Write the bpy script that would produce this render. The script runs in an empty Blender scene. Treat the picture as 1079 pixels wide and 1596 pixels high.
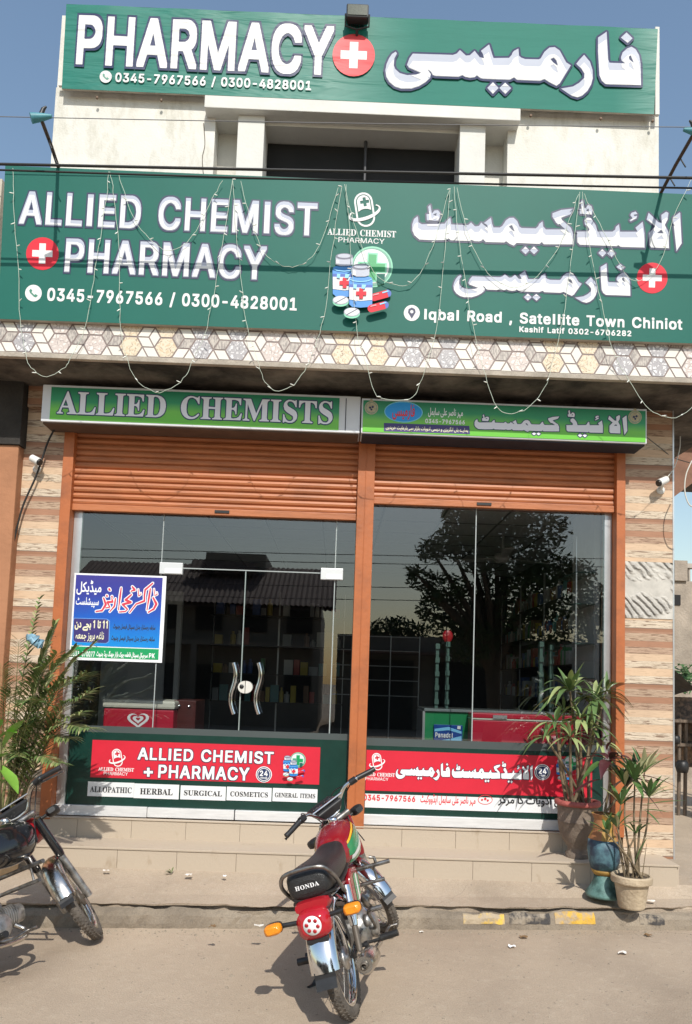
import bpy, bmesh, math, random, re
from mathutils import Vector, Matrix
from mathutils.geometry import tessellate_polygon
random.seed(7)
sc = bpy.context.scene
C = sc.collection

# ---------------------------------------------------------------- camera
PITCH, ROLL, YAW, FPX, CX, CY, EYE = 0.0813, 0.0342, 0.01135, 1157.0, 540.0, 968.7, 1.65
FW = Vector((math.sin(YAW)*math.cos(PITCH), math.cos(YAW)*math.cos(PITCH), math.sin(PITCH)))
_X = Vector((math.cos(YAW), -math.sin(YAW), 0)); _U = _X.cross(FW)
RT = _X*math.cos(ROLL) + _U*math.sin(ROLL); UP = _U*math.cos(ROLL) - _X*math.sin(ROLL)
cam = bpy.data.cameras.new('camera'); camo = bpy.data.objects.new('camera', cam); C.objects.link(camo)
M = Matrix((RT, UP, -FW)).transposed().to_4x4(); M.translation = (0, 0, EYE); camo.matrix_world = M
cam.sensor_fit = 'VERTICAL'; cam.sensor_height = 24; cam.lens = FPX/1596*24
cam.shift_y = (CY-798)/1596; cam.shift_x = 0.0; cam.clip_end = 2000; cam.clip_start = .05
sc.camera = camo
# ---------------------------------------------------------------- sky, sun, exposure
SUN = Vector((-0.16, 1.0, -1.02)).normalized()          # the way the light travels
elev = math.asin(-SUN.z); az = math.atan2(-SUN.x, -SUN.y)
w = bpy.data.worlds.new('World'); sc.world = w; w.use_nodes = True
nt = w.node_tree; sky = nt.nodes.new('ShaderNodeTexSky'); sky.sky_type = 'NISHITA'; sky.sun_disc = False
sky.sun_elevation = elev; sky.sun_rotation = az; sky.air_density = 1.6; sky.dust_density = 1.0; sky.ozone_density = 1.5
nt.links.new(sky.outputs[0], nt.nodes['Background'].inputs[0]); nt.nodes['Background'].inputs[1].default_value = 0.15
sl = bpy.data.lights.new('sun', 'SUN'); sl.energy = 4.3; sl.angle = math.radians(0.5); sl.color = (1, .955, .87)
so = bpy.data.objects.new('sun', sl); C.objects.link(so); so.rotation_euler = SUN.to_track_quat('-Z', 'Y').to_euler(); so.location = (2, -8, 14)
sc.view_settings.view_transform = 'Standard'; sc.view_settings.look = 'None'; sc.view_settings.exposure = 0.0; sc.view_settings.gamma = 1
sc.cycles.max_bounces = 8; sc.cycles.transparent_max_bounces = 16

# ---------------------------------------------------------------- helpers
def at(u, v, Y):
    d = RT*((u-CX)/FPX) - UP*((v-CY)/FPX) + FW
    t = Y/d.y
    return Vector((d.x*t, Y, EYE+d.z*t))
def gr(u, v, z):
    d = RT*((u-CX)/FPX) - UP*((v-CY)/FPX) + FW
    t = (z-EYE)/d.z
    return Vector((d.x*t, d.y*t, z))
def tag(o, label=None, cat=None, group=None, kind=None):
    if label: o['label'] = label
    if cat: o['category'] = cat
    if group: o['group'] = group
    if kind: o['kind'] = kind
    return o
def thing(name, label, cat, loc=(0, 0, 0), group=None):
    o = bpy.data.objects.new(name, None); C.objects.link(o); o.location = loc; o.empty_display_size = .1
    return tag(o, label, cat, group)
def rootloc(o):
    while o.parent: o = o.parent
    return o.location
class MB:
    def __init__(s): s.v = []; s.f = []; s.m = []; s.s = []
    def add(s, vs, fs, m=0, sm=False):
        b = len(s.v); s.v += [tuple(p) for p in vs]
        for f in fs: s.f.append([b+i for i in f]); s.m.append(m); s.s.append(sm)
        return s
    def box(s, x0, x1, y0, y1, z0, z1, m=0):
        return s.add([(x0,y0,z0),(x1,y0,z0),(x1,y1,z0),(x0,y1,z0),(x0,y0,z1),(x1,y0,z1),(x1,y1,z1),(x0,y1,z1)],
                     [(0,3,2,1),(4,5,6,7),(0,1,5,4),(1,2,6,5),(2,3,7,6),(3,0,4,7)], m)
    def tube(s, pts, r, n=8, m=0, sm=True):
        pts = [Vector(p) for p in pts]; k = len(pts); rs = r if isinstance(r, (list, tuple)) else [r]*k
        rings = []; up = None
        for i, p in enumerate(pts):
            t = (pts[min(i+1, k-1)]-pts[max(i-1, 0)]).normalized()
            if up is None: up = t.orthogonal().normalized()
            up = (up - t*up.dot(t)); up = up.normalized() if up.length > 1e-6 else t.orthogonal().normalized()
            b = t.cross(up)
            rings.append([p+(up*math.cos(2*math.pi*j/n)+b*math.sin(2*math.pi*j/n))*rs[i] for j in range(n)])
        return s.loft(rings, m, sm)
    def loft(s, rings, m=0, sm=True, caps=True, closed=True):
        n = len(rings[0]); fs = []
        for i in range(len(rings)-1):
            for j in range(n if closed else n-1):
                a, b = i*n+j, i*n+(j+1) % n
                fs.append((a, b, b+n, a+n))
        s.add([p for r in rings for p in r], fs, m, sm)
        if caps and closed:
            s.add(rings[0], [tuple(reversed(range(n)))], m, False); s.add(rings[-1], [tuple(range(n))], m, False)
        return s
    def lathe(s, prof, c=(0, 0, 0), ax='z', n=24, m=0, sm=True, caps=True):
        c = Vector(c); rings = []
        for r, h in prof:
            ring = []
            for j in range(n):
                a = 2*math.pi*j/n
                if ax == 'z': ring.append(c+Vector((r*math.cos(a), r*math.sin(a), h)))
                elif ax == 'y': ring.append(c+Vector((r*math.sin(a), h, r*math.cos(a))))
                else: ring.append(c+Vector((h, r*math.cos(a), r*math.sin(a))))
            rings.append(ring)
        return s.loft(rings, m, sm, caps)
    def ell(s, c, r, n=14, m=0):
        rings = []
        for i in range(1, n//2):
            t = math.pi*i/(n//2)
            rings.append([Vector((c[0]+r[0]*math.sin(t)*math.cos(2*math.pi*j/n), c[1]+r[1]*math.sin(t)*math.sin(2*math.pi*j/n), c[2]-r[2]*math.cos(t))) for j in range(n)])
        return s.loft(rings, m, True)
    def prism(s, poly, y0, y1, m=0):       # poly in (x, z), extruded along y
        n = len(poly)
        vs = [(x, y0, z) for x, z in poly]+[(x, y1, z) for x, z in poly]
        fs = [tuple(range(n)), tuple(reversed(range(n, 2*n)))]+[(i, i+n, (i+1) % n+n, (i+1) % n) for i in range(n)]
        return s.add(vs, fs, m)
    def build(s, name, mats, parent=None, bev=0, label=None, xf=None, local=False, fixn=True):
        me = bpy.data.meshes.new(name)
        vs = [xf(Vector(p)) for p in s.v] if xf else s.v
        off = Vector((0, 0, 0)) if (parent is None or local) else rootloc(parent)
        if parent is None and not local and vs:
            xs = [sum(p[i] for p in vs)/len(vs) for i in range(3)]; off = Vector((xs[0], xs[1], min(p[2] for p in vs)))
        me.from_pydata([Vector(p)-off for p in vs], [], s.f)
        mats = mats if isinstance(mats, (list, tuple)) else [mats]
        for m in mats: me.materials.append(m)
        me.polygons.foreach_set('material_index', s.m); me.polygons.foreach_set('use_smooth', s.s)
        if fixn or bev:
            bm = bmesh.new(); bm.from_mesh(me)
            bmesh.ops.remove_doubles(bm, verts=bm.verts, dist=1e-6) if bev else None
            if fixn: bmesh.ops.recalc_face_normals(bm, faces=bm.faces)
            if bev:
                es = [e for e in bm.edges if len(e.link_faces) == 2 and e.calc_face_angle(0) > .6]
                bmesh.ops.bevel(bm, geom=es, offset=bev, segments=2, affect='EDGES', profile=.6, clamp_overlap=True)
            bm.to_mesh(me); bm.free()
        me.update()
        o = bpy.data.objects.new(name, me); C.objects.link(o)
        if parent is not None: o.parent = parent
        elif not local: o.location = off
        if label: o['label'] = label
        return o
def bx(*a): return MB().box(*a)

# ---------------------------------------------------------------- materials
def srgb(r, g, b):
    f = lambda c: (c/12.92 if c <= .04045 else ((c+.055)/1.055)**2.4)
    return (f(r/255), f(g/255), f(b/255))
def mat(name, col, rough=.6, metal=0., var=0.0, vscale=6., bump=0., bscale=40., spec=.5, col2=None, thr=None, stretch=None, coat=0., emit=None, vdetail=6.):
    m = bpy.data.materials.new(name); m.use_nodes = True; t = m.node_tree; b = t.nodes['Principled BSDF']
    b.inputs['Base Color'].default_value = (*col, 1); b.inputs['Roughness'].default_value = rough
    b.inputs['Metallic'].default_value = metal; b.inputs['Specular IOR Level'].default_value = spec
    if coat: b.inputs['Coat Weight'].default_value = coat; b.inputs['Coat Roughness'].default_value = .08
    tc = t.nodes.new('ShaderNodeTexCoord'); src = tc.outputs['Object']
    if stretch:
        mp = t.nodes.new('ShaderNodeMapping'); mp.inputs['Scale'].default_value = stretch; t.links.new(src, mp.inputs[0]); src = mp.outputs[0]
    if var or col2:
        n = t.nodes.new('ShaderNodeTexNoise'); n.inputs['Scale'].default_value = vscale; n.inputs['Detail'].default_value = vdetail; n.inputs['Roughness'].default_value = .62
        t.links.new(src, n.inputs['Vector'])
        r = t.nodes.new('ShaderNodeValToRGB'); c2 = col2 or tuple(max(0, c*(1-var)) for c in col); c1 = col if col2 else tuple(min(1, c*(1+var*.5)) for c in col)
        a0, a1 = thr or (.3, .7)
        r.color_ramp.elements[0].position = a0; r.color_ramp.elements[1].position = a1
        r.color_ramp.elements[0].color = (*c2, 1); r.color_ramp.elements[1].color = (*c1, 1)
        t.links.new(n.outputs[0], r.inputs[0]); t.links.new(r.outputs[0], b.inputs['Base Color'])
    if bump:
        n2 = t.nodes.new('ShaderNodeTexNoise'); n2.inputs['Scale'].default_value = bscale; n2.inputs['Detail'].default_value = 8
        t.links.new(src, n2.inputs['Vector'])
        bp = t.nodes.new('ShaderNodeBump'); bp.inputs['Strength'].default_value = bump; bp.inputs['Distance'].default_value = .02
        t.links.new(n2.outputs[0], bp.inputs['Height']); t.links.new(bp.outputs[0], b.inputs['Normal'])
    return m
def N(t, typ, **kw):
    n = t.nodes.new(typ)
    for k, v in kw.items():
        if k in n.inputs: n.inputs[k].default_value = v
        else: setattr(n, k, v)
    return n
def ramp(t, src, stops, interp='LINEAR'):
    r = t.nodes.new('ShaderNodeValToRGB'); cr = r.color_ramp; cr.interpolation = interp
    while len(cr.elements) < len(stops): cr.elements.new(.5)
    for e, (p, c) in zip(cr.elements, stops): e.position = p; e.color = (*c, 1) if len(c) == 3 else c
    t.links.new(src, r.inputs[0]); return r.outputs[0]
def mixc(t, fac, a, b, mode='MIX'):
    n = t.nodes.new('ShaderNodeMix'); n.data_type = 'RGBA'; n.blend_type = mode
    for s, v in ((0, fac), (6, a), (7, b)):
        if hasattr(v, 'links'): t.links.new(v, n.inputs[s])
        elif s == 0: n.inputs[0].default_value = v
        else: n.inputs[s].default_value = (*v, 1)
    return n.outputs[2]
def mth(t, op, a, b=0.):
    n = t.nodes.new('ShaderNodeMath'); n.operation = op
    for i, v in enumerate((a, b)):
        if hasattr(v, 'links'): t.links.new(v, n.inputs[i])
        else: n.inputs[i].default_value = v
    return n.outputs[0]

m_white_wall = mat('white_plaster', (.70, .685, .635), .85, var=.12, vscale=2.2, bump=.15, bscale=60)
def weather(m):       # grey-green mould and rain streaks with a shape of their own
    t = m.node_tree; b = t.nodes['Principled BSDF']; base = b.inputs['Base Color'].links[0].from_socket
    tc = t.nodes.new('ShaderNodeTexCoord'); mp = N(t, 'ShaderNodeMapping'); mp.inputs['Scale'].default_value = (2.6, 2.6, 1.0); t.links.new(tc.outputs['Object'], mp.inputs[0])
    n = N(t, 'ShaderNodeTexNoise', Scale=1.6, Detail=9., Roughness=.72); t.links.new(mp.outputs[0], n.inputs['Vector'])
    f = ramp(t, n.outputs[0], [(.50, (0, 0, 0)), (.70, (.8, .8, .8))])
    t.links.new(mixc(t, f, base, (.44, .42, .34)), b.inputs['Base Color'])
weather(m_white_wall)
m_trim = mat('white_trim', (.66, .655, .62), .8, var=.10, vscale=3, bump=.1)
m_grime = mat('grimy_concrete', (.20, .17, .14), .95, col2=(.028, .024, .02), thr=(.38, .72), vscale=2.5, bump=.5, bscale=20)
m_conc = mat('grey_concrete', (.42, .37, .31), .9, var=.35, vscale=5, bump=.3, bscale=50)
m_orange = mat('orange_paint', (.42, .125, .038), .55, col2=(.27, .085, .032), thr=(.22, .52), vscale=5, bump=.12, bscale=30)
m_shut = mat('orange_shutter_paint', (.45, .152, .058), .5, col2=(.29, .10, .042), thr=(.26, .56), vscale=2.2, stretch=(1, 1, 5), bump=.15, bscale=9)
m_neigh = mat('terracotta_paint', (.40, .185, .095), .85, var=.16, vscale=3, bump=.2, bscale=30)
m_alu = mat('silver_aluminium', (.62, .63, .64), .32, .7, var=.1, vscale=10)
m_alu_sill = mat('brushed_aluminium_sill', (.80, .80, .80), .42, .35, var=.12, vscale=6, stretch=(1, 1, 8))
m_black = mat('black_plastic', (.018, .018, .019), .45, var=.4, vscale=20)
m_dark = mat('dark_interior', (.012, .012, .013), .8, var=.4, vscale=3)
m_rubber = mat('dusty_rubber', (.035, .032, .030), .85, col2=(.13, .11, .09), thr=(.45, .8), vscale=14, bump=.5, bscale=90)
m_chrome = mat('chrome', (.78, .79, .80), .11, 1., var=.06, vscale=9)
m_chrome_worn = mat('worn_chrome', (.62, .60, .56), .24, 1., col2=(.30, .25, .20), thr=(.28, .5), vscale=16)
m_engine = mat('cast_aluminium', (.50, .49, .47), .40, .85, col2=(.12, .11, .10), thr=(.3, .55), vscale=14, bump=.2)
m_steel = mat('dull_steel', (.34, .33, .32), .38, .9, col2=(.10, .08, .06), thr=(.3, .6), vscale=18)
m_seat = mat('black_vinyl', (.020, .020, .021), .42, var=.3, vscale=30, bump=.25, bscale=160)
m_red_paint = mat('deep_red_paint', (.25, .006, .014), .24, 0., col2=(.27, .075, .06), thr=(.30, .44), vscale=7, coat=.5)
m_red_plain = mat('red_plastic', (.36, .012, .02), .3, var=.1)
m_blk_paint = mat('black_paint', (.012, .012, .014), .15, 0., var=.2, coat=.7)
m_lens_red = mat('red_lens', (.42, .01, .02), .12, coat=.5)
m_amber = mat('amber_lens', (.85, .28, .012), .15, var=.2, vscale=40, coat=.5, bump=.3, bscale=120)
m_dirt_black = mat('oily_black_metal', (.030, .027, .024), .5, .3, col2=(.12, .10, .08), thr=(.55, .85), vscale=12)
m_wht = mat('white_print', (.82, .83, .84), .5, var=.04)
m_black_ink = mat('black_ink', (.02, .02, .022), .6)
m_navy = mat('navy_ink', srgb(38, 46, 78), .5)

# tile-clad pillar: bands of split-face and smooth stone, 0.452 m repeat
def stone_bands():
    m = bpy.data.materials.new('banded_stone_tile'); m.use_nodes = True; t = m.node_tree; b = t.nodes['Principled BSDF']; b.inputs['Roughness'].default_value = .62
    tc = N(t, 'ShaderNodeTexCoord'); g = N(t, 'ShaderNodeNewGeometry'); sp = N(t, 'ShaderNodeSeparateXYZ'); t.links.new(g.outputs['Position'], sp.inputs[0])
    ph = mth(t, 'FRACT', mth(t, 'DIVIDE', mth(t, 'SUBTRACT', 20.0, mth(t, 'SUBTRACT', sp.outputs[2], 0.245)), .452))
    K = [(0, (.33, .165, .095)), (.05, (.40, .22, .14)), (.085, (.50, .36, .255)), (.22, (.39, .20, .12)), (.33, (.49, .335, .235)), (.45, (.66, .48, .33)), (.58, (.68, .565, .43)), (.71, (.66, .475, .32)), (.85, (.69, .585, .455)), (.985, (.20, .13, .10))]
    col = ramp(t, ph, K, 'CONSTANT')
    rough = ramp(t, ph, [(0, (0, 0, 0)), (.085, (1, 1, 1)), (.22, (0, 0, 0)), (.33, (1, 1, 1)), (.45, (0, 0, 0)), (.58, (1, 1, 1)), (.71, (0, 0, 0)), (.85, (1, 1, 1)), (.985, (0, 0, 0))], 'CONSTANT')
    mp = N(t, 'ShaderNodeMapping'); mp.inputs['Scale'].default_value = (9, 9, 95); t.links.new(g.outputs['Position'], mp.inputs[0])
    n = N(t, 'ShaderNodeTexNoise', Scale=1.0, Detail=5., Roughness=.6, Distortion=.6); t.links.new(mp.outputs[0], n.inputs['Vector'])
    crack = ramp(t, n.outputs[0], [(.40, (1, 1, 1)), (.47, (.1, .1, .1)), (.55, (0, 0, 0)), (.64, (.45, .45, .45))])
    cf = mth(t, 'MULTIPLY', crack, mth(t, 'ADD', mth(t, 'MULTIPLY', rough, .72), .28))
    c2 = mixc(t, mth(t, 'MULTIPLY', cf, .85), col, (.20, .11, .065))
    n3 = N(t, 'ShaderNodeTexNoise', Scale=3.5, Detail=4.); t.links.new(g.outputs['Position'], n3.inputs['Vector'])
    c3 = mixc(t, .3, c2, ramp(t, n3.outputs[0], [(.3, (.45, .40, .36)), (.7, (1, .97, .92))]), 'MULTIPLY')
    t.links.new(c3, b.inputs['Base Color'])
    bp = N(t, 'ShaderNodeBump', Strength=.7, Distance=.012); t.links.new(mth(t, 'MULTIPLY', n.outputs[0], rough), bp.inputs['Height']); t.links.new(bp.outputs[0], b.inputs['Normal'])
    return m
m_stone = stone_bands()
def plaster_trowel():
    m = mat('trowelled_cement', (.55, .52, .47), .9, var=.25, vscale=9, bump=.0); t = m.node_tree; b = t.nodes['Principled BSDF']
    tc = N(t, 'ShaderNodeTexCoord'); mp = N(t, 'ShaderNodeMapping'); mp.inputs['Location'].default_value = (.03, 0, -.02); t.links.new(tc.outputs['Object'], mp.inputs[0])
    wv = N(t, 'ShaderNodeTexWave', wave_type='RINGS', rings_direction='Y', Scale=6.5, Distortion=5., Detail=3.); wv.inputs['Detail Scale'].default_value = 1.2; t.links.new(mp.outputs[0], wv.inputs['Vector'])
    n = N(t, 'ShaderNodeTexNoise', Scale=5., Detail=3.); t.links.new(tc.outputs['Object'], n.inputs['Vector'])
    k = mth(t, 'MULTIPLY', wv.outputs[1], ramp(t, n.outputs[0], [(.42, (0, 0, 0)), (.52, (1, 1, 1))]))
    bp = N(t, 'ShaderNodeBump', Strength=1., Distance=.02); t.links.new(k, bp.inputs['Height']); t.links.new(bp.outputs[0], b.inputs['Normal'])
    base = b.inputs['Base Color'].links[0].from_socket
    t.links.new(mixc(t, mth(t, 'MULTIPLY', k, .4), base, (.26, .24, .22)), b.inputs['Base Color'])
    return m
m_trowel = plaster_trowel()
def ground_mat(name, c1, c2, c3, sc_=1.0):
    m = bpy.data.materials.new(name); m.use_nodes = True; t = m.node_tree; b = t.nodes['Principled BSDF']; b.inputs['Roughness'].default_value = .92; b.inputs['Specular IOR Level'].default_value = .2
    tc = N(t, 'ShaderNodeTexCoord'); src = tc.outputs['Object']
    n1 = N(t, 'ShaderNodeTexNoise', Scale=.9*sc_, Detail=8., Roughness=.6); n2 = N(t, 'ShaderNodeTexNoise', Scale=14.*sc_, Detail=8., Roughness=.7); n3 = N(t, 'ShaderNodeTexNoise', Scale=120., Detail=4.)
    for n in (n1, n2, n3): t.links.new(src, n.inputs['Vector'])
    a = mixc(t, ramp(t, n1.outputs[0], [(.36, (0, 0, 0)), (.66, (1, 1, 1))]), c1, c2)
    a = mixc(t, ramp(t, n2.outputs[0], [(.52, (0, 0, 0)), (.8, (.75, .75, .75))]), a, c3)
    a = mixc(t, .5, a, ramp(t, n3.outputs[0], [(.3, (.66, .65, .64)), (.62, (1, 1, 1))]), 'MULTIPLY')
    v = N(t, 'ShaderNodeTexVoronoi', Scale=9.); v.inputs['Randomness'].default_value = 1.; t.links.new(src, v.inputs['Vector'])
    spk = mth(t, 'LESS_THAN', v.outputs['Distance'], .075)
    a = mixc(t, mth(t, 'MULTIPLY', spk, .5), a, (.20, .17, .14))
    n4 = N(t, 'ShaderNodeTexNoise', Scale=.42*sc_, Detail=5., Roughness=.55, Distortion=.8); t.links.new(src, n4.inputs['Vector'])
    a = mixc(t, .8, a, ramp(t, n4.outputs[0], [(.30, (.64, .63, .62)), (.44, (.88, .875, .87)), (.60, (1, 1, 1))]), 'MULTIPLY')
    w_ = N(t, 'ShaderNodeTexNoise', Scale=2.2, Detail=4.); t.links.new(src, w_.inputs['Vector']); va = N(t, 'ShaderNodeVectorMath', operation='MULTIPLY_ADD'); va.inputs[1].default_value = (.55, .55, .55); t.links.new(w_.outputs['Color'], va.inputs[0]); t.links.new(src, va.inputs[2])
    vc_ = N(t, 'ShaderNodeTexVoronoi', Scale=.75, feature='DISTANCE_TO_EDGE'); t.links.new(va.outputs[0], vc_.inputs['Vector'])
    a = mixc(t, mth(t, 'MULTIPLY', mth(t, 'LESS_THAN', vc_.outputs['Distance'], .0016), mth(t, 'MULTIPLY', mth(t, 'GREATER_THAN', n1.outputs[0], .56), .6)), a, (.20, .165, .13))
    t.links.new(a, b.inputs['Base Color'])
    s = mth(t, 'ADD', n3.outputs[0], mth(t, 'MULTIPLY', n2.outputs[0], 1.4))
    bp = N(t, 'ShaderNodeBump', Strength=.45, Distance=.012); t.links.new(s, bp.inputs['Height']); t.links.new(bp.outputs[0], b.inputs['Normal'])
    return m
m_ground = ground_mat('dusty_asphalt', (.50, .40, .30), (.42, .335, .255), (.56, .465, .36))
m_plat = ground_mat('worn_concrete', (.50, .405, .31), (.42, .34, .26), (.55, .465, .375), 1.4)
m_kerb = ground_mat('old_kerb_concrete', (.36, .30, .23), (.24, .20, .155), (.14, .12, .10), 2.4)
m_step = mat('beige_step_tile', (.365, .29, .21), .7, col2=(.45, .375, .29), thr=(.62, .72), vscale=4.5, stretch=(1.6, 1.6, .7), bump=.1, bscale=60)
m_yellow = mat('worn_yellow_paint', (.60, .36, .05), .8, col2=(.38, .30, .21), thr=(.42, .54), vscale=11, bump=.4, bscale=60)
m_yellow2 = mat('flaking_yellow_paint', (.66, .43, .08), .85, col2=(.40, .32, .22), thr=(.5, .62), vscale=14, bump=.4, bscale=60)
m_kblack = mat('worn_black_paint', (.055, .05, .048), .85, col2=(.30, .25, .19), thr=(.42, .56), vscale=14, bump=.4, bscale=60)

def banner_mat(name, col, rough=.38, wr=0., col2=None, spec=.5):
    m = mat(name, col, rough, var=.07, vscale=1.5, spec=spec); t = m.node_tree; b = t.nodes['Principled BSDF']
    if wr:   # creases in the stretched vinyl
        g = N(t, 'ShaderNodeNewGeometry'); mp = N(t, 'ShaderNodeMapping'); mp.inputs['Rotation'].default_value = (0, math.radians(28), 0); mp.inputs['Scale'].default_value = (1.1, 1, 7.5); t.links.new(g.outputs['Position'], mp.inputs[0])
        n = N(t, 'ShaderNodeTexNoise', Scale=1.2, Detail=3., Roughness=.55, Distortion=.35); t.links.new(mp.outputs[0], n.inputs['Vector'])
        sp = N(t, 'ShaderNodeSeparateXYZ'); t.links.new(g.outputs['Position'], sp.inputs[0])
        k = ramp(t, mth(t, 'MULTIPLY', mth(t, 'ADD', sp.outputs[0], 2.6), .192), [(0, (1, 1, 1)), (.45, (.8, .8, .8)), (.6, (.15, .15, .15)), (.92, (.15, .15, .15)), (1, (.9, .9, .9))])
        t.links.new(mth(t, 'SUBTRACT', .74, mth(t, 'MULTIPLY', k, .36)), b.inputs['Roughness'])
        bp = N(t, 'ShaderNodeBump', Strength=wr, Distance=.03); t.links.new(mth(t, 'MULTIPLY', n.outputs[0], k), bp.inputs['Height']); t.links.new(bp.outputs[0], b.inputs['Normal'])
    return m
GREEN = srgb(14, 108, 88)
m_green = banner_mat('green_vinyl', (.007, .118, .090), .55, 0, spec=.3)
m_green_top = banner_mat('creased_green_vinyl', (.012, .165, .125), .36, .75, spec=.35)
m_wv = banner_mat('white_vinyl_print', (.74, .74, .74), .55, 0, spec=.3)
m_lav = banner_mat('lavender_vinyl_print', (.44, .47, .57), .55, 0, spec=.3)
m_wv_top = banner_mat('creased_white_print', (.70, .70, .70), .4, .8, spec=.35)
m_lav_top = banner_mat('creased_lavender_print', (.45, .48, .57), .4, .8, spec=.35)
m_navy_top = banner_mat('creased_navy_print', srgb(44, 52, 88), .4, .8, spec=.35)
m_redv = banner_mat('red_vinyl_print', (.66, .025, .045), .55, 0, spec=.3)
m_redv_top = banner_mat('creased_red_print', (.72, .06, .07), .4, .8, spec=.35)
def glass_mat():
    m = bpy.data.materials.new('tinted_window_glass'); m.use_nodes = True; t = m.node_tree; t.nodes.clear()
    o = N(t, 'ShaderNodeOutputMaterial'); tr = N(t, 'ShaderNodeBsdfTransparent'); gl = N(t, 'ShaderNodeBsdfGlossy'); mx = N(t, 'ShaderNodeMixShader')
    tr.inputs[0].default_value = (.76, .79, .79, 1); gl.inputs['Roughness'].default_value = 0.0; gl.inputs[0].default_value = (.95, .97, 1, 1)
    g = N(t, 'ShaderNodeNewGeometry'); dp = N(t, 'ShaderNodeVectorMath', operation='DOT_PRODUCT'); t.links.new(g.outputs['Normal'], dp.inputs[0]); t.links.new(g.outputs['Incoming'], dp.inputs[1])
    k = mth(t, 'POWER', mth(t, 'SUBTRACT', 1.0, mth(t, 'ABSOLUTE', dp.outputs['Value'])), 5.0); fac = mth(t, 'ADD', mth(t, 'MULTIPLY', k, .88), .12)      # Schlick, both faces alike
    tc = N(t, 'ShaderNodeTexCoord'); n = N(t, 'ShaderNodeTexNoise', Scale=.55, Detail=1.); t.links.new(tc.outputs['Object'], n.inputs['Vector'])
    bp = N(t, 'ShaderNodeBump', Strength=.05, Distance=.02); t.links.new(n.outputs[0], bp.inputs['Height']); t.links.new(bp.outputs[0], gl.inputs['Normal'])
    t.links.new(fac, mx.inputs[0]); t.links.new(tr.outputs[0], mx.inputs[1]); t.links.new(gl.outputs[0], mx.inputs[2]); t.links.new(mx.outputs[0], o.inputs[0])
    return m
m_glass = glass_mat()
m_edge = mat('green_glass_edge', (.30, .42, .38), .3)

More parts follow.
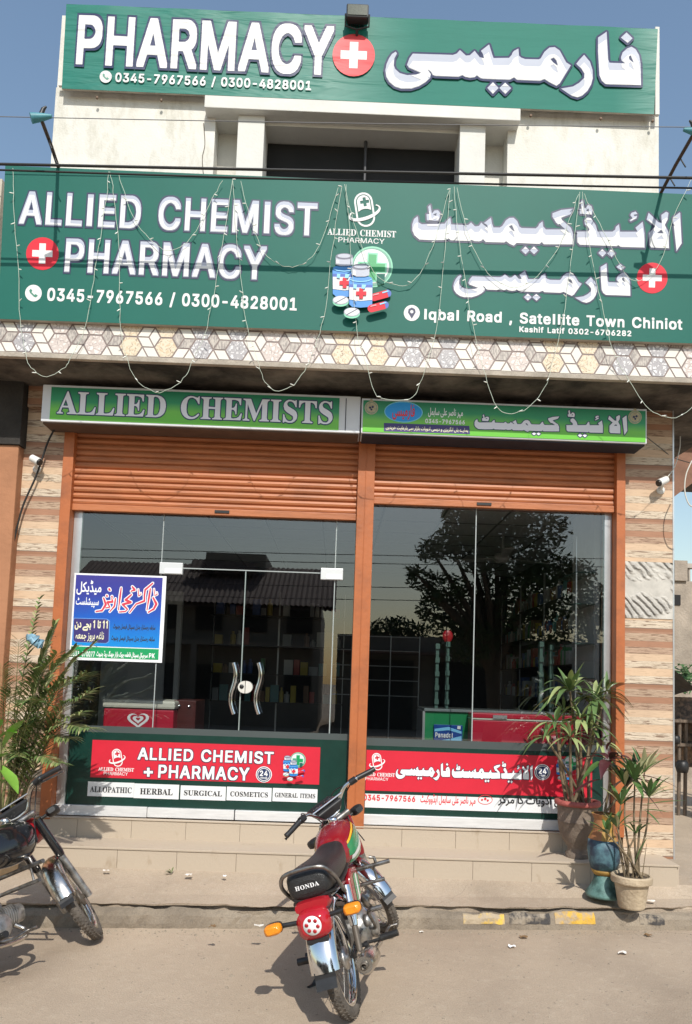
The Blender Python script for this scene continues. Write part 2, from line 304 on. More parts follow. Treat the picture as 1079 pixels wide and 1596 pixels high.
# outlines of the printed letters: advance, then contours as x, y steps
GL = {
's': {
 'A': (525, [[0,-22,107,2,46,129,10,10,157,-1,50,-133,6,-7,100,-1,6,4,0,52,-175,476,-12,21,-107,1,-12,-7,-176,-483,-5,-38], [195,221,43,136,46,-135]]),
 'L': (438, [[42,-22,334,-1,9,7,0,88,-5,6,-223,1,-10,5,0,438,-9,9,-94,0,-7,-9,0,-538]]),
 'I': (260, [[46,-9,5,-5,112,0,7,5,0,525,-7,6,-112,0,-5,-6]]),
 'E': (464, [[42,-22,352,1,3,93,-5,6,-235,1,-10,5,0,113,4,8,218,2,9,9,-2,90,-225,4,-4,6,0,106,10,7,231,0,8,12,-3,87,-354,0,-2,-544]]),
 'D': (547, [[42,-22,215,-1,56,8,38,12,37,21,34,29,22,29,25,54,13,61,0,131,-12,56,-19,46,-31,42,-38,31,-56,25,-50,8,-237,-2,-2,-544], [151,80,-4,4,0,338,10,7,50,0,62,-11,25,-11,31,-23,16,-18,20,-38,14,-62,-2,-38,-12,-44,-29,-51,-44,-33,-62,-19]]),
 'C': (555, [[222,-29,103,2,43,11,38,18,33,26,23,27,20,35,12,38,0,50,-7,4,-94,0,-8,-4,-13,-32,-29,-36,-37,-23,-44,-9,-37,11,-38,24,-25,29,-22,42,-13,56,0,25,7,38,13,37,34,50,25,19,31,16,38,6,50,-19,38,-34,24,-50,6,-3,99,3,1,56,-15,44,-20,31,-46,44,-33,18,-42,13,-44,5,-81,-3,-37,-8,-43,-19,-39,-29,-32,-40,-18,-31,-18,-58,-8,-55,1,-87,11,-69,21,-52,31,-46,37,-34,48,-24]]),
 'H': (562, [[42,-22,96,-1,9,7,0,219,10,5,206,0,5,-5,1,-221,7,-5,100,2,0,550,-100,2,-7,-5,-1,-204,-5,-10,-212,2,-4,8,-2,206,-106,0,-2,-544]]),
 'M': (673, [[42,-22,96,-1,8,7,0,263,5,14,112,-281,94,-3,13,14,106,270,5,-14,0,-263,7,-7,100,2,0,550,-125,2,-12,-7,-138,-352,-137,354,-13,5,-124,-3,-2,-544]]),
 'S': (492, [[176,-31,90,-1,44,7,31,11,32,18,25,22,20,31,11,31,0,100,-11,31,-20,28,-32,23,-37,19,-113,32,-37,16,-27,20,-10,18,13,25,18,16,25,12,31,6,37,-11,19,-13,16,-16,18,-37,97,-1,7,4,0,53,-6,25,-16,31,-41,40,-62,25,-100,5,-69,-13,-55,-32,-27,-31,-13,-31,-3,-100,8,-32,17,-25,23,-21,39,-22,161,-53,25,-17,15,-24,-13,-25,-27,-22,-31,-13,-25,-5,-32,7,-31,17,-20,22,-17,40,-105,-2,-2,-50,5,-25,24,-50,26,-25,33,-20,31,-11]]),
 'T': (494, [[175,-22,97,-1,8,7,0,438,5,7,150,1,5,11,0,81,-5,8,-419,1,-6,-5,-1,-85,7,-12,144,0,10,-7,0,-438]]),
 'P': (490, [[42,-22,102,1,3,174,4,8,118,2,50,7,50,24,20,15,19,25,12,25,10,44,-2,106,-20,50,-13,19,-32,27,-35,17,-46,9,-243,-3,-2,-544], [157,264,-10,8,0,150,4,6,93,-2,25,-7,32,-25,15,-28,4,-19,-10,-31,-16,-23,-25,-17,-25,-8]]),
 'R': (494, [[42,-22,102,1,3,187,2,6,8,3,62,0,7,-4,106,-192,112,-1,3,50,-88,163,0,6,27,19,27,33,14,35,6,44,0,50,-13,63,-28,43,-29,23,-33,15,-48,9,-243,-3,-2,-544], [157,277,-10,7,0,138,4,6,75,1,25,-3,31,-13,19,-16,19,-44,-10,-31,-16,-20,-43,-21]]),
 'Y': (517, [[186,-22,96,-1,9,7,0,200,182,294,1,25,-4,27,-113,-2,-119,-195,-125,196,-114,-1,0,-50,181,-294,1,-200]]),
 'N': (568, [[42,-22,96,-1,9,7,0,319,4,12,212,-335,13,-3,106,1,5,6,-3,544,-96,3,-9,-3,-2,-6,-1,-331,-213,334,-12,6,-112,-3,-2,-544]]),
 'K': (512, [[42,-22,102,1,3,162,47,53,157,-215,113,-1,5,25,-2,25,-182,256,179,194,-1,51,-125,-1,-187,-203,-4,9,-2,194,-106,0,-2,-544]]),
 'O': (578, [[222,-29,109,3,50,15,31,17,34,28,29,37,19,38,14,44,7,50,0,106,-9,54,-14,40,-28,50,-33,35,-56,34,-38,12,-44,5,-81,-3,-37,-8,-43,-19,-39,-29,-28,-34,-24,-43,-16,-52,-8,-55,1,-87,11,-69,21,-52,33,-48,42,-36,43,-21], [243,82,-50,26,-34,38,-26,63,-6,56,15,63,34,56,36,29,25,12,31,6,57,-19,39,-34,20,-32,12,-31,11,-62,-17,-75,-35,-57,-24,-20,-31,-16,-32,-7]]),
 'U': (562, [[212,-30,89,-1,42,7,33,11,43,29,28,29,16,27,12,35,6,44,0,369,-5,10,-94,1,-10,-5,-1,-325,-6,-37,-13,-32,-26,-30,-32,-18,-37,-8,-38,10,-25,14,-25,26,-16,31,-6,32,-1,337,-8,5,-94,0,-6,-5,-1,-387,7,-42,25,-51,32,-33,54,-31]]),
 'a': (434, [[118,-30,78,-1,56,16,13,-8,87,0,7,5,-2,325,-10,31,-16,25,-22,20,-25,12,-69,13,-44,0,-50,-7,-35,-13,-29,-18,-18,-19,-18,-31,1,-50,49,-17,50,1,25,30,19,13,25,8,19,-2,18,-10,22,-30,-15,-10,-107,-14,-50,-13,-37,-21,-26,-35,-7,-32,0,-62,12,-44,33,-38,38,-18], [152,75,-18,10,-13,16,-1,6,17,19,40,16,73,9,-7,-31,-28,-33,-31,-15,-13,-2]]),
 'b': (469, [[188,-30,74,-1,37,7,44,23,33,33,25,50,12,63,0,87,-7,44,-19,50,-17,25,-25,25,-33,20,-44,10,-81,0,-50,-15,-2,135,-11,5,-87,0,-7,-11,0,-538,7,-4,87,0,13,8], [206,76,-25,14,-21,24,-19,43,-5,32,5,31,19,44,27,28,31,13,38,-15,20,-20,19,-38,9,-43,-9,-44,-19,-38,-33,-28,-25,-7]]),
 'd': (469, [[153,-30,84,0,25,5,25,13,13,-10,87,0,7,4,1,538,-8,11,-87,0,-10,-5,-3,-134,-50,14,-81,0,-27,-5,-29,-11,-25,-18,-26,-27,-20,-38,-11,-31,-7,-50,0,-81,14,-65,12,-29,32,-41,37,-27], [194,75,-25,13,-25,27,-17,36,-7,38,9,43,19,38,21,20,37,15,31,-13,25,-24,16,-29,11,-50,-12,-50,-21,-37,-37,-26,-13,-4]]),
 'e': (449, [[167,-30,83,-1,56,13,25,13,29,25,26,44,-1,43,-4,8,-44,11,-50,1,-32,-38,-18,-11,-25,-7,-25,7,-25,14,-20,22,-13,25,2,7,256,0,7,5,-2,100,-16,63,-18,31,-21,23,-31,21,-31,12,-31,5,-82,0,-56,-16,-29,-20,-29,-31,-18,-32,-11,-35,-8,-46,0,-81,8,-43,13,-38,30,-44,32,-26,25,-12], [131,245,10,19,21,22,19,12,25,7,25,-8,19,-14,25,-38]]),
 'f': (299, [[63,-22,90,-1,12,7,0,313,7,7,69,0,6,3,3,9,-3,83,-75,3,-6,7,5,19,14,15,12,5,50,0,5,5,11,38,1,25,-1,25,-10,6,-25,5,-75,0,-26,-5,-24,-10,-25,-21,-14,-25,-5,-19,0,-63,-4,-6,-64,-1,-7,-5,1,-88,6,-5,62,0,6,-7,0,-313]]),
 'h': (455, [[34,-22,90,-1,12,7,0,225,3,25,13,32,17,18,24,15,19,4,25,-10,16,-15,18,-37,3,-259,7,-5,87,0,11,7,0,294,-11,54,-25,40,-25,19,-31,12,-100,3,-50,-13,-1,129,-5,8,-94,1,-7,-9,0,-538]]),
 'i': (212, [[34,-22,92,-1,11,7,0,407,-5,10,-94,1,-8,-5,-1,-413], [49,422,70,0,24,19,6,18,0,50,-5,15,-12,14,-19,8,-56,0,-17,-5,-14,-13,-7,-19,0,-56,10,-19]]),
 'l': (260, [[46,-9,5,-5,112,0,7,5,0,525,-7,6,-112,0,-5,-6]]),
 'n': (455, [[34,-22,90,-1,12,7,0,225,3,25,13,32,17,18,24,15,19,4,25,-10,16,-15,18,-37,3,-259,7,-5,94,1,4,6,0,300,-5,32,-12,29,-19,27,-15,12,-23,13,-37,9,-87,-1,-44,-15,-13,12,-87,0,-6,-5,-1,-413]]),
 'o': (460, [[164,-30,80,-1,37,7,31,12,25,17,25,26,32,60,9,48,0,100,-15,62,-19,35,-25,30,-38,25,-29,10,-27,5,-88,0,-56,-17,-29,-19,-24,-25,-23,-38,-11,-35,-8,-46,0,-81,8,-43,11,-32,20,-34,34,-35,35,-20], [194,75,-25,13,-28,32,-14,31,-7,38,8,37,17,38,30,28,31,13,38,-15,26,-26,20,-44,5,-38,-11,-43,-23,-38,-17,-15,-25,-13]]),
 'q': (469, [[293,-165,94,-1,8,8,-1,556,-7,5,-87,0,-13,-15,-18,11,-38,8,-69,0,-31,-5,-31,-12,-31,-23,-26,-32,-18,-37,-14,-69,0,-81,12,-63,20,-43,19,-25,25,-22,32,-17,37,-8,81,0,50,17,2,-145], [206,72,-31,11,-29,27,-18,38,-8,44,8,37,22,43,25,22,31,10,31,-12,26,-25,16,-32,9,-43,-10,-50,-16,-32,-25,-25]]),
 's': (410, [[138,-30,82,-1,59,13,47,32,25,43,2,88,-8,25,-17,25,-46,28,-118,33,-26,20,19,21,32,10,28,-12,28,-37,6,-2,44,-1,49,15,0,50,-18,36,-27,26,-42,20,-25,4,-87,0,-44,-10,-28,-14,-22,-18,-15,-19,-10,-25,0,-88,6,-21,15,-22,48,-32,106,-28,19,-7,16,-15,2,-6,-12,-13,-19,-11,-25,-7,-18,5,-25,14,-25,38,-50,1,-38,-8,-11,-6,0,-50,9,-25,17,-25,35,-27]]),
 't': (272, [[127,-26,76,-1,30,7,2,50,-9,38,-10,7,-50,3,-15,21,-3,19,0,181,5,5,70,1,4,7,0,81,-5,8,-69,1,-4,3,-1,82,-5,6,-96,0,-5,-6,-2,-82,-49,-3,-6,-5,-1,-85,7,-8,44,0,7,-5,0,-237,9,-38,27,-33]]),
 'w': (612, [[118,-22,101,1,63,210,8,-17,54,-189,13,-6,94,3,112,363,0,56,-100,3,-6,-4,-56,-199,-7,-1,-56,201,-106,1,-63,-213,-59,210,-9,5,-94,0,-5,-5,1,-50,104,-344]]),
 '0': (498, [[186,-29,77,-1,36,8,39,18,25,21,26,36,18,39,14,54,8,82,-2,93,-19,94,-25,50,-26,32,-34,24,-41,14,-31,4,-75,-3,-31,-8,-32,-17,-31,-29,-20,-29,-19,-44,-11,-45,-7,-61,0,-100,12,-82,14,-43,30,-50,26,-26,31,-19], [220,77,-38,22,-27,41,-20,75,-2,56,11,63,16,44,29,37,37,19,37,-18,34,-45,18,-62,6,-63,-12,-75,-17,-43,-35,-40,-25,-12]]),
 '1': (498, [[58,-22,347,-1,9,7,-3,90,-106,3,-6,7,0,438,-7,9,-119,-2,-108,-82,2,-105,50,0,69,49,3,-7,0,-300,-9,-7,-119,0,-6,-5,-1,-88]]),
 '2': (498, [[46,-22,358,-1,7,5,1,90,-5,6,-178,1,-9,5,134,147,32,47,12,31,5,25,0,75,-5,25,-25,48,-21,21,-29,19,-56,15,-106,-3,-32,-11,-31,-19,-38,-45,-16,-56,-1,-56,5,-7,97,1,5,6,8,37,12,19,22,20,31,12,19,-5,31,-19,22,-39,-18,-44,-29,-37,-204,-219,-3,-88]]),
 '3': (498, [[173,-29,86,-1,69,18,31,19,22,21,18,25,11,25,7,43,-1,50,-13,57,-19,29,-20,21,-30,19,-47,18,108,125,0,81,-4,8,-338,1,-6,-5,-1,-85,7,-11,173,-1,-91,-107,1,-93,67,-4,50,-13,28,-21,21,-37,-3,-25,-18,-25,-34,-22,-25,-7,-31,7,-28,15,-18,19,-17,39,-105,-1,-2,-50,7,-32,25,-43,50,-38]]),
 '4': (498, [[264,-22,98,0,4,6,0,94,8,5,56,1,5,7,0,87,-5,7,-56,0,-8,6,0,137,-5,10,-93,1,-8,-5,-1,-143,-4,-4,-87,-2,-9,6,170,287,2,25,-3,25,-4,3,-101,-3,-206,-350,0,-87,4,-7,234,-2,4,-4,0,-94]]),
 '5': (498, [[177,-29,80,-1,56,14,31,17,30,27,29,50,11,50,-1,75,-13,54,-31,49,-37,30,-44,17,-94,2,-25,-3,-3,7,6,62,10,8,200,0,6,4,1,88,-7,9,-307,-2,-30,-244,1,-50,42,-9,62,0,38,20,37,6,32,-14,18,-16,20,-31,8,-25,-8,-31,-16,-25,-29,-24,-31,-10,-31,12,-19,14,-29,52,-96,1,-6,-5,-1,-46,6,-32,26,-45,46,-36,30,-12]]),
 '6': (498, [[183,-29,84,0,33,7,29,12,46,38,17,25,13,31,6,31,0,81,-7,38,-17,37,-20,26,-38,25,-37,12,-48,6,95,138,1,25,-5,27,-107,-2,-140,-207,-28,-52,-12,-35,-7,-38,0,-68,6,-38,11,-31,25,-38,27,-23,38,-19], [217,76,-25,12,-22,21,-11,19,-9,31,7,25,21,31,20,15,31,10,25,-10,25,-21,16,-25,7,-31,-12,-32,-20,-25,-22,-15,-19,-7]]),
 '7': (498, [[81,-22,97,-1,13,7,220,438,3,100,-5,8,-367,-2,-3,-87,8,-12,232,-1,-202,-400]]),
 '8': (498, [[179,-29,89,-1,75,20,37,25,17,19,15,25,9,31,1,81,-4,25,-13,32,-35,43,25,38,8,31,1,75,-5,27,-14,29,-24,28,-34,22,-36,13,-92,5,-63,-12,-31,-17,-29,-26,-16,-25,-11,-38,2,-93,12,-32,19,-25,-34,-43,-15,-38,-4,-87,6,-32,21,-37,37,-34,43,-20], [211,76,-43,21,-17,18,-10,25,11,25,22,24,25,14,31,7,19,-4,31,-19,20,-22,11,-25,-10,-25,-21,-22,-37,-17], [205,321,-33,25,-13,25,2,13,10,19,22,20,31,12,19,-4,34,-22,12,-19,3,-19,-18,-31,-19,-15,-25,-10]]),
 '9': (498, [[115,-22,108,1,120,174,55,100,13,56,0,75,-7,40,-11,29,-20,29,-31,29,-33,17,-42,9,-82,0,-42,-9,-33,-17,-24,-20,-33,-50,-12,-50,0,-75,6,-38,13,-31,23,-31,34,-26,37,-14,50,-6,3,-4,-95,-138,-3,-25], [217,271,-32,17,-15,15,-14,25,-6,25,10,31,19,25,19,15,31,10,25,-9,26,-22,15,-25,7,-31,-15,-38,-20,-22,-32,-16]]),
 '-': (498, [[96,166,259,0,5,6,0,88,-12,7,-250,0,-7,-7,0,-88]]),
 '/': (294, [[-3,-98,89,-1,9,7,160,594,0,43,-6,9,-88,0,-8,-9,-160,-593,0,-44]]),
 ',': (233, [[19,-141,78,-1,12,7,48,175,-4,52,-107,-2,-31,-181]]),
},
'f': {
 'A': (0, [[12,-9,88,0,44,125,13,12,169,-1,56,-139,85,3,-179,480,-93,1,-11,-6], [182,163,11,46,-14,7,59,178,59,-172,-13,-13,14,-43]]),
 'L': (0, [[46,-9,330,0,-7,29,-227,2,-3,444,-7,6,-81,0,-5,-6]]),
 'I': (0, [[54,-3,108,0,-5,467,-103,-5]]),
 'E': (0, [[46,-9,343,0,-7,29,-231,0,-12,8,5,186,219,1,7,7,-7,28,-223,3,0,181,242,4,0,34,-332,0]]),
 'D': (0, [[46,-9,205,-5,56,8,62,25,54,47,37,68,16,100,-22,107,-24,43,-36,39,-43,28,-57,18,-244,3], [144,21,-5,7,1,406,79,4,50,-9,63,-35,38,-60,15,-81,-8,-106,-25,-56,-45,-44,-50,-20]]),
 'C': (0, [[207,-16,93,-5,75,19,60,42,43,69,3,12,-6,3,-75,0,-25,-46,-32,-33,-32,-17,-49,-10,-37,9,-43,26,-28,31,-23,44,-13,75,5,100,20,55,50,57,69,26,43,-7,52,-31,43,-70,81,1,-38,75,-37,34,-50,25,-113,12,-81,-18,-69,-49,-52,-92,-14,-106,25,-106,21,-38,39,-43,44,-29]]),
 'H': (0, [[46,-9,93,0,3,225,227,1,8,-8,0,-218,92,-1,1,476,-6,6,-82,0,-5,-6,0,-200,-8,-12,-225,0,-5,212,-7,6,-82,0]]),
 'M': (0, [[46,-9,90,0,2,336,132,-336,81,-5,137,341,2,-336,92,-1,0,476,-113,6,-10,-6,-146,-379,-145,379,-11,6,-107,0]]),
 'S': (0, [[158,-18,102,-4,69,14,58,40,33,62,-6,56,-41,52,-63,32,-131,40,-31,21,-16,24,8,31,-9,25,9,25,26,26,38,15,31,2,50,-18,25,-25,19,-35,81,2,-11,33,-24,32,-71,40,-100,8,-69,-13,-50,-29,-40,-56,-7,-38,7,-31,34,-44,56,-33,150,-47,29,-20,15,-25,-9,-31,10,-25,-14,-30,-31,-27,-56,-17,-38,5,-37,18,-25,28,-13,34,-88,1,11,-37,27,-37,44,-30]]),
 'T': (0, [[178,-9,93,0,1,443,150,4,10,9,-3,23,-407,2,-4,-6,4,-28,154,-4]]),
 'P': (0, [[46,-9,93,0,5,180,157,5,62,27,35,38,24,68,-2,38,-30,69,-39,33,-82,23,-219,0], [144,207,-4,227,111,2,43,-19,25,-30,10,-34,0,-62,-16,-44,-28,-25,-33,-13]]),
 'R': (0, [[46,-9,93,0,0,181,12,12,81,-2,106,-194,90,3,-86,156,17,19,-15,35,54,46,24,69,-11,68,-48,59,-37,19,-57,10,-219,0], [144,219,-4,215,111,2,55,-27,24,-56,-3,-69,-20,-37,-56,-26]]),
 'Y': (0, [[190,-9,92,0,3,206,167,275,-89,-5,-125,-208,-131,210,-88,3,169,-277]]),
},
'o': {
 'A': (0, [[-30,-47,162,-1,56,141,107,-1,56,-141,158,2,0,106,-183,496,-175,-2,-182,-500]]),
 'L': (0, [[12,-47,397,0,-2,152,-234,4,-4,447,-158,-3]]),
 'I': (0, [[12,-47,191,0,-2,603,-190,-3]]),
 'E': (0, [[12,-47,410,0,-3,152,-246,4,3,70,228,5,-3,150,-219,1,-9,6,0,56,246,8,0,151,-408,-3]]),
 'D': (0, [[12,-47,270,-2,56,7,75,32,57,57,26,56,13,63,0,181,-33,106,-57,63,-50,27,-50,12,-306,1], [176,107,-3,290,9,6,62,-11,50,-30,40,-59,13,-50,-20,-62,-34,-44,-42,-26]]),
 'C': (0, [[183,-54,154,-2,62,15,69,45,46,74,6,25,-2,104,-156,1,-37,-65,-57,-33,-37,17,-31,27,-41,80,1,44,24,56,28,34,50,30,25,-6,38,-26,37,-66,156,0,2,109,-18,50,-46,57,-50,32,-88,17,-106,0,-68,-12,-51,-25,-31,-27,-32,-42,-26,-56,-13,-75,0,-144,19,-94,26,-50,39,-45,50,-32]]),
 'H': (0, [[12,-47,160,0,1,225,9,4,160,-4,2,-226,159,1,-2,603,-157,0,-6,-218,-162,2,-4,213,-159,3]]),
 'M': (0, [[12,-47,157,-1,7,153,62,-153,150,0,63,152,6,-152,159,1,0,600,-190,0,-113,-284,-112,286,-188,1]]),
 'S': (0, [[136,-56,199,4,69,33,44,57,10,50,-1,106,-9,44,-44,52,-81,35,125,5,2,108,-8,31,-23,38,-65,45,-69,13,-162,-6,-69,-33,-45,-63,-5,-156,11,-38,51,-51,76,-30,-151,-4,5,-134,13,-31,34,-37,48,-27], [223,105,-51,33,-18,44,69,-16,52,-28,-21,-21], [279,338,-69,23,-21,21,34,20,18,-6,32,-27,15,-31]]),
 'T': (0, [[145,-47,160,0,1,444,4,6,149,0,7,6,1,138,-7,10,-477,-4,2,-148,159,-8]]),
 'P': (0, [[12,-47,157,-2,7,184,156,6,50,17,45,39,20,37,10,44,0,138,-18,62,-45,50,-37,20,-50,9,-296,-4], [176,293,0,108,68,-9,32,-26,7,-25,-28,-32,-36,-15]]),
 'R': (0, [[12,-47,160,0,1,188,9,8,21,-8,101,-188,169,0,2,50,-7,13,6,37,-69,125,34,44,13,31,7,50,-2,125,-19,56,-50,51,-81,22,-296,-4], [176,306,0,95,68,-8,42,-40,-17,-23,-25,-17]]),
 'Y': (0, [[156,-47,160,0,2,206,182,294,-6,6,7,44,-7,6,6,44,-5,4,-163,-2,-94,-150,-100,151,-166,-3,6,-44,-7,-6,1,-50,182,-294]]),
},
'r': {
 'A': (480, [[18,-3,70,2,47,129,10,10,193,-1,50,-134,13,-7,62,3,-12,48,-162,444,-13,21,-69,0,-13,-9,-175,-481,-5,-19], [163,203,75,233,77,-233]]),
 'C': (510, [[241,-10,89,6,67,32,53,56,26,69,-8,11,-62,-2,-15,-34,-29,-37,-37,-23,-44,-11,-50,5,-38,15,-37,30,-23,33,-24,81,2,82,24,68,27,37,25,20,56,22,57,-2,37,-13,31,-23,22,-28,16,-38,62,-2,7,4,-6,36,-13,31,-46,56,-50,32,-79,17,-88,-11,-42,-19,-39,-29,-50,-71,-18,-56,-8,-56,0,-50,12,-69,38,-81,32,-36,32,-23,37,-17]]),
 'H': (517, [[61,-3,58,-1,9,7,0,219,10,5,244,0,5,-5,0,-219,7,-7,63,2,0,512,-63,2,-6,-5,-1,-204,-5,-10,-250,2,-6,214,-68,0,-2,-506]]),
 'M': (628, [[61,-3,58,-1,8,7,-1,397,153,-397,9,-7,50,0,13,13,150,393,-1,-399,7,-7,62,2,0,512,-87,2,-13,-7,-156,-410,-156,413,-99,1,-2,-506]]),
 'P': (445, [[61,-3,58,-1,9,7,4,177,119,2,50,7,50,23,38,41,23,69,-3,69,-27,61,-45,39,-74,21,-205,-3,-2,-506], [138,246,-10,7,4,193,131,-1,25,-8,31,-24,16,-29,5,-50,-11,-37,-16,-22,-50,-26]]),
 'R': (449, [[61,-3,58,-1,9,7,0,181,10,10,106,-3,107,-194,68,-1,11,7,-108,200,41,27,27,29,17,40,7,48,-5,50,-13,37,-22,32,-36,26,-75,20,-205,-3,-2,-506], [138,258,-10,8,4,180,137,-2,25,-9,25,-19,15,-25,8,-44,-7,-31,-22,-33,-44,-21]]),
 'Y': (472, [[204,-3,59,-1,9,7,1,200,181,294,-3,14,-75,-2,-138,-230,-142,230,-78,0,0,-12,181,-294,1,-200]]),
},
'b': {
 'A': (437, [[-10,-3,137,0,5,6,-5,19,-39,9,-8,16,24,75,9,6,131,0,7,-6,26,-81,-14,-13,-37,-8,-3,-17,9,-8,206,0,10,8,0,13,-31,18,-24,44,-167,390,-14,4,-14,-13,-164,-406,-15,-19,-31,-14], [126,166,50,136,55,-130,-5,-6]]),
 'L': (426, [[15,-3,379,-2,14,8,23,144,-10,12,-17,-6,-48,-81,-31,-22,-31,-11,-50,-7,-38,3,-15,12,-3,344,12,33,50,10,6,19,-6,7,-231,2,-9,-9,5,-19,42,-12,11,-31,0,-332,-12,-26,-44,-15]]),
 'I': (261, [[13,-3,229,-2,10,8,-7,19,-47,16,-10,34,0,325,10,25,50,15,2,16,-8,9,-225,0,-9,-9,0,-12,9,-9,44,-10,9,-38,-1,-325,-15,-25,-44,-15]]),
 'E': (442, [[13,-3,392,2,29,135,-11,15,-18,-7,-44,-70,-44,-26,-69,-14,-31,1,-22,8,-7,25,4,152,38,-6,25,-14,14,-20,13,-56,10,-9,17,9,0,219,-11,10,-12,-4,-16,-50,-22,-31,-18,-10,-38,-5,-1,165,14,8,62,0,63,-18,25,-22,22,-62,15,-9,13,9,0,131,-5,6,-377,3,-12,-8,5,-20,42,-12,12,-38,-1,-325,-14,-28,-44,-14]]),
 'D': (496, [[20,-3,223,-2,56,6,63,19,61,46,22,31,17,44,13,87,-5,50,-15,54,-21,40,-29,31,-50,33,-93,24,-244,2,-6,-5,0,-20,43,-13,13,-33,-1,-338,-12,-22,-37,-13], [199,34,-12,32,0,325,9,31,28,6,56,-15,38,-41,22,-69,5,-112,-13,-75,-33,-59,-44,-24]]),
 'C': (468, [[221,-14,71,0,62,17,60,39,36,44,-21,23,-68,-57,-44,-18,-38,-6,-56,12,-34,27,-26,50,-12,69,1,106,20,82,20,31,25,21,44,12,43,-6,57,-35,27,-36,29,-54,19,-3,6,7,0,150,-6,8,-13,2,-19,-24,-18,-7,-100,29,-57,1,-56,-13,-75,-46,-34,-37,-24,-44,-17,-63,-2,-56,12,-69,20,-43,26,-38,44,-39,50,-25]]),
 'H': (523, [[15,-3,229,1,0,22,-44,13,-10,20,-2,156,6,6,137,0,6,-6,-4,-162,-21,-20,-31,-7,-4,-17,5,-6,225,0,4,19,-44,18,-13,44,0,306,13,38,45,18,-5,19,-226,-1,0,-22,44,-12,9,-15,3,-150,-6,-4,-143,4,2,150,10,15,44,12,3,17,-5,6,-227,0,-3,-22,44,-15,12,-31,0,-332,-12,-26,-44,-15]]),
 'M': (634, [[13,-3,148,-2,13,8,-9,19,-42,11,-11,26,3,288,145,-338,9,-12,17,-2,20,33,136,327,6,-14,0,-282,-10,-25,-43,-12,-5,-19,8,-8,218,2,4,19,-44,18,-11,38,0,312,9,32,47,25,-4,17,-169,1,-131,-302,-131,302,-173,0,-2,-22,49,-15,10,-31,-1,-332,-14,-26,-44,-15]]),
 'S': (390, [[42,-14,17,-2,25,23,81,-21,81,4,61,27,40,44,13,31,5,50,-19,65,-25,29,-37,28,-138,71,-21,39,5,31,16,20,31,13,38,-1,31,-13,24,-19,28,-38,18,-43,18,-10,10,10,-4,143,-19,3,-12,-17,-13,-2,-81,19,-63,-1,-56,-26,-34,-38,-11,-25,-7,-56,20,-63,28,-31,35,-26,125,-69,15,-18,6,-37,-12,-31,-27,-22,-38,-7,-44,8,-38,27,-33,56,-13,44,-9,8,-13,0,-8,-8,0,-163]]),
 'T': (423, [[91,-3,229,-2,13,7,-9,20,-44,12,-12,38,0,350,8,6,32,-4,37,-17,28,-35,16,-54,19,-6,8,10,0,131,-4,6,-398,3,-6,-5,-3,-135,9,-10,19,5,16,55,23,31,42,21,31,4,6,-6,-3,-369,-15,-22,-44,-14]]),
 'O': (525, [[223,-14,58,-2,37,6,79,34,44,37,28,38,31,81,1,87,-13,50,-25,50,-30,38,-34,27,-44,23,-43,13,-94,0,-81,-31,-35,-26,-34,-37,-28,-50,-12,-38,-6,-37,2,-57,11,-50,25,-50,30,-37,41,-33,50,-25], [237,22,-44,31,-27,52,-12,56,-2,113,8,62,25,63,39,32,44,7,50,-21,34,-50,19,-81,0,-131,-19,-75,-28,-40,-37,-20]]),
 'P': (418, [[15,-3,229,1,0,22,-38,10,-14,17,-4,150,87,4,42,8,39,17,31,28,21,37,6,56,-14,44,-26,31,-43,26,-62,12,-250,2,-7,-5,0,-20,44,-15,12,-31,0,-332,-12,-26,-44,-15], [194,235,-6,6,1,168,11,15,37,0,25,-11,15,-22,10,-50,-4,-50,-8,-25,-19,-19,-25,-10]]),
 'B': (443, [[15,-3,266,-1,68,20,45,32,20,30,7,25,1,44,-8,31,-42,44,-58,25,55,29,27,40,4,56,-13,30,-18,22,-50,25,-57,11,-243,2,-7,-5,3,-23,43,-12,10,-38,0,-318,-12,-33,-44,-15], [200,33,-12,20,0,169,43,1,36,-14,16,-18,13,-44,-3,-56,-10,-32,-16,-18,-30,-10], [194,257,-6,9,2,150,16,12,38,-3,18,-12,13,-29,1,-75,-22,-37]]),
 'R': (473, [[15,-3,229,1,0,22,-44,13,-10,20,-2,150,6,4,142,-210,145,1,2,18,-39,27,-117,173,0,6,29,11,37,26,27,50,2,32,-7,37,-32,44,-52,25,-69,13,-243,2,-7,-5,0,-20,44,-15,12,-31,0,-332,-12,-26,-44,-15], [194,238,-6,9,3,169,21,9,38,-3,30,-19,15,-31,2,-56,-7,-32,-28,-33]]),
 'U': (492, [[204,-16,64,-2,62,13,38,20,34,38,17,44,7,43,2,257,13,25,37,18,-5,19,-136,2,-13,-8,6,-19,44,-13,11,-24,1,-263,-10,-44,-14,-27,-32,-24,-43,-11,-44,3,-28,16,-18,25,-10,43,1,288,11,21,41,10,3,23,-6,4,-219,0,-9,-8,7,-19,33,-9,16,-22,3,-269,16,-69,18,-31,22,-21,38,-19]]),
 'G': (508, [[228,-13,65,-3,50,7,100,31,8,9,3,125,14,15,31,8,7,14,-13,10,-212,0,-10,-10,3,-13,44,-10,15,-14,-1,-113,-14,-16,-31,-9,-38,3,-24,10,-32,27,-15,23,-24,87,-1,119,19,81,17,31,29,27,50,13,31,-6,57,-33,32,-38,30,-56,19,-2,7,8,0,150,-7,7,-19,-1,-19,-23,-12,-4,-106,29,-50,0,-57,-12,-42,-21,-41,-31,-50,-75,-17,-63,-2,-56,12,-69,19,-44,34,-45,37,-31,57,-26]]),
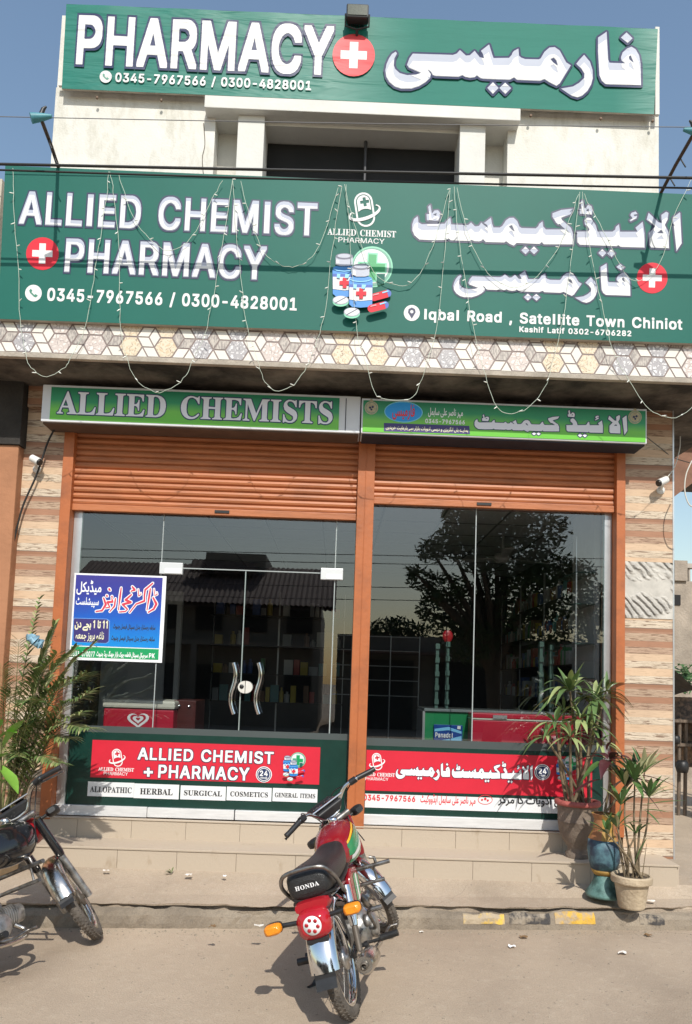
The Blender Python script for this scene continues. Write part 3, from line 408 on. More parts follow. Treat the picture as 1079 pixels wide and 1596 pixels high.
 'N': (494, [[399,-14,16,-2,13,8,1,407,11,25,39,12,3,19,-11,7,-137,0,-7,-7,3,-19,48,-18,8,-26,-2,-207,-225,273,-138,3,-8,-12,2,-11,24,-14,32,-44,0,-306,-9,-38,-9,-8,-32,-4,-8,-13,2,-11,6,-5,138,0,13,10,-7,16,-44,15,-7,19,1,277]]),
},
'q': {
 'A': (0, [[-22,-22,141,-6,25,9,11,22,-8,31,-44,19,23,52,108,-2,19,-50,-40,-14,-12,-23,3,-25,22,-18,212,-1,29,19,0,37,-34,25,-17,31,-163,388,-15,15,-31,7,-26,-16,-167,-412,-47,-38,-3,-31], [157,189,19,52,21,-50]]),
 'L': (0, [[2,-22,392,-6,33,19,27,156,-23,33,-37,-5,-42,-72,-35,-31,-42,-14,-64,1,0,338,60,25,8,31,-17,26,-243,5,-28,-18,4,-44,42,-15,9,-16,-1,-325,-8,-17,-45,-21,-5,-25]]),
 'I': (0, [[0,-22,242,-6,29,19,-1,37,-53,25,-7,19,0,319,7,15,37,7,15,15,2,31,-17,22,-237,3,-28,-18,4,-44,49,-16,6,-22,-1,-312,-6,-19,-52,-25,-4,-25]]),
 'E': (0, [[1,-22,397,-6,24,12,36,157,-22,28,-44,-6,-37,-64,-38,-29,-50,-12,-56,1,0,132,35,-19,28,-75,37,-3,21,28,-1,225,-26,26,-32,-7,-33,-75,-29,-13,0,119,50,4,56,-14,27,-28,18,-56,43,-10,23,29,0,131,-11,22,-25,9,-369,0,-27,-12,-8,-19,8,-31,46,-18,4,-20,0,-318,-4,-15,-51,-23,-5,-25]]),
 'D': (0, [[8,-22,272,-3,94,25,69,53,41,81,11,125,-24,94,-53,69,-69,41,-87,19,-244,2,-24,-12,-4,-44,15,-15,32,-5,8,-24,0,-325,-48,-31,-4,-25], [218,53,-8,19,0,312,8,21,43,-8,30,-25,21,-45,10,-74,-4,-94,-19,-62,-31,-34]]),
 'C': (0, [[197,-33,76,-6,94,22,50,31,53,60,-6,37,-35,22,-106,-73,-44,-8,-43,8,-40,39,-23,87,12,156,26,50,31,20,50,0,37,-19,76,-107,24,-6,28,12,8,169,-17,28,-31,4,-31,-29,-125,30,-82,-11,-87,-47,-69,-87,-25,-100,4,-69,19,-69,33,-56,38,-38,50,-32]]),
 'H': (0, [[2,-22,235,-6,25,13,25,-13,213,0,25,9,10,22,-4,23,-12,15,-37,12,-4,19,-1,306,4,25,50,25,-3,44,-28,12,-213,0,-25,-13,-25,13,-218,0,-19,-7,-13,-24,4,-25,51,-25,4,-19,-1,-318,-8,-17,-45,-21,-5,-25], [262,32,-50,27,0,134,102,-2,-2,-132], [212,278,1,125,49,20,49,-20,1,-125]]),
 'M': (0, [[1,-22,160,-6,32,19,-6,43,-52,25,1,186,108,-254,29,-19,32,7,118,272,2,-192,-50,-25,-8,-25,8,-25,23,-12,232,6,14,25,-5,25,-47,24,-4,20,0,312,6,19,46,25,4,25,-9,19,-24,12,-156,0,-25,-10,-113,-258,-118,262,-182,6,-19,-7,-12,-24,4,-25,15,-15,37,-8,4,-14,0,-325,-4,-13,-52,-25,-4,-25]]),
 'S': (0, [[30,-33,35,-5,25,20,94,-21,75,9,62,29,45,50,22,93,-23,79,-56,54,-132,66,-29,33,4,24,15,13,54,0,46,-37,40,-75,39,-5,21,30,0,137,-15,26,-31,7,-31,-19,-94,19,-50,-3,-56,-24,-44,-45,-25,-80,4,-43,20,-50,58,-57,124,-66,23,-40,-25,-37,-60,-1,-46,38,-42,93,-43,3,-19,-27,0,-163]]),
 'T': (0, [[79,-22,241,-6,28,12,8,25,-10,25,-45,15,-9,17,-1,331,23,1,28,-20,34,-80,44,-5,19,29,0,131,-13,24,-18,7,-394,0,-24,-12,-7,-150,18,-29,25,-4,19,8,35,81,28,20,20,-1,-2,-338,-57,-31,-5,-25]]),
},
'w': {
 'advocate': (0, [[6863,-165,41,33,14,89,28,27,66,8,45,29,100,-31,44,7,25,16,25,33,10,45,-12,55,-30,45,-51,29,-45,-3,-22,-13,-33,-36,-56,-100,-109,-33,-31,-33,-26,-50,-14,39,3,88,-9,12,-36,11,-44,-42,-23,-6,-33,8,-67,138,-11,7,-37,-16,-9,-12,39,-111,-12,-55,-36,-47,-92,-53,-7,-11,13,-34,19,-13,89,45,47,46,31,53,55,-13,56,10,38,-105,28,-38], [1152,-143,60,9,67,31,48,49,20,45,2,122,-25,55,-45,37,-64,-3,-61,-67,-13,-78,16,-36,46,-30,67,-12,-47,-36,-89,-27,-1,-37], [1415,-143,53,7,64,27,42,33,30,44,14,56,-2,78,-26,64,-44,38,-67,-3,-33,-26,-26,-40,-12,-78,15,-39,47,-27,65,-12,-45,-35,-89,-28,-2,-37], [2565,-143,81,-3,55,14,67,46,44,89,45,-17,44,6,56,47,44,-38,56,-22,44,6,33,25,67,-24,87,5,-32,-23,-15,-55,16,-26,33,-5,23,31,-22,33,17,22,-19,34,39,33,18,56,-7,66,-24,78,-14,13,-34,-13,-15,-22,31,-111,-9,-34,-17,-9,-45,-6,-33,13,-69,125,-53,34,-45,-8,-33,-23,-89,-132,-22,-8,-22,6,-24,19,-8,34,-9,300,-15,18,-44,-5,-10,-13,14,-378,-11,-44,-21,-34,-39,-27,-45,-10,-77,11,-34,23,-13,25,9,112,-40,20,-25,-32,-15,-77,15,-67,54,-56], [4299,-143,91,-4,100,24,70,47,30,62,44,4,67,27,56,-30,100,3,100,18,89,32,14,17,-26,43,-88,-23,-45,21,-24,37,-2,22,15,27,33,16,66,2,17,44,-38,23,-56,-2,-52,-21,-37,-38,-14,-40,0,-44,30,-56,-5,-9,-55,-6,-33,10,-16,16,-11,45,-6,289,-23,18,-33,-2,-14,-16,6,-345,-48,-15,-152,38,-15,-52,84,-48,-6,-22,-22,-19,-100,-30,-56,0,-66,22,-27,26,-6,23,11,100,-45,20,-11,-9,-26,-100,11,-56,48,-58], [5228,-143,40,11,66,42,36,36,31,56,78,-15,44,12,34,25,33,-26,111,-19,78,0,110,23,40,22,30,33,16,45,-5,55,-21,34,-37,28,-33,9,-56,-3,-66,-31,-48,-37,-86,-98,-22,6,-9,14,10,67,-45,26,-18,-15,-27,-79,-44,-24,-40,14,-49,116,-22,23,-11,-3,-36,-25,40,-111,-10,-44,-36,-56,-94,-55,-8,-11,6,-23], [701,-121,22,-3,29,26,1,22,-19,24,-33,2,-23,-26,2,-22], [783,-121,29,0,21,23,-5,33,-16,15,-33,-2,-18,-24,0,-22], [1972,-121,29,0,22,25,34,-27,22,0,22,19,4,28,-26,27,-22,0,-34,-26,-22,25,-22,2,-28,-28,0,-22], [174,-21,183,8,89,22,66,32,56,-42,66,-13,67,4,56,27,33,-20,56,-11,133,4,55,16,49,51,-2,67,-47,73,-79,82,164,89,8,11,-14,34,-23,10,-133,-65,-63,-45,-16,-34,6,-33,110,-100,22,-33,4,-34,-19,-16,-133,-10,-67,13,-6,25,9,66,-14,14,-33,4,-16,-18,-21,-78,-30,-21,-44,-5,-56,14,-9,57,-35,23,-67,-49,-78,-33,-111,-18,-133,4,-69,28,-13,34,7,78,-36,16,-23,-12,-12,-49,-3,-55,11,-34,49,-50], [1729,-9,83,-1,34,9,33,25,33,-26,45,-12,55,4,56,21,24,24,16,44,-6,89,-23,67,-11,10,-22,-5,-31,-27,29,-100,-5,-45,-71,-15,-34,12,-11,14,-40,100,-60,99,-11,7,-29,-17,-16,-22,58,-100,16,-55,-18,-27,-44,-10,-89,20,-9,-6,-21,-44,30,-23], [2200,-9,34,1,12,21,-7,378,-5,23,-22,17,-33,-4,-12,-14,11,-389], [3488,-9,91,-1,55,27,23,-19,44,-12,45,4,44,24,67,-28,66,12,34,23,23,47,3,56,-24,100,-25,21,-30,-10,-14,-16,29,-117,-2,-23,-16,-19,-33,-7,-34,9,-6,17,7,78,-12,13,-33,5,-17,-18,-18,-78,-21,-21,-33,-4,-30,14,9,78,-46,25,-17,-14,-23,-78,-15,-19,-33,-7,-45,7,-14,8,-7,34,-12,311,-22,18,-34,-4,-12,-14,12,-338,19,-51], [6121,-9,91,-1,54,23,36,55,0,78,-23,83,-22,16,-23,-7,-24,-25,30,-100,-6,-44,-55,-16,-62,15,-11,45,-12,300,-15,18,-33,0,-18,-18,13,-345,27,-54], [1223,56,-12,12,-1,34,20,33,27,4,27,-37,3,-45], [1490,55,-18,24,7,33,22,27,22,0,26,-37,3,-45], [3034,57,-44,45,29,44,27,10,23,-21,25,-67,-15,-19], [5712,47,-10,10,29,34,81,59,56,11,38,-26,-2,-44,-36,-28,-45,-12], [7123,64,-30,15,19,44,22,26,34,-2,25,-34,3,-34,-28,-20], [244,246,102,8,38,48,-1,33,-15,21,-34,16,-42,-4,-1,34,-23,15,-29,-15,0,-89,-31,-34,6,-22], [6241,291,25,11,14,22,-12,32,-22,13,-29,-12,-12,-22,7,-29], [1703,346,87,-7,44,12,34,40,-5,44,-29,27,-55,-4,-11,48,-34,3,-11,-18,-4,-89,-25,-23]]),
 'centre': (0, [[-1,-150,49,13,58,35,38,35,37,60,58,-13,100,3,64,17,34,25,11,17,11,41,-10,50,-43,67,-81,75,170,92,-1,25,-21,38,-25,-2,-150,-79,-42,-32,-18,-34,-2,-25,9,-16,69,-59,55,-58,14,-33,-6,-17,-54,-13,-100,1,-21,20,-54,125,-17,5,-33,-15,-19,-23,34,-75,3,-58,-17,-42,-26,-30,-96,-53,-5,-17], [480,-150,34,7,67,38,42,38,41,59,50,-12,25,3,29,9,30,23,83,-28,50,1,29,12,26,25,15,33,1,67,-17,42,-26,33,-28,19,-33,9,-42,-8,-51,-45,-55,-100,-19,-13,-17,0,-29,13,-59,133,-12,6,-36,-14,-18,-25,32,-75,1,-67,-20,-41,-25,-25,-92,-50,-3,-25,14,-34], [2727,-150,71,14,44,19,50,42,31,50,13,67,-9,83,-32,58,-39,28,-50,2,-25,-9,-33,-29,-28,-50,-9,-67,16,-41,37,-28,70,-14,-45,-29,-75,-19,-14,-10,6,-50], [3679,-150,77,-2,75,16,67,35,43,43,23,50,-4,41,-29,29,-92,42,-18,21,13,25,39,28,41,5,34,-10,16,8,21,44,-12,21,-59,17,-66,-11,-50,-32,-42,-53,-13,-50,9,-42,37,-33,91,-42,-19,-33,-55,-29,-42,-9,-66,0,-59,21,-16,17,-10,33,14,92,-13,13,-33,12,-21,-9,-26,-91,2,-50,12,-34,16,-25,42,-34], [3988,-150,60,23,58,41,43,53,16,33,11,50,-3,50,-24,75,-26,37,-42,-12,-20,-25,39,-100,0,-25,-19,-50,-33,-36,-92,-50,8,-43], [2519,-125,37,-2,25,20,25,-21,33,2,25,33,-4,26,-12,16,-22,9,-28,-6,-17,-18,-25,21,-33,0,-19,-13,-9,-25,6,-25], [4419,-125,37,-2,25,22,25,-23,33,1,23,27,-1,33,-13,17,-22,8,-28,-6,-17,-18,-25,21,-33,0,-23,-22,-5,-16,6,-25], [1912,-25,136,-3,125,11,64,17,44,23,34,44,10,50,-7,50,-26,75,-19,10,-42,-14,-10,-13,23,-92,3,-25,-8,-20,-50,-23,-66,-10,-184,-2,-83,19,-18,20,-6,25,8,75,-21,16,-38,4,-17,-25,-11,-54,1,-50,10,-32,25,-32,29,-19], [1312,-17,102,-3,75,10,45,18,32,34,10,50,-18,58,-35,50,-81,75,170,92,2,16,-25,47,-25,-2,-133,-68,-50,-35,-21,-25,-7,-33,9,-25,111,-100,27,-50,-11,-20,-50,-10,-108,0,-28,13,-17,342,-22,21,-41,-1,-14,-12,13,-367,14,-33,20,-21], [2471,-17,110,5,50,24,24,30,9,25,1,75,-28,100,-14,9,-17,-1,-33,-14,-12,-19,31,-109,-4,-33,-15,-11,-25,-2,-67,2,-17,9,-20,344,-13,19,-42,2,-21,-21,12,-350,26,-56,33,-20], [3046,-17,52,-3,71,20,38,33,16,42,0,42,-23,66,-43,75,-34,34,-42,-24,-11,-18,64,-108,10,-34,-5,-32,-25,-12,-50,-2,-66,18,-18,-13,-18,-34,2,-16,10,-9], [4329,-17,89,0,30,6,33,19,33,-18,34,-7,83,0,67,13,50,20,50,-20,66,-13,67,0,58,32,67,-27,58,-1,42,19,23,27,13,42,-1,42,-19,50,-33,39,-25,15,-41,7,-34,-10,-33,-26,-78,-125,-39,-6,-50,7,-13,7,40,67,-2,63,-25,31,-25,14,-75,9,-75,-26,-25,-16,-27,-34,-1,-25,10,-25,60,-61,-67,-11,-83,8,-5,23,8,66,-16,17,-37,7,-19,-15,-19,-75,-12,-22,-33,-8,-59,2,-14,11,-5,17,-13,325,-18,20,-41,1,-21,-21,9,-300,9,-67,28,-44], [3286,-8,45,-5,22,21,-11,409,-19,21,-42,-1,-17,-20,8,-367,4,-42], [889,65,-50,18,27,50,23,14,25,-14,16,-41,-7,-22], [2798,63,-8,12,4,33,12,21,17,7,23,-19,13,-50,-11,-8], [5073,65,-46,18,26,50,28,14,28,-22,10,-42,-14,-16], [4756,106,-61,61,53,13,41,-12,-2,-26], [1984,225,30,0,25,23,25,-23,25,-2,27,19,8,33,-15,25,-20,11,-25,-2,-25,-24,-25,24,-32,-1,-20,-16,-9,-25,10,-25], [78,258,36,0,26,34,-9,33,-25,17,-33,-7,-20,-27,3,-28]]),
 'strip': (0, [[3986,-182,237,-3,134,25,12,44,-23,17,-178,-19,-111,0,-134,22,-21,14,2,11,75,36,144,22,89,3,45,25,33,-22,33,-6,56,3,44,18,56,-21,67,6,46,36,16,44,-1,78,-27,89,-34,3,-35,-25,32,-111,-4,-34,-16,-13,-44,-2,-22,15,8,78,-8,15,-34,10,-25,-14,-15,-78,-15,-21,-56,-3,-16,24,9,67,-15,15,-33,5,-13,-9,-19,-66,-24,-36,-200,-17,-122,-47,-47,-56,-3,-33,15,-34,57,-38], [111,-138,46,-8,111,7,78,46,44,86,78,-6,78,25,26,28,12,44,-2,67,-25,85,-34,9,-38,-27,31,-100,-2,-45,-13,-11,-67,-5,-33,8,-16,19,-30,89,-21,3,-37,-14,-6,-11,23,-89,1,-66,-25,-45,-56,-25,-77,-2,-60,27,-21,56,20,77,-28,23,-34,1,-25,-68,0,-78,37,-62], [1095,-138,28,-6,76,40,47,42,39,58,38,-9,100,5,67,21,123,60,44,9,14,14,-3,40,-167,75,-44,10,-78,-9,-16,-16,16,-47,100,-5,64,-26,-97,-47,-112,-14,-35,27,-42,109,-23,18,-22,-11,-26,-27,40,-100,-11,-55,-47,-59,-81,-41,-6,-22], [3130,-138,27,-5,75,39,58,56,24,44,12,44,-1,56,-30,88,-27,27,-32,-15,-15,-23,37,-89,-9,-66,-44,-56,-85,-44,-7,-11], [4777,-138,24,-6,78,39,44,38,39,63,11,44,-2,67,-22,66,-26,35,-38,-12,-16,-23,37,-89,-14,-77,-46,-50,-79,-39,-4,-22], [5135,-138,33,-4,66,35,45,37,36,54,14,45,0,78,-26,77,-24,25,-36,-13,-15,-23,33,-77,-1,-67,-48,-67,-89,-46,-5,-9], [6811,-138,12,-8,45,5,65,25,46,34,36,55,14,67,-11,89,-28,51,-44,28,-45,2,-29,-14,-50,-67,-13,-56,14,-49,34,-30,76,-21,-32,-25,-95,-30,-8,-11], [7744,-138,124,-8,89,19,80,56,20,57,66,7,34,22,55,-28,67,3,44,17,34,-18,55,-2,34,8,33,27,55,-32,112,4,44,24,26,44,0,89,-21,78,-27,17,-47,-28,33,-122,-8,-27,-23,-11,-66,0,-30,15,-17,45,-6,78,-25,19,-33,-7,-9,-12,4,-112,-29,-26,-33,0,-22,15,3,89,-48,15,-15,-15,-15,-78,-25,-25,-56,6,3,86,-14,14,-33,7,-14,-10,-29,-89,-24,-15,-56,4,-111,32,-13,-10,-9,-46,78,-39,8,-15,-30,-35,-78,-25,-89,1,-60,26,-23,45,14,88,-31,26,-22,0,-27,-59,0,-100,39,-55], [9209,-138,37,-6,77,25,45,30,39,51,19,67,-8,89,-26,55,-35,29,-34,10,-44,-10,-33,-27,-27,-46,-10,-78,14,-32,34,-26,66,-10,7,-10,-40,-28,-89,-27,-5,-11], [9715,-138,42,-8,122,7,55,21,62,47,29,44,2,56,-37,36,-93,42,-9,22,46,49,34,11,64,-5,18,34,-5,22,-44,17,-67,-2,-55,-31,-51,-62,-10,-55,11,-34,28,-25,89,-39,8,-13,-20,-30,-44,-28,-44,-13,-67,-2,-61,17,-33,33,-7,34,16,66,-4,23,-33,16,-23,-5,-25,-78,2,-67,40,-66], [10044,-138,35,-4,67,36,55,52,33,53,34,-12,78,3,66,32,25,51,3,45,-35,122,-26,5,-39,-27,33,-122,-7,-23,-20,-13,-79,2,-13,11,-53,128,-22,7,-33,-18,-5,-28,31,-78,-3,-55,-35,-55,-100,-57,-5,-21], [10455,-138,35,-4,70,38,52,49,34,55,33,-13,111,0,67,15,33,23,67,-34,66,-4,45,7,44,25,24,43,4,67,-34,111,-27,5,-38,-27,31,-100,-4,-45,-22,-13,-56,-2,-44,20,-67,98,-100,97,175,100,-2,23,-18,26,-33,2,23,27,-12,33,-22,8,-33,-14,-186,-116,3,-22,16,-17,33,-3,-17,-36,6,-43,111,-108,25,-37,-2,-22,-56,-17,-111,5,-67,139,-22,7,-22,-9,-18,-26,32,-77,4,-34,-5,-33,-35,-56,-100,-58,-45,39,-33,-11,-11,-19,-34,30,-24,-3,-23,-22,2,-33,23,-18,33,2,23,24,22,-26,33,0,22,26], [11568,-138,44,-8,100,6,53,24,47,47,26,65,2,77,-39,114,-22,10,-46,-35,35,-100,1,-55,-34,-56,-45,-22,-78,-4,-59,26,-21,45,18,88,-38,27,-24,-4,-26,-78,2,-67,37,-62], [12898,-138,36,-2,66,36,49,44,33,56,11,100,-24,77,-24,34,-42,-11,-14,-23,37,-89,-9,-66,-43,-56,-85,-44,-5,-22], [435,-116,33,-8,22,10,10,32,-10,24,-22,12,-34,-10,-13,-37], [514,-116,20,-8,35,8,13,34,-14,26,-34,10,-22,-12,-10,-24], [928,-116,40,-6,22,22,22,-19,34,-4,32,30,-10,31,-22,14,-23,0,-33,-22,-22,21,-22,3,-29,-25,-2,-22], [2490,-116,44,-6,23,34,22,-32,33,-2,20,18,6,22,-26,33,-33,-2,-22,-28,-11,21,-34,12,-22,-11,-14,-25], [3565,-116,36,-6,23,18,4,33,-18,22,-31,4,-22,-16,-7,-32], [5571,-116,30,-8,30,20,6,22,-20,33,-27,6,-25,-17,-11,-22], [6609,-116,37,-7,33,24,22,-23,33,0,24,40,-12,25,-23,11,-33,-11,-11,-17,-27,25,-29,1,-27,-34], [8569,-116,43,-6,22,26,23,-24,33,-3,23,19,2,33,-22,22,-25,3,-34,-30,-11,19,-33,11,-22,-11,-14,-25], [12081,-116,42,-1,16,24,-4,22,-15,11,17,33,-32,23,41,23,23,43,4,67,-15,67,-24,48,-22,1,-32,-16,-6,-11,31,-100,-4,-44,-44,-17,-67,8,-16,53,-12,300,-16,16,-34,0,-19,-16,16,-367,19,-33,40,-26,127,-8,-30,-55], [13688,-116,35,-3,16,15,4,22,-17,22,14,33,-30,23,38,22,25,44,1,89,-28,90,-34,2,-34,-25,31,-111,-3,-34,-16,-11,-44,-5,-34,9,-66,124,-34,29,-33,7,-33,-5,-48,-37,-79,-122,-62,0,-13,11,-7,34,-11,311,-25,16,-40,-5,-7,-78,11,-267,25,-68,44,-25,78,-4,34,7,44,39,46,-37,43,-16,44,0,45,28,33,-18,89,-1,8,-5,-27,-55,1,-22], [1971,-16,75,-8,133,6,100,22,78,36,33,-34,44,-16,89,-3,67,17,33,29,16,40,-2,78,-21,78,-26,17,-33,-11,-16,-17,31,-100,-2,-45,-13,-11,-78,-5,-45,11,-11,16,0,44,-33,18,-133,-74,-167,-26,-78,4,-73,23,-21,45,11,66,-17,18,-33,10,-17,-16,-11,-45,3,-89,50,-55], [5975,-16,226,-5,100,15,56,20,44,40,16,53,-27,124,-22,16,-34,-12,-15,-17,29,-100,-14,-37,-44,-20,-89,-13,-178,1,-66,17,-31,41,8,80,-22,18,-34,2,-24,-67,11,-89,47,-46], [12493,-16,164,-8,200,17,26,14,12,44,-16,16,-156,-19,-177,0,-108,25,-9,23,39,34,44,63,11,1,45,-68,33,14,17,22,-50,92,-34,23,-33,1,-22,-14,-103,-124,-22,-44,3,-34,22,-36,44,-25], [667,-4,112,-7,44,14,23,19,33,-26,33,-9,78,4,42,16,32,33,12,44,-2,67,-28,89,-34,3,-34,-25,26,-78,2,-67,-16,-13,-67,-3,-34,27,-29,78,-59,107,-22,18,-22,-11,-25,-25,61,-111,12,-56,-15,-16,-33,-11,-109,16,-27,-44], [2767,-4,45,-9,145,6,155,43,14,26,-25,40,-89,-22,-58,38,-10,33,17,33,29,15,56,-2,22,14,0,47,-45,13,-89,-17,-47,-47,-13,-78,35,-67,-86,-5,-33,13,-14,92,-5,256,-14,14,-34,2,-26,-16,12,-345,23,-55], [3453,-4,104,-9,66,20,25,22,15,33,0,89,-28,89,-34,3,-34,-25,26,-78,2,-67,-49,-16,-67,12,-14,71,-6,267,-13,24,-45,3,-17,-16,14,-345,14,-44], [5050,-4,40,-6,25,17,-11,411,-25,16,-33,-2,-14,-14,11,-411], [5460,-4,97,-9,66,17,38,36,12,89,-25,100,-14,15,-22,1,-38,-27,31,-100,-4,-45,-44,-16,-56,3,-18,13,-21,345,-16,16,-34,0,-19,-16,13,-345,17,-51], [6535,-4,111,-9,66,19,40,45,7,78,-24,100,-12,14,-22,2,-39,-27,29,-100,-3,-45,-20,-13,-34,-3,-55,2,-22,14,-20,345,-14,14,-33,2,-25,-16,11,-322,18,-67], [7107,-4,39,-9,88,4,52,27,22,33,9,56,-15,55,-45,85,-34,39,-33,-14,-17,-21,62,-111,8,-56,-9,-14,-44,-13,-100,15,-28,-43,17,-21], [7384,-4,39,-6,25,17,-11,400,-9,22,-16,5,-33,-2,-14,-14,8,-378], [8804,-4,42,-9,88,5,47,26,23,33,9,45,-11,55,-45,89,-45,47,-45,-36,68,-122,4,-45,-16,-18,-33,-9,-106,16,-26,-44,19,-22], [11210,-4,47,-6,16,17,-11,411,-16,16,-34,0,-19,-16,5,-367], [13490,49,-62,47,6,27,34,32,26,-15,25,-56,-7,-32], [6901,57,-18,16,-1,23,16,33,25,8,24,-19,12,-56], [9290,60,-13,24,11,34,13,17,22,1,26,-29,9,-45,-24,-8], [2076,229,25,-1,33,22,23,-20,22,-4,28,25,0,33,-39,24,-34,-24,-36,23,-19,-2,-22,-14,-6,-18,6,-28], [6083,229,29,2,22,28,23,-26,33,-4,24,22,-1,33,-34,25,-31,-13,-14,-20,-22,27,-33,1,-20,-20,-5,-22], [1421,262,25,-3,28,25,-2,34,-15,15,-34,3,-23,-18,-2,-34], [5230,262,27,-4,28,26,-2,34,-15,15,-34,3,-22,-18,-3,-34], [10130,262,27,-4,28,26,-2,34,-15,15,-34,3,-22,-19,-3,-33], [11054,296,36,-4,17,15,8,22,-15,33,-32,7,-22,-11,-8,-40]]),
 'name': (0, [[4417,-164,22,-4,35,29,13,92,27,27,66,9,50,31,42,-21,58,-11,34,5,33,16,21,27,11,42,-3,50,-29,56,-33,31,-25,7,-59,-8,-25,-17,-21,-27,-56,-100,-14,-11,-67,-9,-25,-10,-29,-29,-21,-59,-8,4,-10,30,2,92,-9,14,-42,9,-41,-41,-49,1,-20,25,-48,116,-25,6,-33,-17,-5,-21,30,-62,6,-30,-6,-56,-42,-56,-96,-55,15,-50,14,-9,17,4,67,34,46,38,45,70,50,-13,59,7,27,-89,19,-33], [150,-147,55,-2,84,22,50,38,28,42,13,42,50,-10,42,5,58,42,50,-41,59,-15,33,8,33,23,67,-22,58,6,7,-5,-20,-25,-8,-25,1,-33,20,-22,34,0,14,14,4,25,-21,25,19,25,-16,22,-20,3,28,11,23,22,20,50,-4,75,-28,92,-19,2,-45,-19,29,-117,-1,-33,-17,-17,-50,-3,-25,6,-19,22,-35,75,-28,42,-34,20,-25,4,-42,-11,-44,-38,-73,-118,-41,1,-19,17,-10,33,-10,309,-11,13,-50,0,-11,-13,0,-50,12,-342,-22,-58,-38,-34,-25,-9,-50,-5,-41,6,-34,19,-26,39,0,42,14,67,-46,19,-16,-11,-13,-33,-11,-84,18,-58,22,-29,33,-25], [1890,-147,65,-2,100,22,50,26,25,23,19,31,6,29,67,10,42,22,50,-26,100,0,108,18,100,34,8,13,-16,45,-25,3,-68,-23,-52,25,-23,42,9,30,25,20,84,4,12,54,-21,14,-66,4,-67,-25,-31,-35,-15,-50,7,-58,27,-42,-88,0,-24,25,-8,50,-8,284,-18,15,-50,-5,6,-352,-15,-18,-50,-2,-116,35,-25,0,-14,-57,14,-12,58,-20,15,-18,-27,-33,-62,-25,-51,-7,-92,14,-37,26,-13,25,13,109,-46,20,-15,-12,-16,-42,-9,-58,5,-42,13,-33,22,-27,42,-29], [2796,-147,59,21,50,33,37,38,30,53,50,-13,42,3,33,11,25,18,58,-28,67,-10,125,1,83,18,50,28,29,35,12,42,-1,42,-9,25,-31,38,-33,17,-83,0,-59,-25,-50,-36,-91,-105,-27,19,8,75,-6,9,-42,12,-15,-13,-18,-66,-15,-25,-44,-12,-25,6,-17,22,-46,117,-28,4,-38,-29,39,-100,-8,-58,-38,-50,-98,-59,5,-33], [1090,-14,65,4,42,23,42,-23,33,-5,50,5,42,19,33,-18,50,-6,67,22,29,38,11,50,-5,58,-23,83,-21,13,-41,-16,-9,-13,32,-125,-7,-22,-16,-13,-59,4,-6,22,9,67,-11,15,-33,9,-22,-7,-19,-92,-18,-18,-41,-2,-23,12,7,83,-18,13,-33,7,-14,-12,-19,-75,-17,-24,-75,-2,-18,18,-5,42,-14,308,-13,7,-50,-4,-5,-78,16,-300,10,-25,29,-28], [3717,-14,72,4,60,30,20,33,7,33,-11,92,-26,69,-17,0,-42,-18,-2,-18,29,-91,0,-42,-18,-17,-25,-3,-42,0,-33,9,-12,44,-12,309,-10,13,-50,0,-11,-13,1,-67,17,-300,27,-46,33,-15], [622,51,-31,19,-30,33,22,33,22,19,17,-4,17,-23,22,-58,-14,-19], [3272,52,67,69,41,26,50,12,24,-6,19,-17,5,-25,-4,-16,-44,-32,-75,-13], [4714,61,-49,17,-1,8,29,50,29,15,35,-31,8,-34,-18,-23], [3791,295,31,-4,21,12,8,33,-21,30,-25,4,-29,-17,-5,-33]]),
 'med': (0, [[123,-142,41,-7,58,3,75,24,53,47,30,70,50,-10,100,2,67,17,33,23,34,-25,50,-15,66,1,59,17,35,37,13,50,-5,58,-22,83,-13,13,-17,1,-33,-14,-10,-16,32,-117,-3,-25,-11,-11,-75,-7,-33,9,-21,17,-75,109,-86,83,173,92,3,16,-14,34,-22,11,-158,-82,-40,-29,-15,-25,-4,-34,8,-16,119,-117,16,-25,0,-25,-59,-18,-108,5,-18,13,-11,33,-10,309,-20,18,-41,-3,-11,-15,0,-50,12,-342,-23,-58,-28,-26,-50,-17,-59,0,-25,7,-37,27,-14,25,0,42,14,67,-46,22,-22,-22,-18,-75,10,-75,55,-63], [754,-125,26,3,25,25,17,-24,17,-6,25,6,17,21,2,25,-9,17,-19,11,-33,-4,-17,-23,-25,25,-33,1,-21,-19,-5,-16,6,-25], [1287,-125,27,3,25,21,16,-20,25,-6,17,6,18,29,-7,34,-36,13,-25,-11,-8,-14,-34,23,-25,-1,-22,-19,-5,-25,11,-21], [984,-8,46,-7,50,3,34,9,33,23,33,-26,50,-9,59,5,50,24,25,-19,33,-7,75,-1,33,9,25,23,59,-23,66,-6,42,16,19,19,16,42,3,41,-16,50,-22,32,-25,22,-50,12,-42,-12,-25,-22,-56,-98,-35,-35,-42,0,-42,13,3,97,-44,11,-20,-11,-13,-67,-17,-31,-34,-12,-33,0,-27,18,-70,158,-26,42,-19,12,-33,-17,-15,-20,66,-117,8,-50,-17,-18,-34,-8,-41,1,-59,19,-8,-4,-21,-31,0,-25], [1597,67,-25,12,-1,13,31,50,28,9,34,-36,2,-40,-27,-15], [977,342,87,-5,50,17,26,46,-14,50,-21,14,-25,4,-33,-7,-11,47,-39,3,-8,-19,0,-84,-27,-25,-1,-33]]),
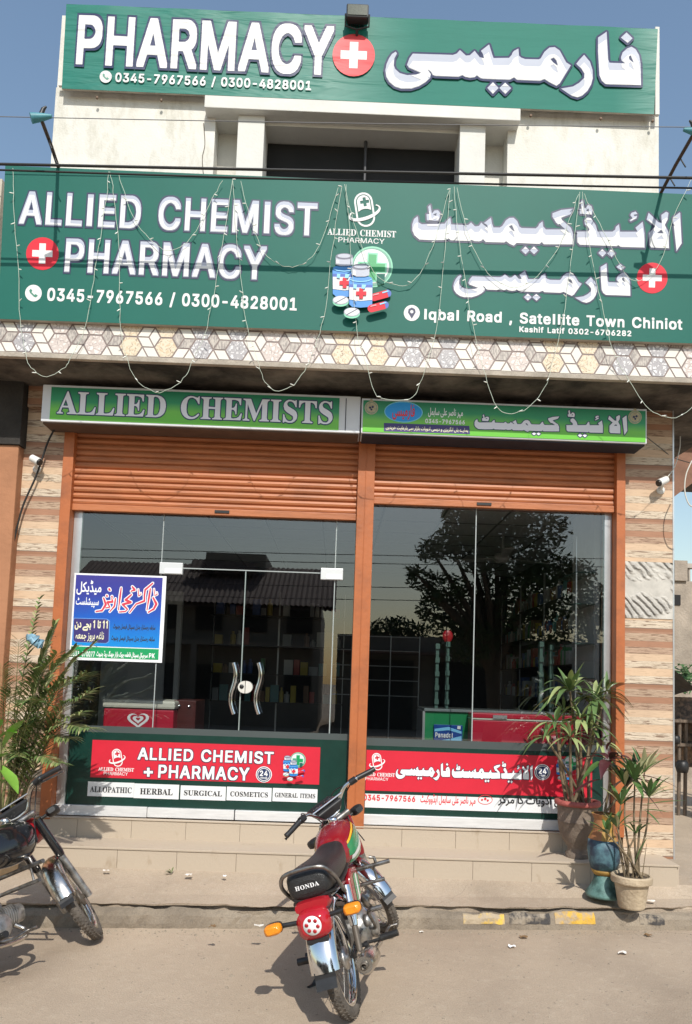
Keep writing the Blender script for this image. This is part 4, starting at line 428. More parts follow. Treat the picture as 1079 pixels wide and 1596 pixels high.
 'spec': (0, [[2138,-184,34,-6,21,14,9,25,-6,25,26,4,20,29,-5,25,-15,18,-17,5,-25,-5,-16,-25,-25,26,-17,5,-25,-9,-14,-15,3,-41,36,-18,-1,-32], [1876,-118,21,-8,25,4,17,22,25,-22,41,1,18,28,-4,25,-30,23,-25,-5,-25,-21,-25,25,-25,-1,-19,-12,-7,-17,-1,-17], [145,-18,102,-7,100,9,92,21,83,33,6,-14,27,-21,67,-17,67,3,25,6,25,18,25,-18,33,-9,58,3,50,20,42,-21,50,-2,33,8,34,27,41,-27,34,-8,83,9,33,22,25,-22,34,-9,75,7,33,20,25,-19,33,-8,59,3,41,20,50,-22,42,-1,42,9,33,30,25,-23,50,-16,67,3,58,24,25,-18,50,-9,75,1,33,6,34,18,33,-17,42,-8,83,4,42,21,50,-22,58,-3,33,8,25,17,42,-22,50,-3,42,9,35,29,21,50,1,58,-29,109,-12,7,-41,-12,-15,-12,29,-117,-4,-33,-19,-15,-25,-3,-35,10,5,91,-11,14,-34,6,-20,-11,-21,-92,-17,-15,-33,-3,-27,10,-5,16,11,59,-4,16,-42,15,-19,-6,-22,-84,-12,-16,-30,-10,-67,6,-17,12,5,92,-46,13,-16,-13,-18,-75,-16,-26,-67,-9,-54,10,-10,16,8,84,-44,12,-21,-12,-26,-92,-28,-15,-42,-3,-25,7,-18,19,-21,125,-44,7,-17,-6,-4,-9,8,-100,-12,-34,-33,-9,-38,10,-5,16,5,84,-46,13,-15,-13,-18,-80,-17,-24,-33,-6,-30,10,-6,16,8,75,-47,16,-14,-7,-34,-100,-44,-10,-33,15,-15,36,-13,317,-14,10,-33,0,-17,-7,-4,-11,8,-334,-12,-20,-42,-6,-41,15,-17,36,-13,100,-45,7,-14,-7,-5,-16,3,-117,-34,-18,-45,10,-3,33,8,50,-5,17,-47,13,-14,-13,-18,-84,-18,-21,-17,-5,-45,10,-6,25,11,58,-10,13,-41,11,-14,-7,-27,-92,-18,-15,-41,-3,-42,9,-15,17,5,42,-40,24,-75,-51,-78,-31,-105,-18,-117,3,-39,6,-37,17,-17,33,8,84,-7,10,-41,11,-20,-21,-11,-59,-1,-41,11,-42,54,-47], [219,249,78,-7,50,11,25,17,11,21,0,50,-36,30,-50,-4,-17,51,-39,-2,-6,-17,1,-83,-22,-19,-6,-23,0,-17], [1534,249,30,2,25,19,16,-18,25,-5,30,19,5,16,-4,25,-41,25,6,25,-21,31,-41,0,-17,-22,2,-34,-41,-25,-5,-25,6,-16]]),
 'time': (0, [[1000,-197,214,-3,141,21,22,23,8,42,-13,56,-33,30,-42,-6,-25,-27,-8,-34,-34,-5,-225,0,-58,12,-21,7,-1,9,114,35,233,19,133,57,25,-34,34,-21,33,-9,99,-6,-33,-25,-9,-25,5,-25,30,-29,48,4,22,25,1,42,-13,19,-41,23,24,6,40,27,21,33,9,42,-6,75,-25,83,-30,18,-42,-14,-21,-20,30,-134,-9,-19,-25,-4,-63,7,9,33,-13,42,-58,16,-83,45,-84,20,-58,-4,-25,-10,-18,-26,18,-54,17,-9,100,-1,29,-11,-2,-8,-111,-36,-191,-12,-84,-18,-83,-40,-46,-52,-8,-25,2,-34,35,-48,67,-31], [129,-156,101,-3,83,28,59,59,33,90,43,-32,74,-15,58,3,34,10,33,21,37,56,0,67,-24,66,-63,98,-33,6,-42,-28,-8,-17,68,-125,6,-34,-16,-19,-50,-4,-75,17,-19,-10,-23,-42,-16,83,-39,84,-20,10,-53,-27,-10,-25,32,-92,0,-66,-19,-35,-41,-24,-67,-5,-58,18,-17,21,-4,16,14,100,-18,20,-25,10,-17,4,-19,-9,-17,-25,-17,-66,-1,-50,10,-42,22,-33,30,-28], [2013,-22,59,-1,19,17,4,17,0,408,-7,17,-24,12,-42,-1,-17,-8,-100,-79,-14,-24,14,-33,31,-25,19,4,34,25,3,-4,1,-292,4,-18], [2463,-22,109,-4,42,9,33,18,35,43,10,50,-1,42,-30,108,-31,18,-25,-7,-25,-12,-14,-24,24,-83,2,-58,-37,-7,-68,7,-9,66,-11,284,-20,19,-50,0,-20,-11,-7,-17,14,-350,11,-41,13,-17,22,-21], [3013,-22,59,-1,17,16,4,18,0,408,-7,17,-22,12,-59,-7,-108,-85,-10,-20,22,-42,30,-17,50,32,2,-298,4,-17], [3353,-22,54,0,15,8,10,25,0,408,-10,20,-25,9,-42,-1,-16,-10,-100,-79,-13,-22,9,-25,29,-30,25,0,37,22,2,-292,11,-25], [168,219,46,-5,28,22,8,42,-28,36,-25,7,-25,-7,-25,-25,-2,-45], [2559,278,30,-1,25,18,33,-20,33,7,28,37,-5,34,-14,19,-25,11,-34,-3,-16,-15,-25,17,-42,-4,-23,-25,-6,-25,15,-34]]),
 'off': (0, [[1432,-142,17,-3,25,7,50,26,55,45,32,50,18,67,-3,50,-23,75,-29,35,-41,-17,-11,-18,37,-83,2,-34,-10,-41,-52,-61,-80,-39,-1,-25], [1682,-142,26,-4,33,7,67,25,55,47,24,42,14,75,-5,50,-19,58,-17,25,-27,21,-25,6,-50,-5,-38,-30,-25,-42,-11,-75,15,-41,42,-27,68,-7,-35,-34,-100,-30,-4,-19], [1913,-142,11,-5,34,9,75,44,53,61,13,33,34,-13,58,0,42,9,33,22,22,32,10,58,-11,67,-22,67,-24,5,-33,-14,-11,-16,28,-84,3,-41,-9,-25,-28,-10,-42,0,-25,16,-58,133,-25,0,-26,-14,-10,-17,33,-75,4,-58,-17,-42,-31,-33,-36,-26,-55,-24,-5,-17], [1082,-117,34,-2,21,19,1,33,-14,20,-25,7,-32,-18,-6,-34], [2195,-117,38,-5,20,14,5,33,-17,26,-33,5,-22,-14,-7,-34], [764,-17,52,-4,50,27,67,-21,91,9,84,27,108,55,50,11,4,38,-12,22,-34,3,-108,55,-50,13,-42,3,-56,-13,-7,-16,9,-42,13,-6,66,4,42,-6,52,-25,-85,-42,-92,-18,-33,0,-21,10,-21,26,-48,99,-35,28,-34,7,-33,-8,-40,-27,-85,-130,-50,-5,-53,10,38,66,5,59,-11,25,-21,21,-50,17,-83,-9,-50,-25,-30,-29,-6,-17,6,-33,67,-67,-12,-9,-83,-9,-34,9,-25,34,-32,83,-34,21,-50,0,-50,-17,-34,-29,-22,-41,2,-59,17,-50,12,-7,49,16,4,8,-15,50,3,32,17,19,33,9,20,-10,45,-100,19,-19,41,-18,75,-1,117,32,67,-24,91,-10,50,11,34,34,8,0,42,-34], [2709,-8,57,-7,117,10,75,17,79,30,6,16,-19,43,-16,2,-67,-25,-25,5,-39,25,-17,34,6,29,25,23,33,7,50,-5,15,37,-3,25,-45,13,-42,0,-50,-16,-35,-30,-21,-42,-4,-50,8,-33,27,-43,-75,0,-33,12,-19,23,-35,91,-29,20,-50,2,-34,-8,-48,-30,-24,-34,-7,-33,8,-58,14,-34,16,-8,45,17,-12,83,20,25,38,10,15,-10,39,-92,30,-30], [3167,-8,49,-7,50,3,67,26,29,53,0,75,-24,91,-14,14,-16,-1,-34,-15,-9,-14,27,-84,1,-58,-10,-11,-34,-7,-41,0,-34,15,-9,45,-11,300,-13,15,-42,3,-15,-18,11,-334,17,-58,21,-21], [783,50,-25,14,-35,36,16,33,27,21,26,-12,28,-67,-2,-17,-10,-9], [1766,58,-13,25,4,25,17,27,25,2,26,-37,4,-42], [449,105,-69,62,53,18,46,-10,9,-17,-5,-16], [1539,258,27,5,12,12,6,25,-11,25,-32,14,-30,-14,-8,-25,7,-25], [3289,292,35,4,16,29,-11,33,-30,13,-25,-8,-15,-30,12,-33], [2888,317,28,-7,27,15,7,33,-17,26,-34,6,-22,-15,-7,-33]]),
 'prev': (0, [[1427,-188,36,-9,40,25,7,36,40,57,-24,40,-110,5,-35,-13,-15,-32,9,-31,32,-31], [4311,-188,43,-12,35,28,3,31,41,47,-17,49,-31,11,-47,-17,-31,17,-38,-13,-16,-47,38,-41], [1950,-157,44,-3,94,24,69,57,25,57,78,-1,62,26,110,-32,156,0,94,26,94,-22,78,2,47,24,78,-26,187,15,47,24,41,48,19,78,-18,109,-42,54,-47,14,-62,-12,-28,-24,-30,-47,-14,-63,20,-62,57,-31,-21,-7,-134,7,0,93,-53,17,-26,-17,-30,-93,-85,-7,-5,85,-15,31,-43,40,-62,16,-109,-34,-141,-136,-12,20,6,63,-25,20,-47,2,-28,-85,-50,-26,-36,42,-16,312,-26,25,-47,-5,-13,-35,9,-375,-24,-63,-66,-34,-94,14,-31,42,13,88,-29,40,-47,-3,-25,-69,-1,-78,16,-47,57,-55], [3591,-157,91,5,47,18,48,40,38,78,11,62,-6,313,-8,62,-21,21,-47,0,-19,-36,11,-344,-27,-94,-58,-33,-79,5,-49,44,11,94,-15,31,-56,9,-21,-40,-14,-94,29,-78,53,-42], [5434,-157,92,5,46,18,49,40,39,78,4,390,-8,47,-21,21,-47,0,-19,-36,10,-344,-27,-94,-42,-31,-94,3,-50,44,14,94,-11,25,-31,17,-31,-2,-22,-40,-13,-94,28,-78,54,-42], [607,-141,44,-13,78,22,47,29,62,78,94,2,47,26,78,-28,62,0,63,20,78,-20,156,17,203,84,19,48,-19,29,-125,54,-109,24,-47,-8,-25,-20,9,-58,110,-11,31,-8,6,-17,-84,-33,-94,-11,-47,10,-6,96,-56,13,-20,-13,-27,-96,-94,-3,-12,21,3,78,-53,17,-25,-17,-32,-93,-68,-13,-51,122,-27,24,-63,11,-67,-35,-33,-63,-7,-62,29,-58,81,-36,-120,-47], [5671,-141,26,-15,63,22,78,62,31,53,94,-4,63,26,62,-26,78,-2,94,20,187,78,21,20,0,47,-177,80,-109,7,-40,-40,24,-46,94,-6,31,-7,13,-19,-91,-33,-125,-4,-18,21,1,78,-45,15,-28,-15,-30,-93,-36,-12,-33,12,-61,135,-47,-2,-27,-40,28,-62,3,-78,-51,-66,-84,-44], [6610,-141,41,-11,78,36,85,100,16,94,-30,109,-24,26,-47,-4,-21,-22,32,-109,-10,-63,-48,-51,-80,-43], [6969,-141,41,-12,78,37,94,100,78,-7,62,26,79,-28,109,18,109,-18,63,20,94,-20,62,28,78,-28,125,14,219,90,13,45,-13,28,-141,61,-125,14,-43,-24,11,-63,95,-4,47,-12,2,-15,-80,-32,-94,-11,-34,12,-24,109,-15,31,-21,9,-31,-10,-19,-30,6,-94,-18,-23,-50,8,8,78,-37,28,-43,-13,-35,-99,-47,0,0,84,-46,26,-37,-26,-26,-81,-78,-2,-12,20,3,78,-54,17,-25,-17,-31,-93,-37,-12,-32,18,-40,103,-38,32,-31,-10,-26,-38,37,-93,-10,-63,-48,-51,-82,-43], [8262,-141,29,-13,63,22,102,100,20,125,-44,119,-47,-1,-26,-24,28,-94,0,-62,-49,-64,-87,-46], [908,-126,39,-8,32,17,31,-17,31,4,22,20,0,47,-37,27,-47,-16,-63,13,-28,-40,3,-31], [2831,-126,38,-8,32,19,31,-19,31,4,24,20,0,47,-40,27,-31,-3,-15,-19,-16,17,-47,3,-29,-41], [5008,-126,33,-7,33,23,-9,109,32,32,16,47,-16,125,-25,51,-72,-20,28,-141,-18,-21,-31,-6,-47,14,-27,123,-36,24,-43,-24,-2,-125,-33,-12,-32,12,10,62,-11,31,-45,15,-27,-15,-18,-78,-33,-27,-34,12,5,78,-49,26,-25,-11,-38,-97,-93,2,5,80,-21,25,-31,5,-30,-15,-33,-96,-109,-1,-6,97,-41,13,-36,-13,-27,-95,-62,-9,-36,11,-8,46,-13,297,-37,25,-31,-4,-14,-21,5,-343,23,-63,33,-26,125,-14,78,18,62,-18,79,0,78,20,62,-20,63,0,78,20,94,-20,62,20,94,-20,78,28,47,-24,62,-5,-7,-68], [6273,-126,34,-1,25,17,9,31,-19,40,-31,11,-40,-19,-8,-47], [8075,-126,29,-5,32,21,8,31,-25,42,-47,1,-26,-27,4,-47], [9264,-126,27,-8,42,24,8,31,-19,36,-62,2,-19,-38], [184,-32,232,7,110,34,37,37,18,63,-38,140,-33,6,-41,-21,16,-141,-116,-33,-203,0,-47,13,-31,36,4,94,-51,19,-15,-7,-29,-91,20,-93,55,-41], [6909,-16,38,1,25,30,-12,391,-8,31,-20,9,-47,-4,-19,-36,12,-391], [8885,-16,94,-9,109,19,172,-19,62,18,40,38,16,47,-1,62,-35,109,-20,9,-56,-24,26,-141,-16,-21,-32,-6,-47,3,9,71,-16,63,-55,55,-31,8,-63,-6,-53,-42,-28,-78,12,-62,-9,-13,-62,17,-40,89,-39,39,-62,5,-63,-21,-39,-38,-16,-47,24,-107,31,-10,32,11,14,28,-11,62,44,33,58,-111], [9496,-16,92,-9,63,23,62,-23,94,16,94,-16,62,16,38,40,18,78,-30,125,-26,21,-57,-21,-4,-31,26,-94,-12,-37,-53,6,0,93,-41,13,-35,-13,-24,-93,-19,-10,-41,10,5,78,-42,24,-35,-9,-43,-101,-62,3,-18,83,-9,265,-36,25,-42,-9,-14,-63,16,-312,16,-47], [2494,60,97,80,60,4,17,-20,-9,-31,-24,-18], [697,76,15,48,17,3,19,-34,-4,-26], [9072,98,-18,42,17,31,17,3,19,-18,3,-32], [3135,166,-10,21,26,37,33,-53], [1149,218,66,0,17,47,-19,33,-31,11,-33,-13,-17,-31], [4065,218,39,-9,31,18,31,-18,31,5,23,20,0,47,-38,27,-47,-19,-16,14,-47,2,-28,-40,3,-31], [5986,218,40,-9,32,25,6,31,-23,38,-47,2,-25,-24,0,-47], [271,234,83,9,35,38,9,31,-29,58,-62,12,-16,35,-31,13,-30,-24,-5,-78,-27,-63,15,-25], [7239,234,99,-9,47,14,34,42,2,47,-36,41,-55,5,-23,41,-47,-5,-10,-98,-25,-47], [9008,296,127,-7,29,23,8,31,-37,43,-109,-1,-35,-42], [3124,343,27,-7,37,23,7,31,-13,33,-47,13,-28,-15,-11,-47]]),
 'addr': (0, [[1427,-188,36,-9,40,25,7,36,40,57,-24,40,-110,5,-35,-13,-15,-32,9,-31,32,-31], [6299,-188,39,-9,33,25,49,93,-19,36,-125,8,-36,-28,-2,-31], [9162,-188,35,-13,36,13,13,47,41,47,-3,31,-24,24,-47,0,-16,-19,-46,22,-40,-27,0,-47,38,-31], [8438,-157,56,-3,94,28,71,85,20,93,0,141,-9,219,-19,36,-59,-5,-13,-31,12,-344,-34,-100,-47,-27,-78,1,-31,15,-28,48,10,94,-45,28,-39,-28,-17,-109,18,-63,54,-53], [10278,-157,91,4,63,21,57,53,37,60,125,-6,109,36,94,-36,125,20,62,-20,156,14,219,90,10,61,-150,72,-110,18,-47,-10,-13,-17,12,-63,95,-4,44,-12,3,-17,-78,-29,-141,-7,-17,7,0,93,-45,15,-28,-15,-35,-96,-78,-2,-167,192,11,20,139,74,7,31,-13,31,-24,16,-156,-72,-64,-53,-12,-31,9,-47,133,-141,-19,-20,-125,-4,-34,40,-10,297,-19,36,-47,0,-24,-36,11,-375,-27,-63,-53,-33,-78,0,-32,15,-27,49,10,94,-45,28,-39,-28,-17,-109,18,-63,53,-53], [607,-141,44,-13,78,22,47,29,62,78,94,2,47,26,78,-28,62,0,63,20,78,-20,156,17,203,84,19,48,-19,29,-125,54,-109,24,-47,-8,-25,-20,9,-58,110,-11,31,-8,6,-17,-84,-33,-94,-11,-47,10,-6,96,-56,13,-20,-13,-27,-96,-94,-3,-12,21,3,78,-53,17,-25,-17,-32,-93,-68,-13,-51,122,-27,24,-63,11,-67,-35,-33,-63,-7,-62,29,-58,81,-36,-120,-47], [2094,-141,25,-15,94,22,47,28,58,74,13,125,-17,63,-54,57,-47,9,-47,-13,-57,-69,-14,-78,15,-47,25,-24,70,-23,-115,-47], [2327,-141,27,-13,62,22,56,38,48,62,25,110,-24,93,-27,42,-47,-2,-24,-24,0,-31,29,-63,-1,-62,-50,-66,-86,-44], [3629,-141,68,-9,47,16,41,55,6,52,125,17,203,83,25,36,-7,31,-174,80,-109,7,-40,-40,24,-46,94,-6,31,-7,13,-19,-91,-33,-125,-5,-17,7,20,78,-12,62,-38,40,-47,10,-84,-50,-36,-62,-20,-85,-79,4,-6,96,-40,13,-36,-13,-27,-96,-78,1,-69,95,-94,94,7,17,140,69,16,23,-7,32,-30,31,-8,47,-33,21,-219,-122,-13,-24,44,-61,-4,-49,133,-140,-4,-33,-78,-17,-187,8,-50,42,1,94,-45,16,-36,-32,-14,-78,8,-47,26,-42,47,-31,203,-24,94,10,94,34,94,-34,125,23,62,-23,63,-1,34,-68], [4282,-141,40,-11,79,36,84,100,16,78,-5,47,-49,104,-46,-4,-23,-22,33,-141,-42,-69,-95,-56], [4641,-141,25,-13,63,20,86,71,28,47,14,109,-28,94,-22,26,-47,-4,-22,-22,33,-109,-10,-63,-48,-51,-80,-43], [5896,-141,36,-13,78,17,62,35,63,77,141,14,203,83,25,21,0,47,-182,82,-93,6,-32,-11,-19,-30,18,-47,95,-4,44,-12,5,-15,-80,-31,-109,-13,-41,106,-38,38,-46,13,-47,-9,-59,-57,-23,-78,10,-47,25,-28,80,-35,-111,-38,-13,-24], [11415,-141,32,-13,63,22,67,53,42,66,78,-12,63,28,62,-28,94,16,94,-16,62,16,38,40,13,47,0,62,-25,94,-26,21,-60,-21,-7,-16,32,-125,-27,-26,-38,11,-2,93,-38,13,-38,-13,-22,-93,-18,-10,-42,10,8,62,-13,28,-47,14,-22,-11,-33,-93,-39,-10,-28,25,-43,110,-54,8,-32,-40,34,-78,-2,-62,-31,-50,-103,-60], [908,-126,39,-8,32,17,31,-17,31,4,22,20,0,47,-37,27,-47,-16,-63,13,-28,-40,3,-31], [3943,-126,20,-7,41,23,9,31,-19,40,-31,11,-40,-19,-8,-47], [5086,-126,33,-8,38,24,2,47,-24,25,-47,-1,-20,-24,0,-47], [9863,-126,38,-4,26,20,-9,109,22,16,26,63,-8,93,-26,76,-31,8,-45,-21,20,-141,-7,-20,-31,-6,-47,7,-17,19,-18,110,-27,24,-52,-24,1,-110,-27,-26,-37,11,5,78,-31,27,-47,-7,-27,-98,-35,-11,-23,11,2,78,-26,20,-47,0,-31,-92,-47,-19,-53,13,0,93,-57,14,-22,-14,-24,-87,-63,-19,-56,13,0,93,-53,15,-25,-15,-31,-93,-54,-12,-38,12,-11,31,-15,312,-29,25,-47,-13,-9,-121,11,-234,20,-63,25,-22,125,-18,78,26,47,-21,93,-5,78,23,47,-21,94,-2,63,23,62,-23,109,16,79,-16,78,32,47,-26,75,-13,-9,-62], [10899,-126,127,-7,29,23,7,31,-36,42,-110,0,-34,-42], [11230,-126,30,-3,29,19,11,31,-24,42,-32,6,-35,-16,-4,-63], [3651,-51,-29,35,13,12,47,-8,20,-20,-20,-27], [184,-32,232,7,110,34,37,37,18,63,-38,140,-33,6,-41,-21,16,-141,-116,-33,-203,0,-47,13,-31,36,4,94,-51,19,-15,-7,-29,-91,20,-93,55,-41], [5548,-32,181,6,113,41,24,47,-3,62,-32,63,-80,94,148,78,7,15,-21,55,-47,1,-125,-64,-69,-54,-6,-63,126,-125,16,-31,-20,-20,-47,-13,-172,-1,-62,15,-28,35,3,94,-53,16,-26,-16,-14,-110,20,-62,51,-40], [7146,-32,83,23,47,-16,171,0,157,30,71,57,16,62,-14,47,-26,40,-94,32,-63,-14,-78,-45,-11,237,-20,21,-47,0,-24,-36,11,-313,-18,-28,-48,28,-62,118,-62,26,-78,-30,-94,-138,-47,13,-50,105,-44,27,-62,-2,-47,-18,-53,-70,1,-78,36,-51,32,1,26,19,-7,78,43,33,78,-131,110,-18,62,40,63,-40], [1860,-16,119,-4,62,31,25,35,11,47,-9,47,-34,78,-55,73,-32,0,-40,-42,69,-125,3,-37,-47,-21,-94,17,-36,-37,0,-31], [4580,-16,39,1,25,30,-12,391,-13,33,-31,7,-31,-4,-19,-36,10,-391], [4984,-16,120,-7,62,30,26,39,9,78,-28,110,-38,23,-47,-22,-7,-17,27,-140,-51,-13,-50,13,-18,343,-26,22,-31,3,-21,-9,-14,-31,12,-313,21,-78], [7802,-16,130,-9,125,32,57,71,14,78,-14,78,-40,62,-80,22,-67,-37,-38,-94,19,-78,52,-31,-59,-13,-72,13,-27,343,-11,20,-47,5,-20,-9,-8,-31,9,-313,24,-78], [7151,59,-53,34,21,50,19,-3,29,-62], [697,76,15,48,17,3,19,-34,-4,-26], [2197,67,-10,26,26,36,28,-51], [5994,75,2,34,30,17,15,-59], [7447,66,-7,12,23,22,63,43,46,3,25,-22,-9,-25,-41,-21], [3635,86,-13,7,9,31,35,48,3,-48], [7994,164,-17,23,14,31,19,6,25,-53], [1149,218,66,0,17,47,-19,33,-31,11,-33,-13,-17,-31], [3352,218,66,0,17,47,-19,33,-31,11,-33,-13,-15,-31], [8915,218,126,-7,28,23,7,31,-35,42,-109,0,-35,-42], [271,234,83,9,35,38,9,31,-29,58,-62,12,-16,35,-31,13,-30,-24,-5,-78,-27,-63,15,-25], [4757,249,34,6,25,41,-11,32,-45,21,-39,-21,-5,-32,8,-31], [1840,343,29,-13,125,12,40,64,-15,47,-40,22,-32,0,-31,45,-42,-5,-13,-94,-26,-47], [7977,343,33,-6,29,22,11,31,-24,40,-32,8,-35,-17,-8,-47]]),
 'farm': (0, [[131,-142,99,-6,117,28,61,45,22,60,50,4,50,24,50,-26,59,0,33,9,17,14,25,-16,50,-9,58,11,33,28,17,-18,42,-18,75,-1,66,24,25,-17,84,-9,50,9,33,26,58,-25,67,-5,33,13,30,30,14,50,-5,50,-26,50,-21,21,-33,17,-34,2,-33,-10,-36,-30,-53,-100,-28,-25,-50,-1,-33,9,-7,17,7,81,-50,15,-14,-12,-28,-95,-33,-15,-42,0,-25,12,-15,23,-20,116,-31,7,-28,-15,4,-117,-18,-21,-42,-5,-25,10,6,91,-6,11,-41,8,-20,-19,-20,-83,-19,-17,-33,-1,-25,8,-4,10,7,83,-45,15,-18,-15,-24,-83,-24,-18,-75,9,-84,30,-16,-1,-14,-37,0,-25,72,-30,12,-11,-2,-17,-43,-34,-100,-20,-82,12,-45,34,-8,16,0,42,14,67,-46,22,-22,-22,-16,-59,-2,-50,10,-41,47,-55], [1469,-142,11,-4,25,7,75,43,45,46,27,50,10,50,-2,50,-24,75,-13,25,-18,11,-40,-19,-8,-17,33,-75,5,-42,-6,-33,-34,-52,-33,-25,-70,-31,-1,-25], [1000,-125,30,4,17,25,17,-23,25,-8,16,4,22,23,-1,33,-21,19,-25,2,-16,-8,-17,-22,-25,28,-25,1,-20,-11,-10,-34,13,-23], [1803,-8,52,-7,84,2,83,16,33,18,30,29,17,33,10,50,-2,59,-18,58,-37,45,-33,12,-50,-5,-25,-14,-31,-38,-16,-42,-5,-50,11,-33,24,-26,25,-12,59,-12,-75,-18,-92,0,-30,10,-13,41,-11,309,-13,15,-41,3,-19,-18,14,-342,23,-58], [1314,66,-32,17,34,59,14,9,17,0,33,-43,0,-33,-25,-15], [1980,156,-15,19,5,33,22,25,22,1,26,-42,2,-34,-20,-6], [1980,350,25,-1,24,18,6,25,-13,27,-33,8,-30,-19,-6,-16,6,-25]]),
 'pharm': (3741, [[1574,2,83,94,-85,82,-80,-89], [2811,5,69,29,75,72,54,99,24,94,-5,120,-40,122,-86,99,-61,-68,-54,-72,69,-63,50,-75,-1,-66,-72,-73,-88,-57,-177,-39,164,-105], [1753,11,7,0,79,91,-88,77,-83,-83], [243,20,144,8,110,41,94,62,64,68,11,57,-47,61,43,-27,29,-48,35,-13,342,1,56,27,41,-23,75,-11,66,12,28,29,53,-37,41,-9,373,1,16,2,63,36,43,-34,336,0,66,29,66,-42,109,-50,50,39,159,276,-69,41,-98,172,-73,47,-78,-11,-72,-67,-53,-97,-26,-17,-204,-4,-59,19,-30,27,-11,104,-65,-38,-21,-29,-10,-31,-39,-45,-226,-13,-20,49,-49,149,-118,-99,29,-44,17,-63,-62,11,-76,92,-69,-69,-43,-6,-13,-1,-9,7,-82,70,-45,-54,-55,-22,-587,-7,-47,-71,-32,-97,29,-45,173,-68,-69,-25,-129,-14,-106,25,-70,58,-20,53,5,104,36,72,-20,26,-52,-36,-40,-62,-35,-88,-16,-94,14,-85,6,-19,43,-69,67,-54,22,-13], [3216,218,56,-3,468,9,-6,317,-24,128,-42,72,-14,18,-56,32,-63,-30,-66,-61,-23,-68,0,-22,9,-35,45,-35,-225,-1,-18,49,-26,409,-126,-93,-1,-206,23,-355,34,-78], [2510,466,-60,41,-40,46,46,21,38,-39,20,-69], [3620,560,-52,40,-9,38,23,17,8,-8,31,-75,4,-12], [3540,839,73,78,-88,83,-83,-80]]),
 'chem': (3341, [[2355,2,81,86,-86,81,-82,-88], [2531,8,82,87,-87,80,-80,-87], [2104,167,6,0,54,57,478,0,43,42,46,-47,610,25,-3,219,-47,132,-185,151,-21,45,193,85,55,107,5,14,-3,2,-246,-38,-185,-77,-3,-73,74,-123,48,-44,27,18,126,-106,-405,-17,-55,56,-18,109,-70,-57,-15,-45,-54,-51,-295,-2,-45,26,-47,113,-71,65,-13,2,-77,-6,-72,-53,-73,-121,-57,-36,-126,-3,-31,76,-25,124,-144,-117,71,-41,6,-55,-86,61,-46,43,-43,-70,-77,-16,-16,7,-76,72,-60,-58,-345,0,-7,7,-20,134,-79,-72,-30,-59,-478,-32,-70,39,-8,86,-15,39,-67,-59,-37,-113,5,-139,43,-93,106,-88,279,-3,265,15,20,2,43,37,43,-39,395,0,33,29,56,-26,100,-3,53,19,27,33,59,-59,382,7,39,29,73,-53], [2111,471,-56,39,-50,57,60,28,50,-119], [302,625,230,-1,33,71,5,99,-44,54,-70,-9,-45,-55,-11,-6,-37,177,-43,-45,25,-149,-56,-6], [486,728,-63,23,73,37,3,-4,-5,-36,-4,-20]]),
 'aiid': (1207, [[457,1,70,74,-74,69,-69,-74], [612,4,10,3,62,71,-75,67,-67,-75], [775,192,39,-3,394,6,-3,264,-33,204,-129,-113,35,-63,0,-7,-309,-13,-20,132,-57,-49,-10,-49,-47,-38,-264,-11,-4,4,-29,108,-87,125,-62,10,-57,-48,-1,-10,11,-77,41,-23,37,-57,-21,-36,-199,-12,7,-190,46,-49,650,2,37,20], [952,658,7,-1,102,60,14,49,-51,-10,-12,21,1,4,67,16,-36,44,-72,-27,-22,-43,42,-56,-55,-35], [237,746,23,0,16,88,-23,74,-58,17,-49,-68,-22,10,-15,132,-28,0,-23,-37,20,-108,-40,-17,15,-80], [200,811,-34,7,-4,5,47,38,0,-50]]),
 'al': (888, [[748,6,6,0,133,205,-38,766,-16,17,-175,-145], [116,66,450,0,-10,405,-95,185,69,140,20,157,-2,17,-56,28,-121,-89,8,-177,-4,-26,-76,13,-249,234,-50,-177,211,-164,-147,-177,-2,-305], [267,443,100,89,54,-85]]),
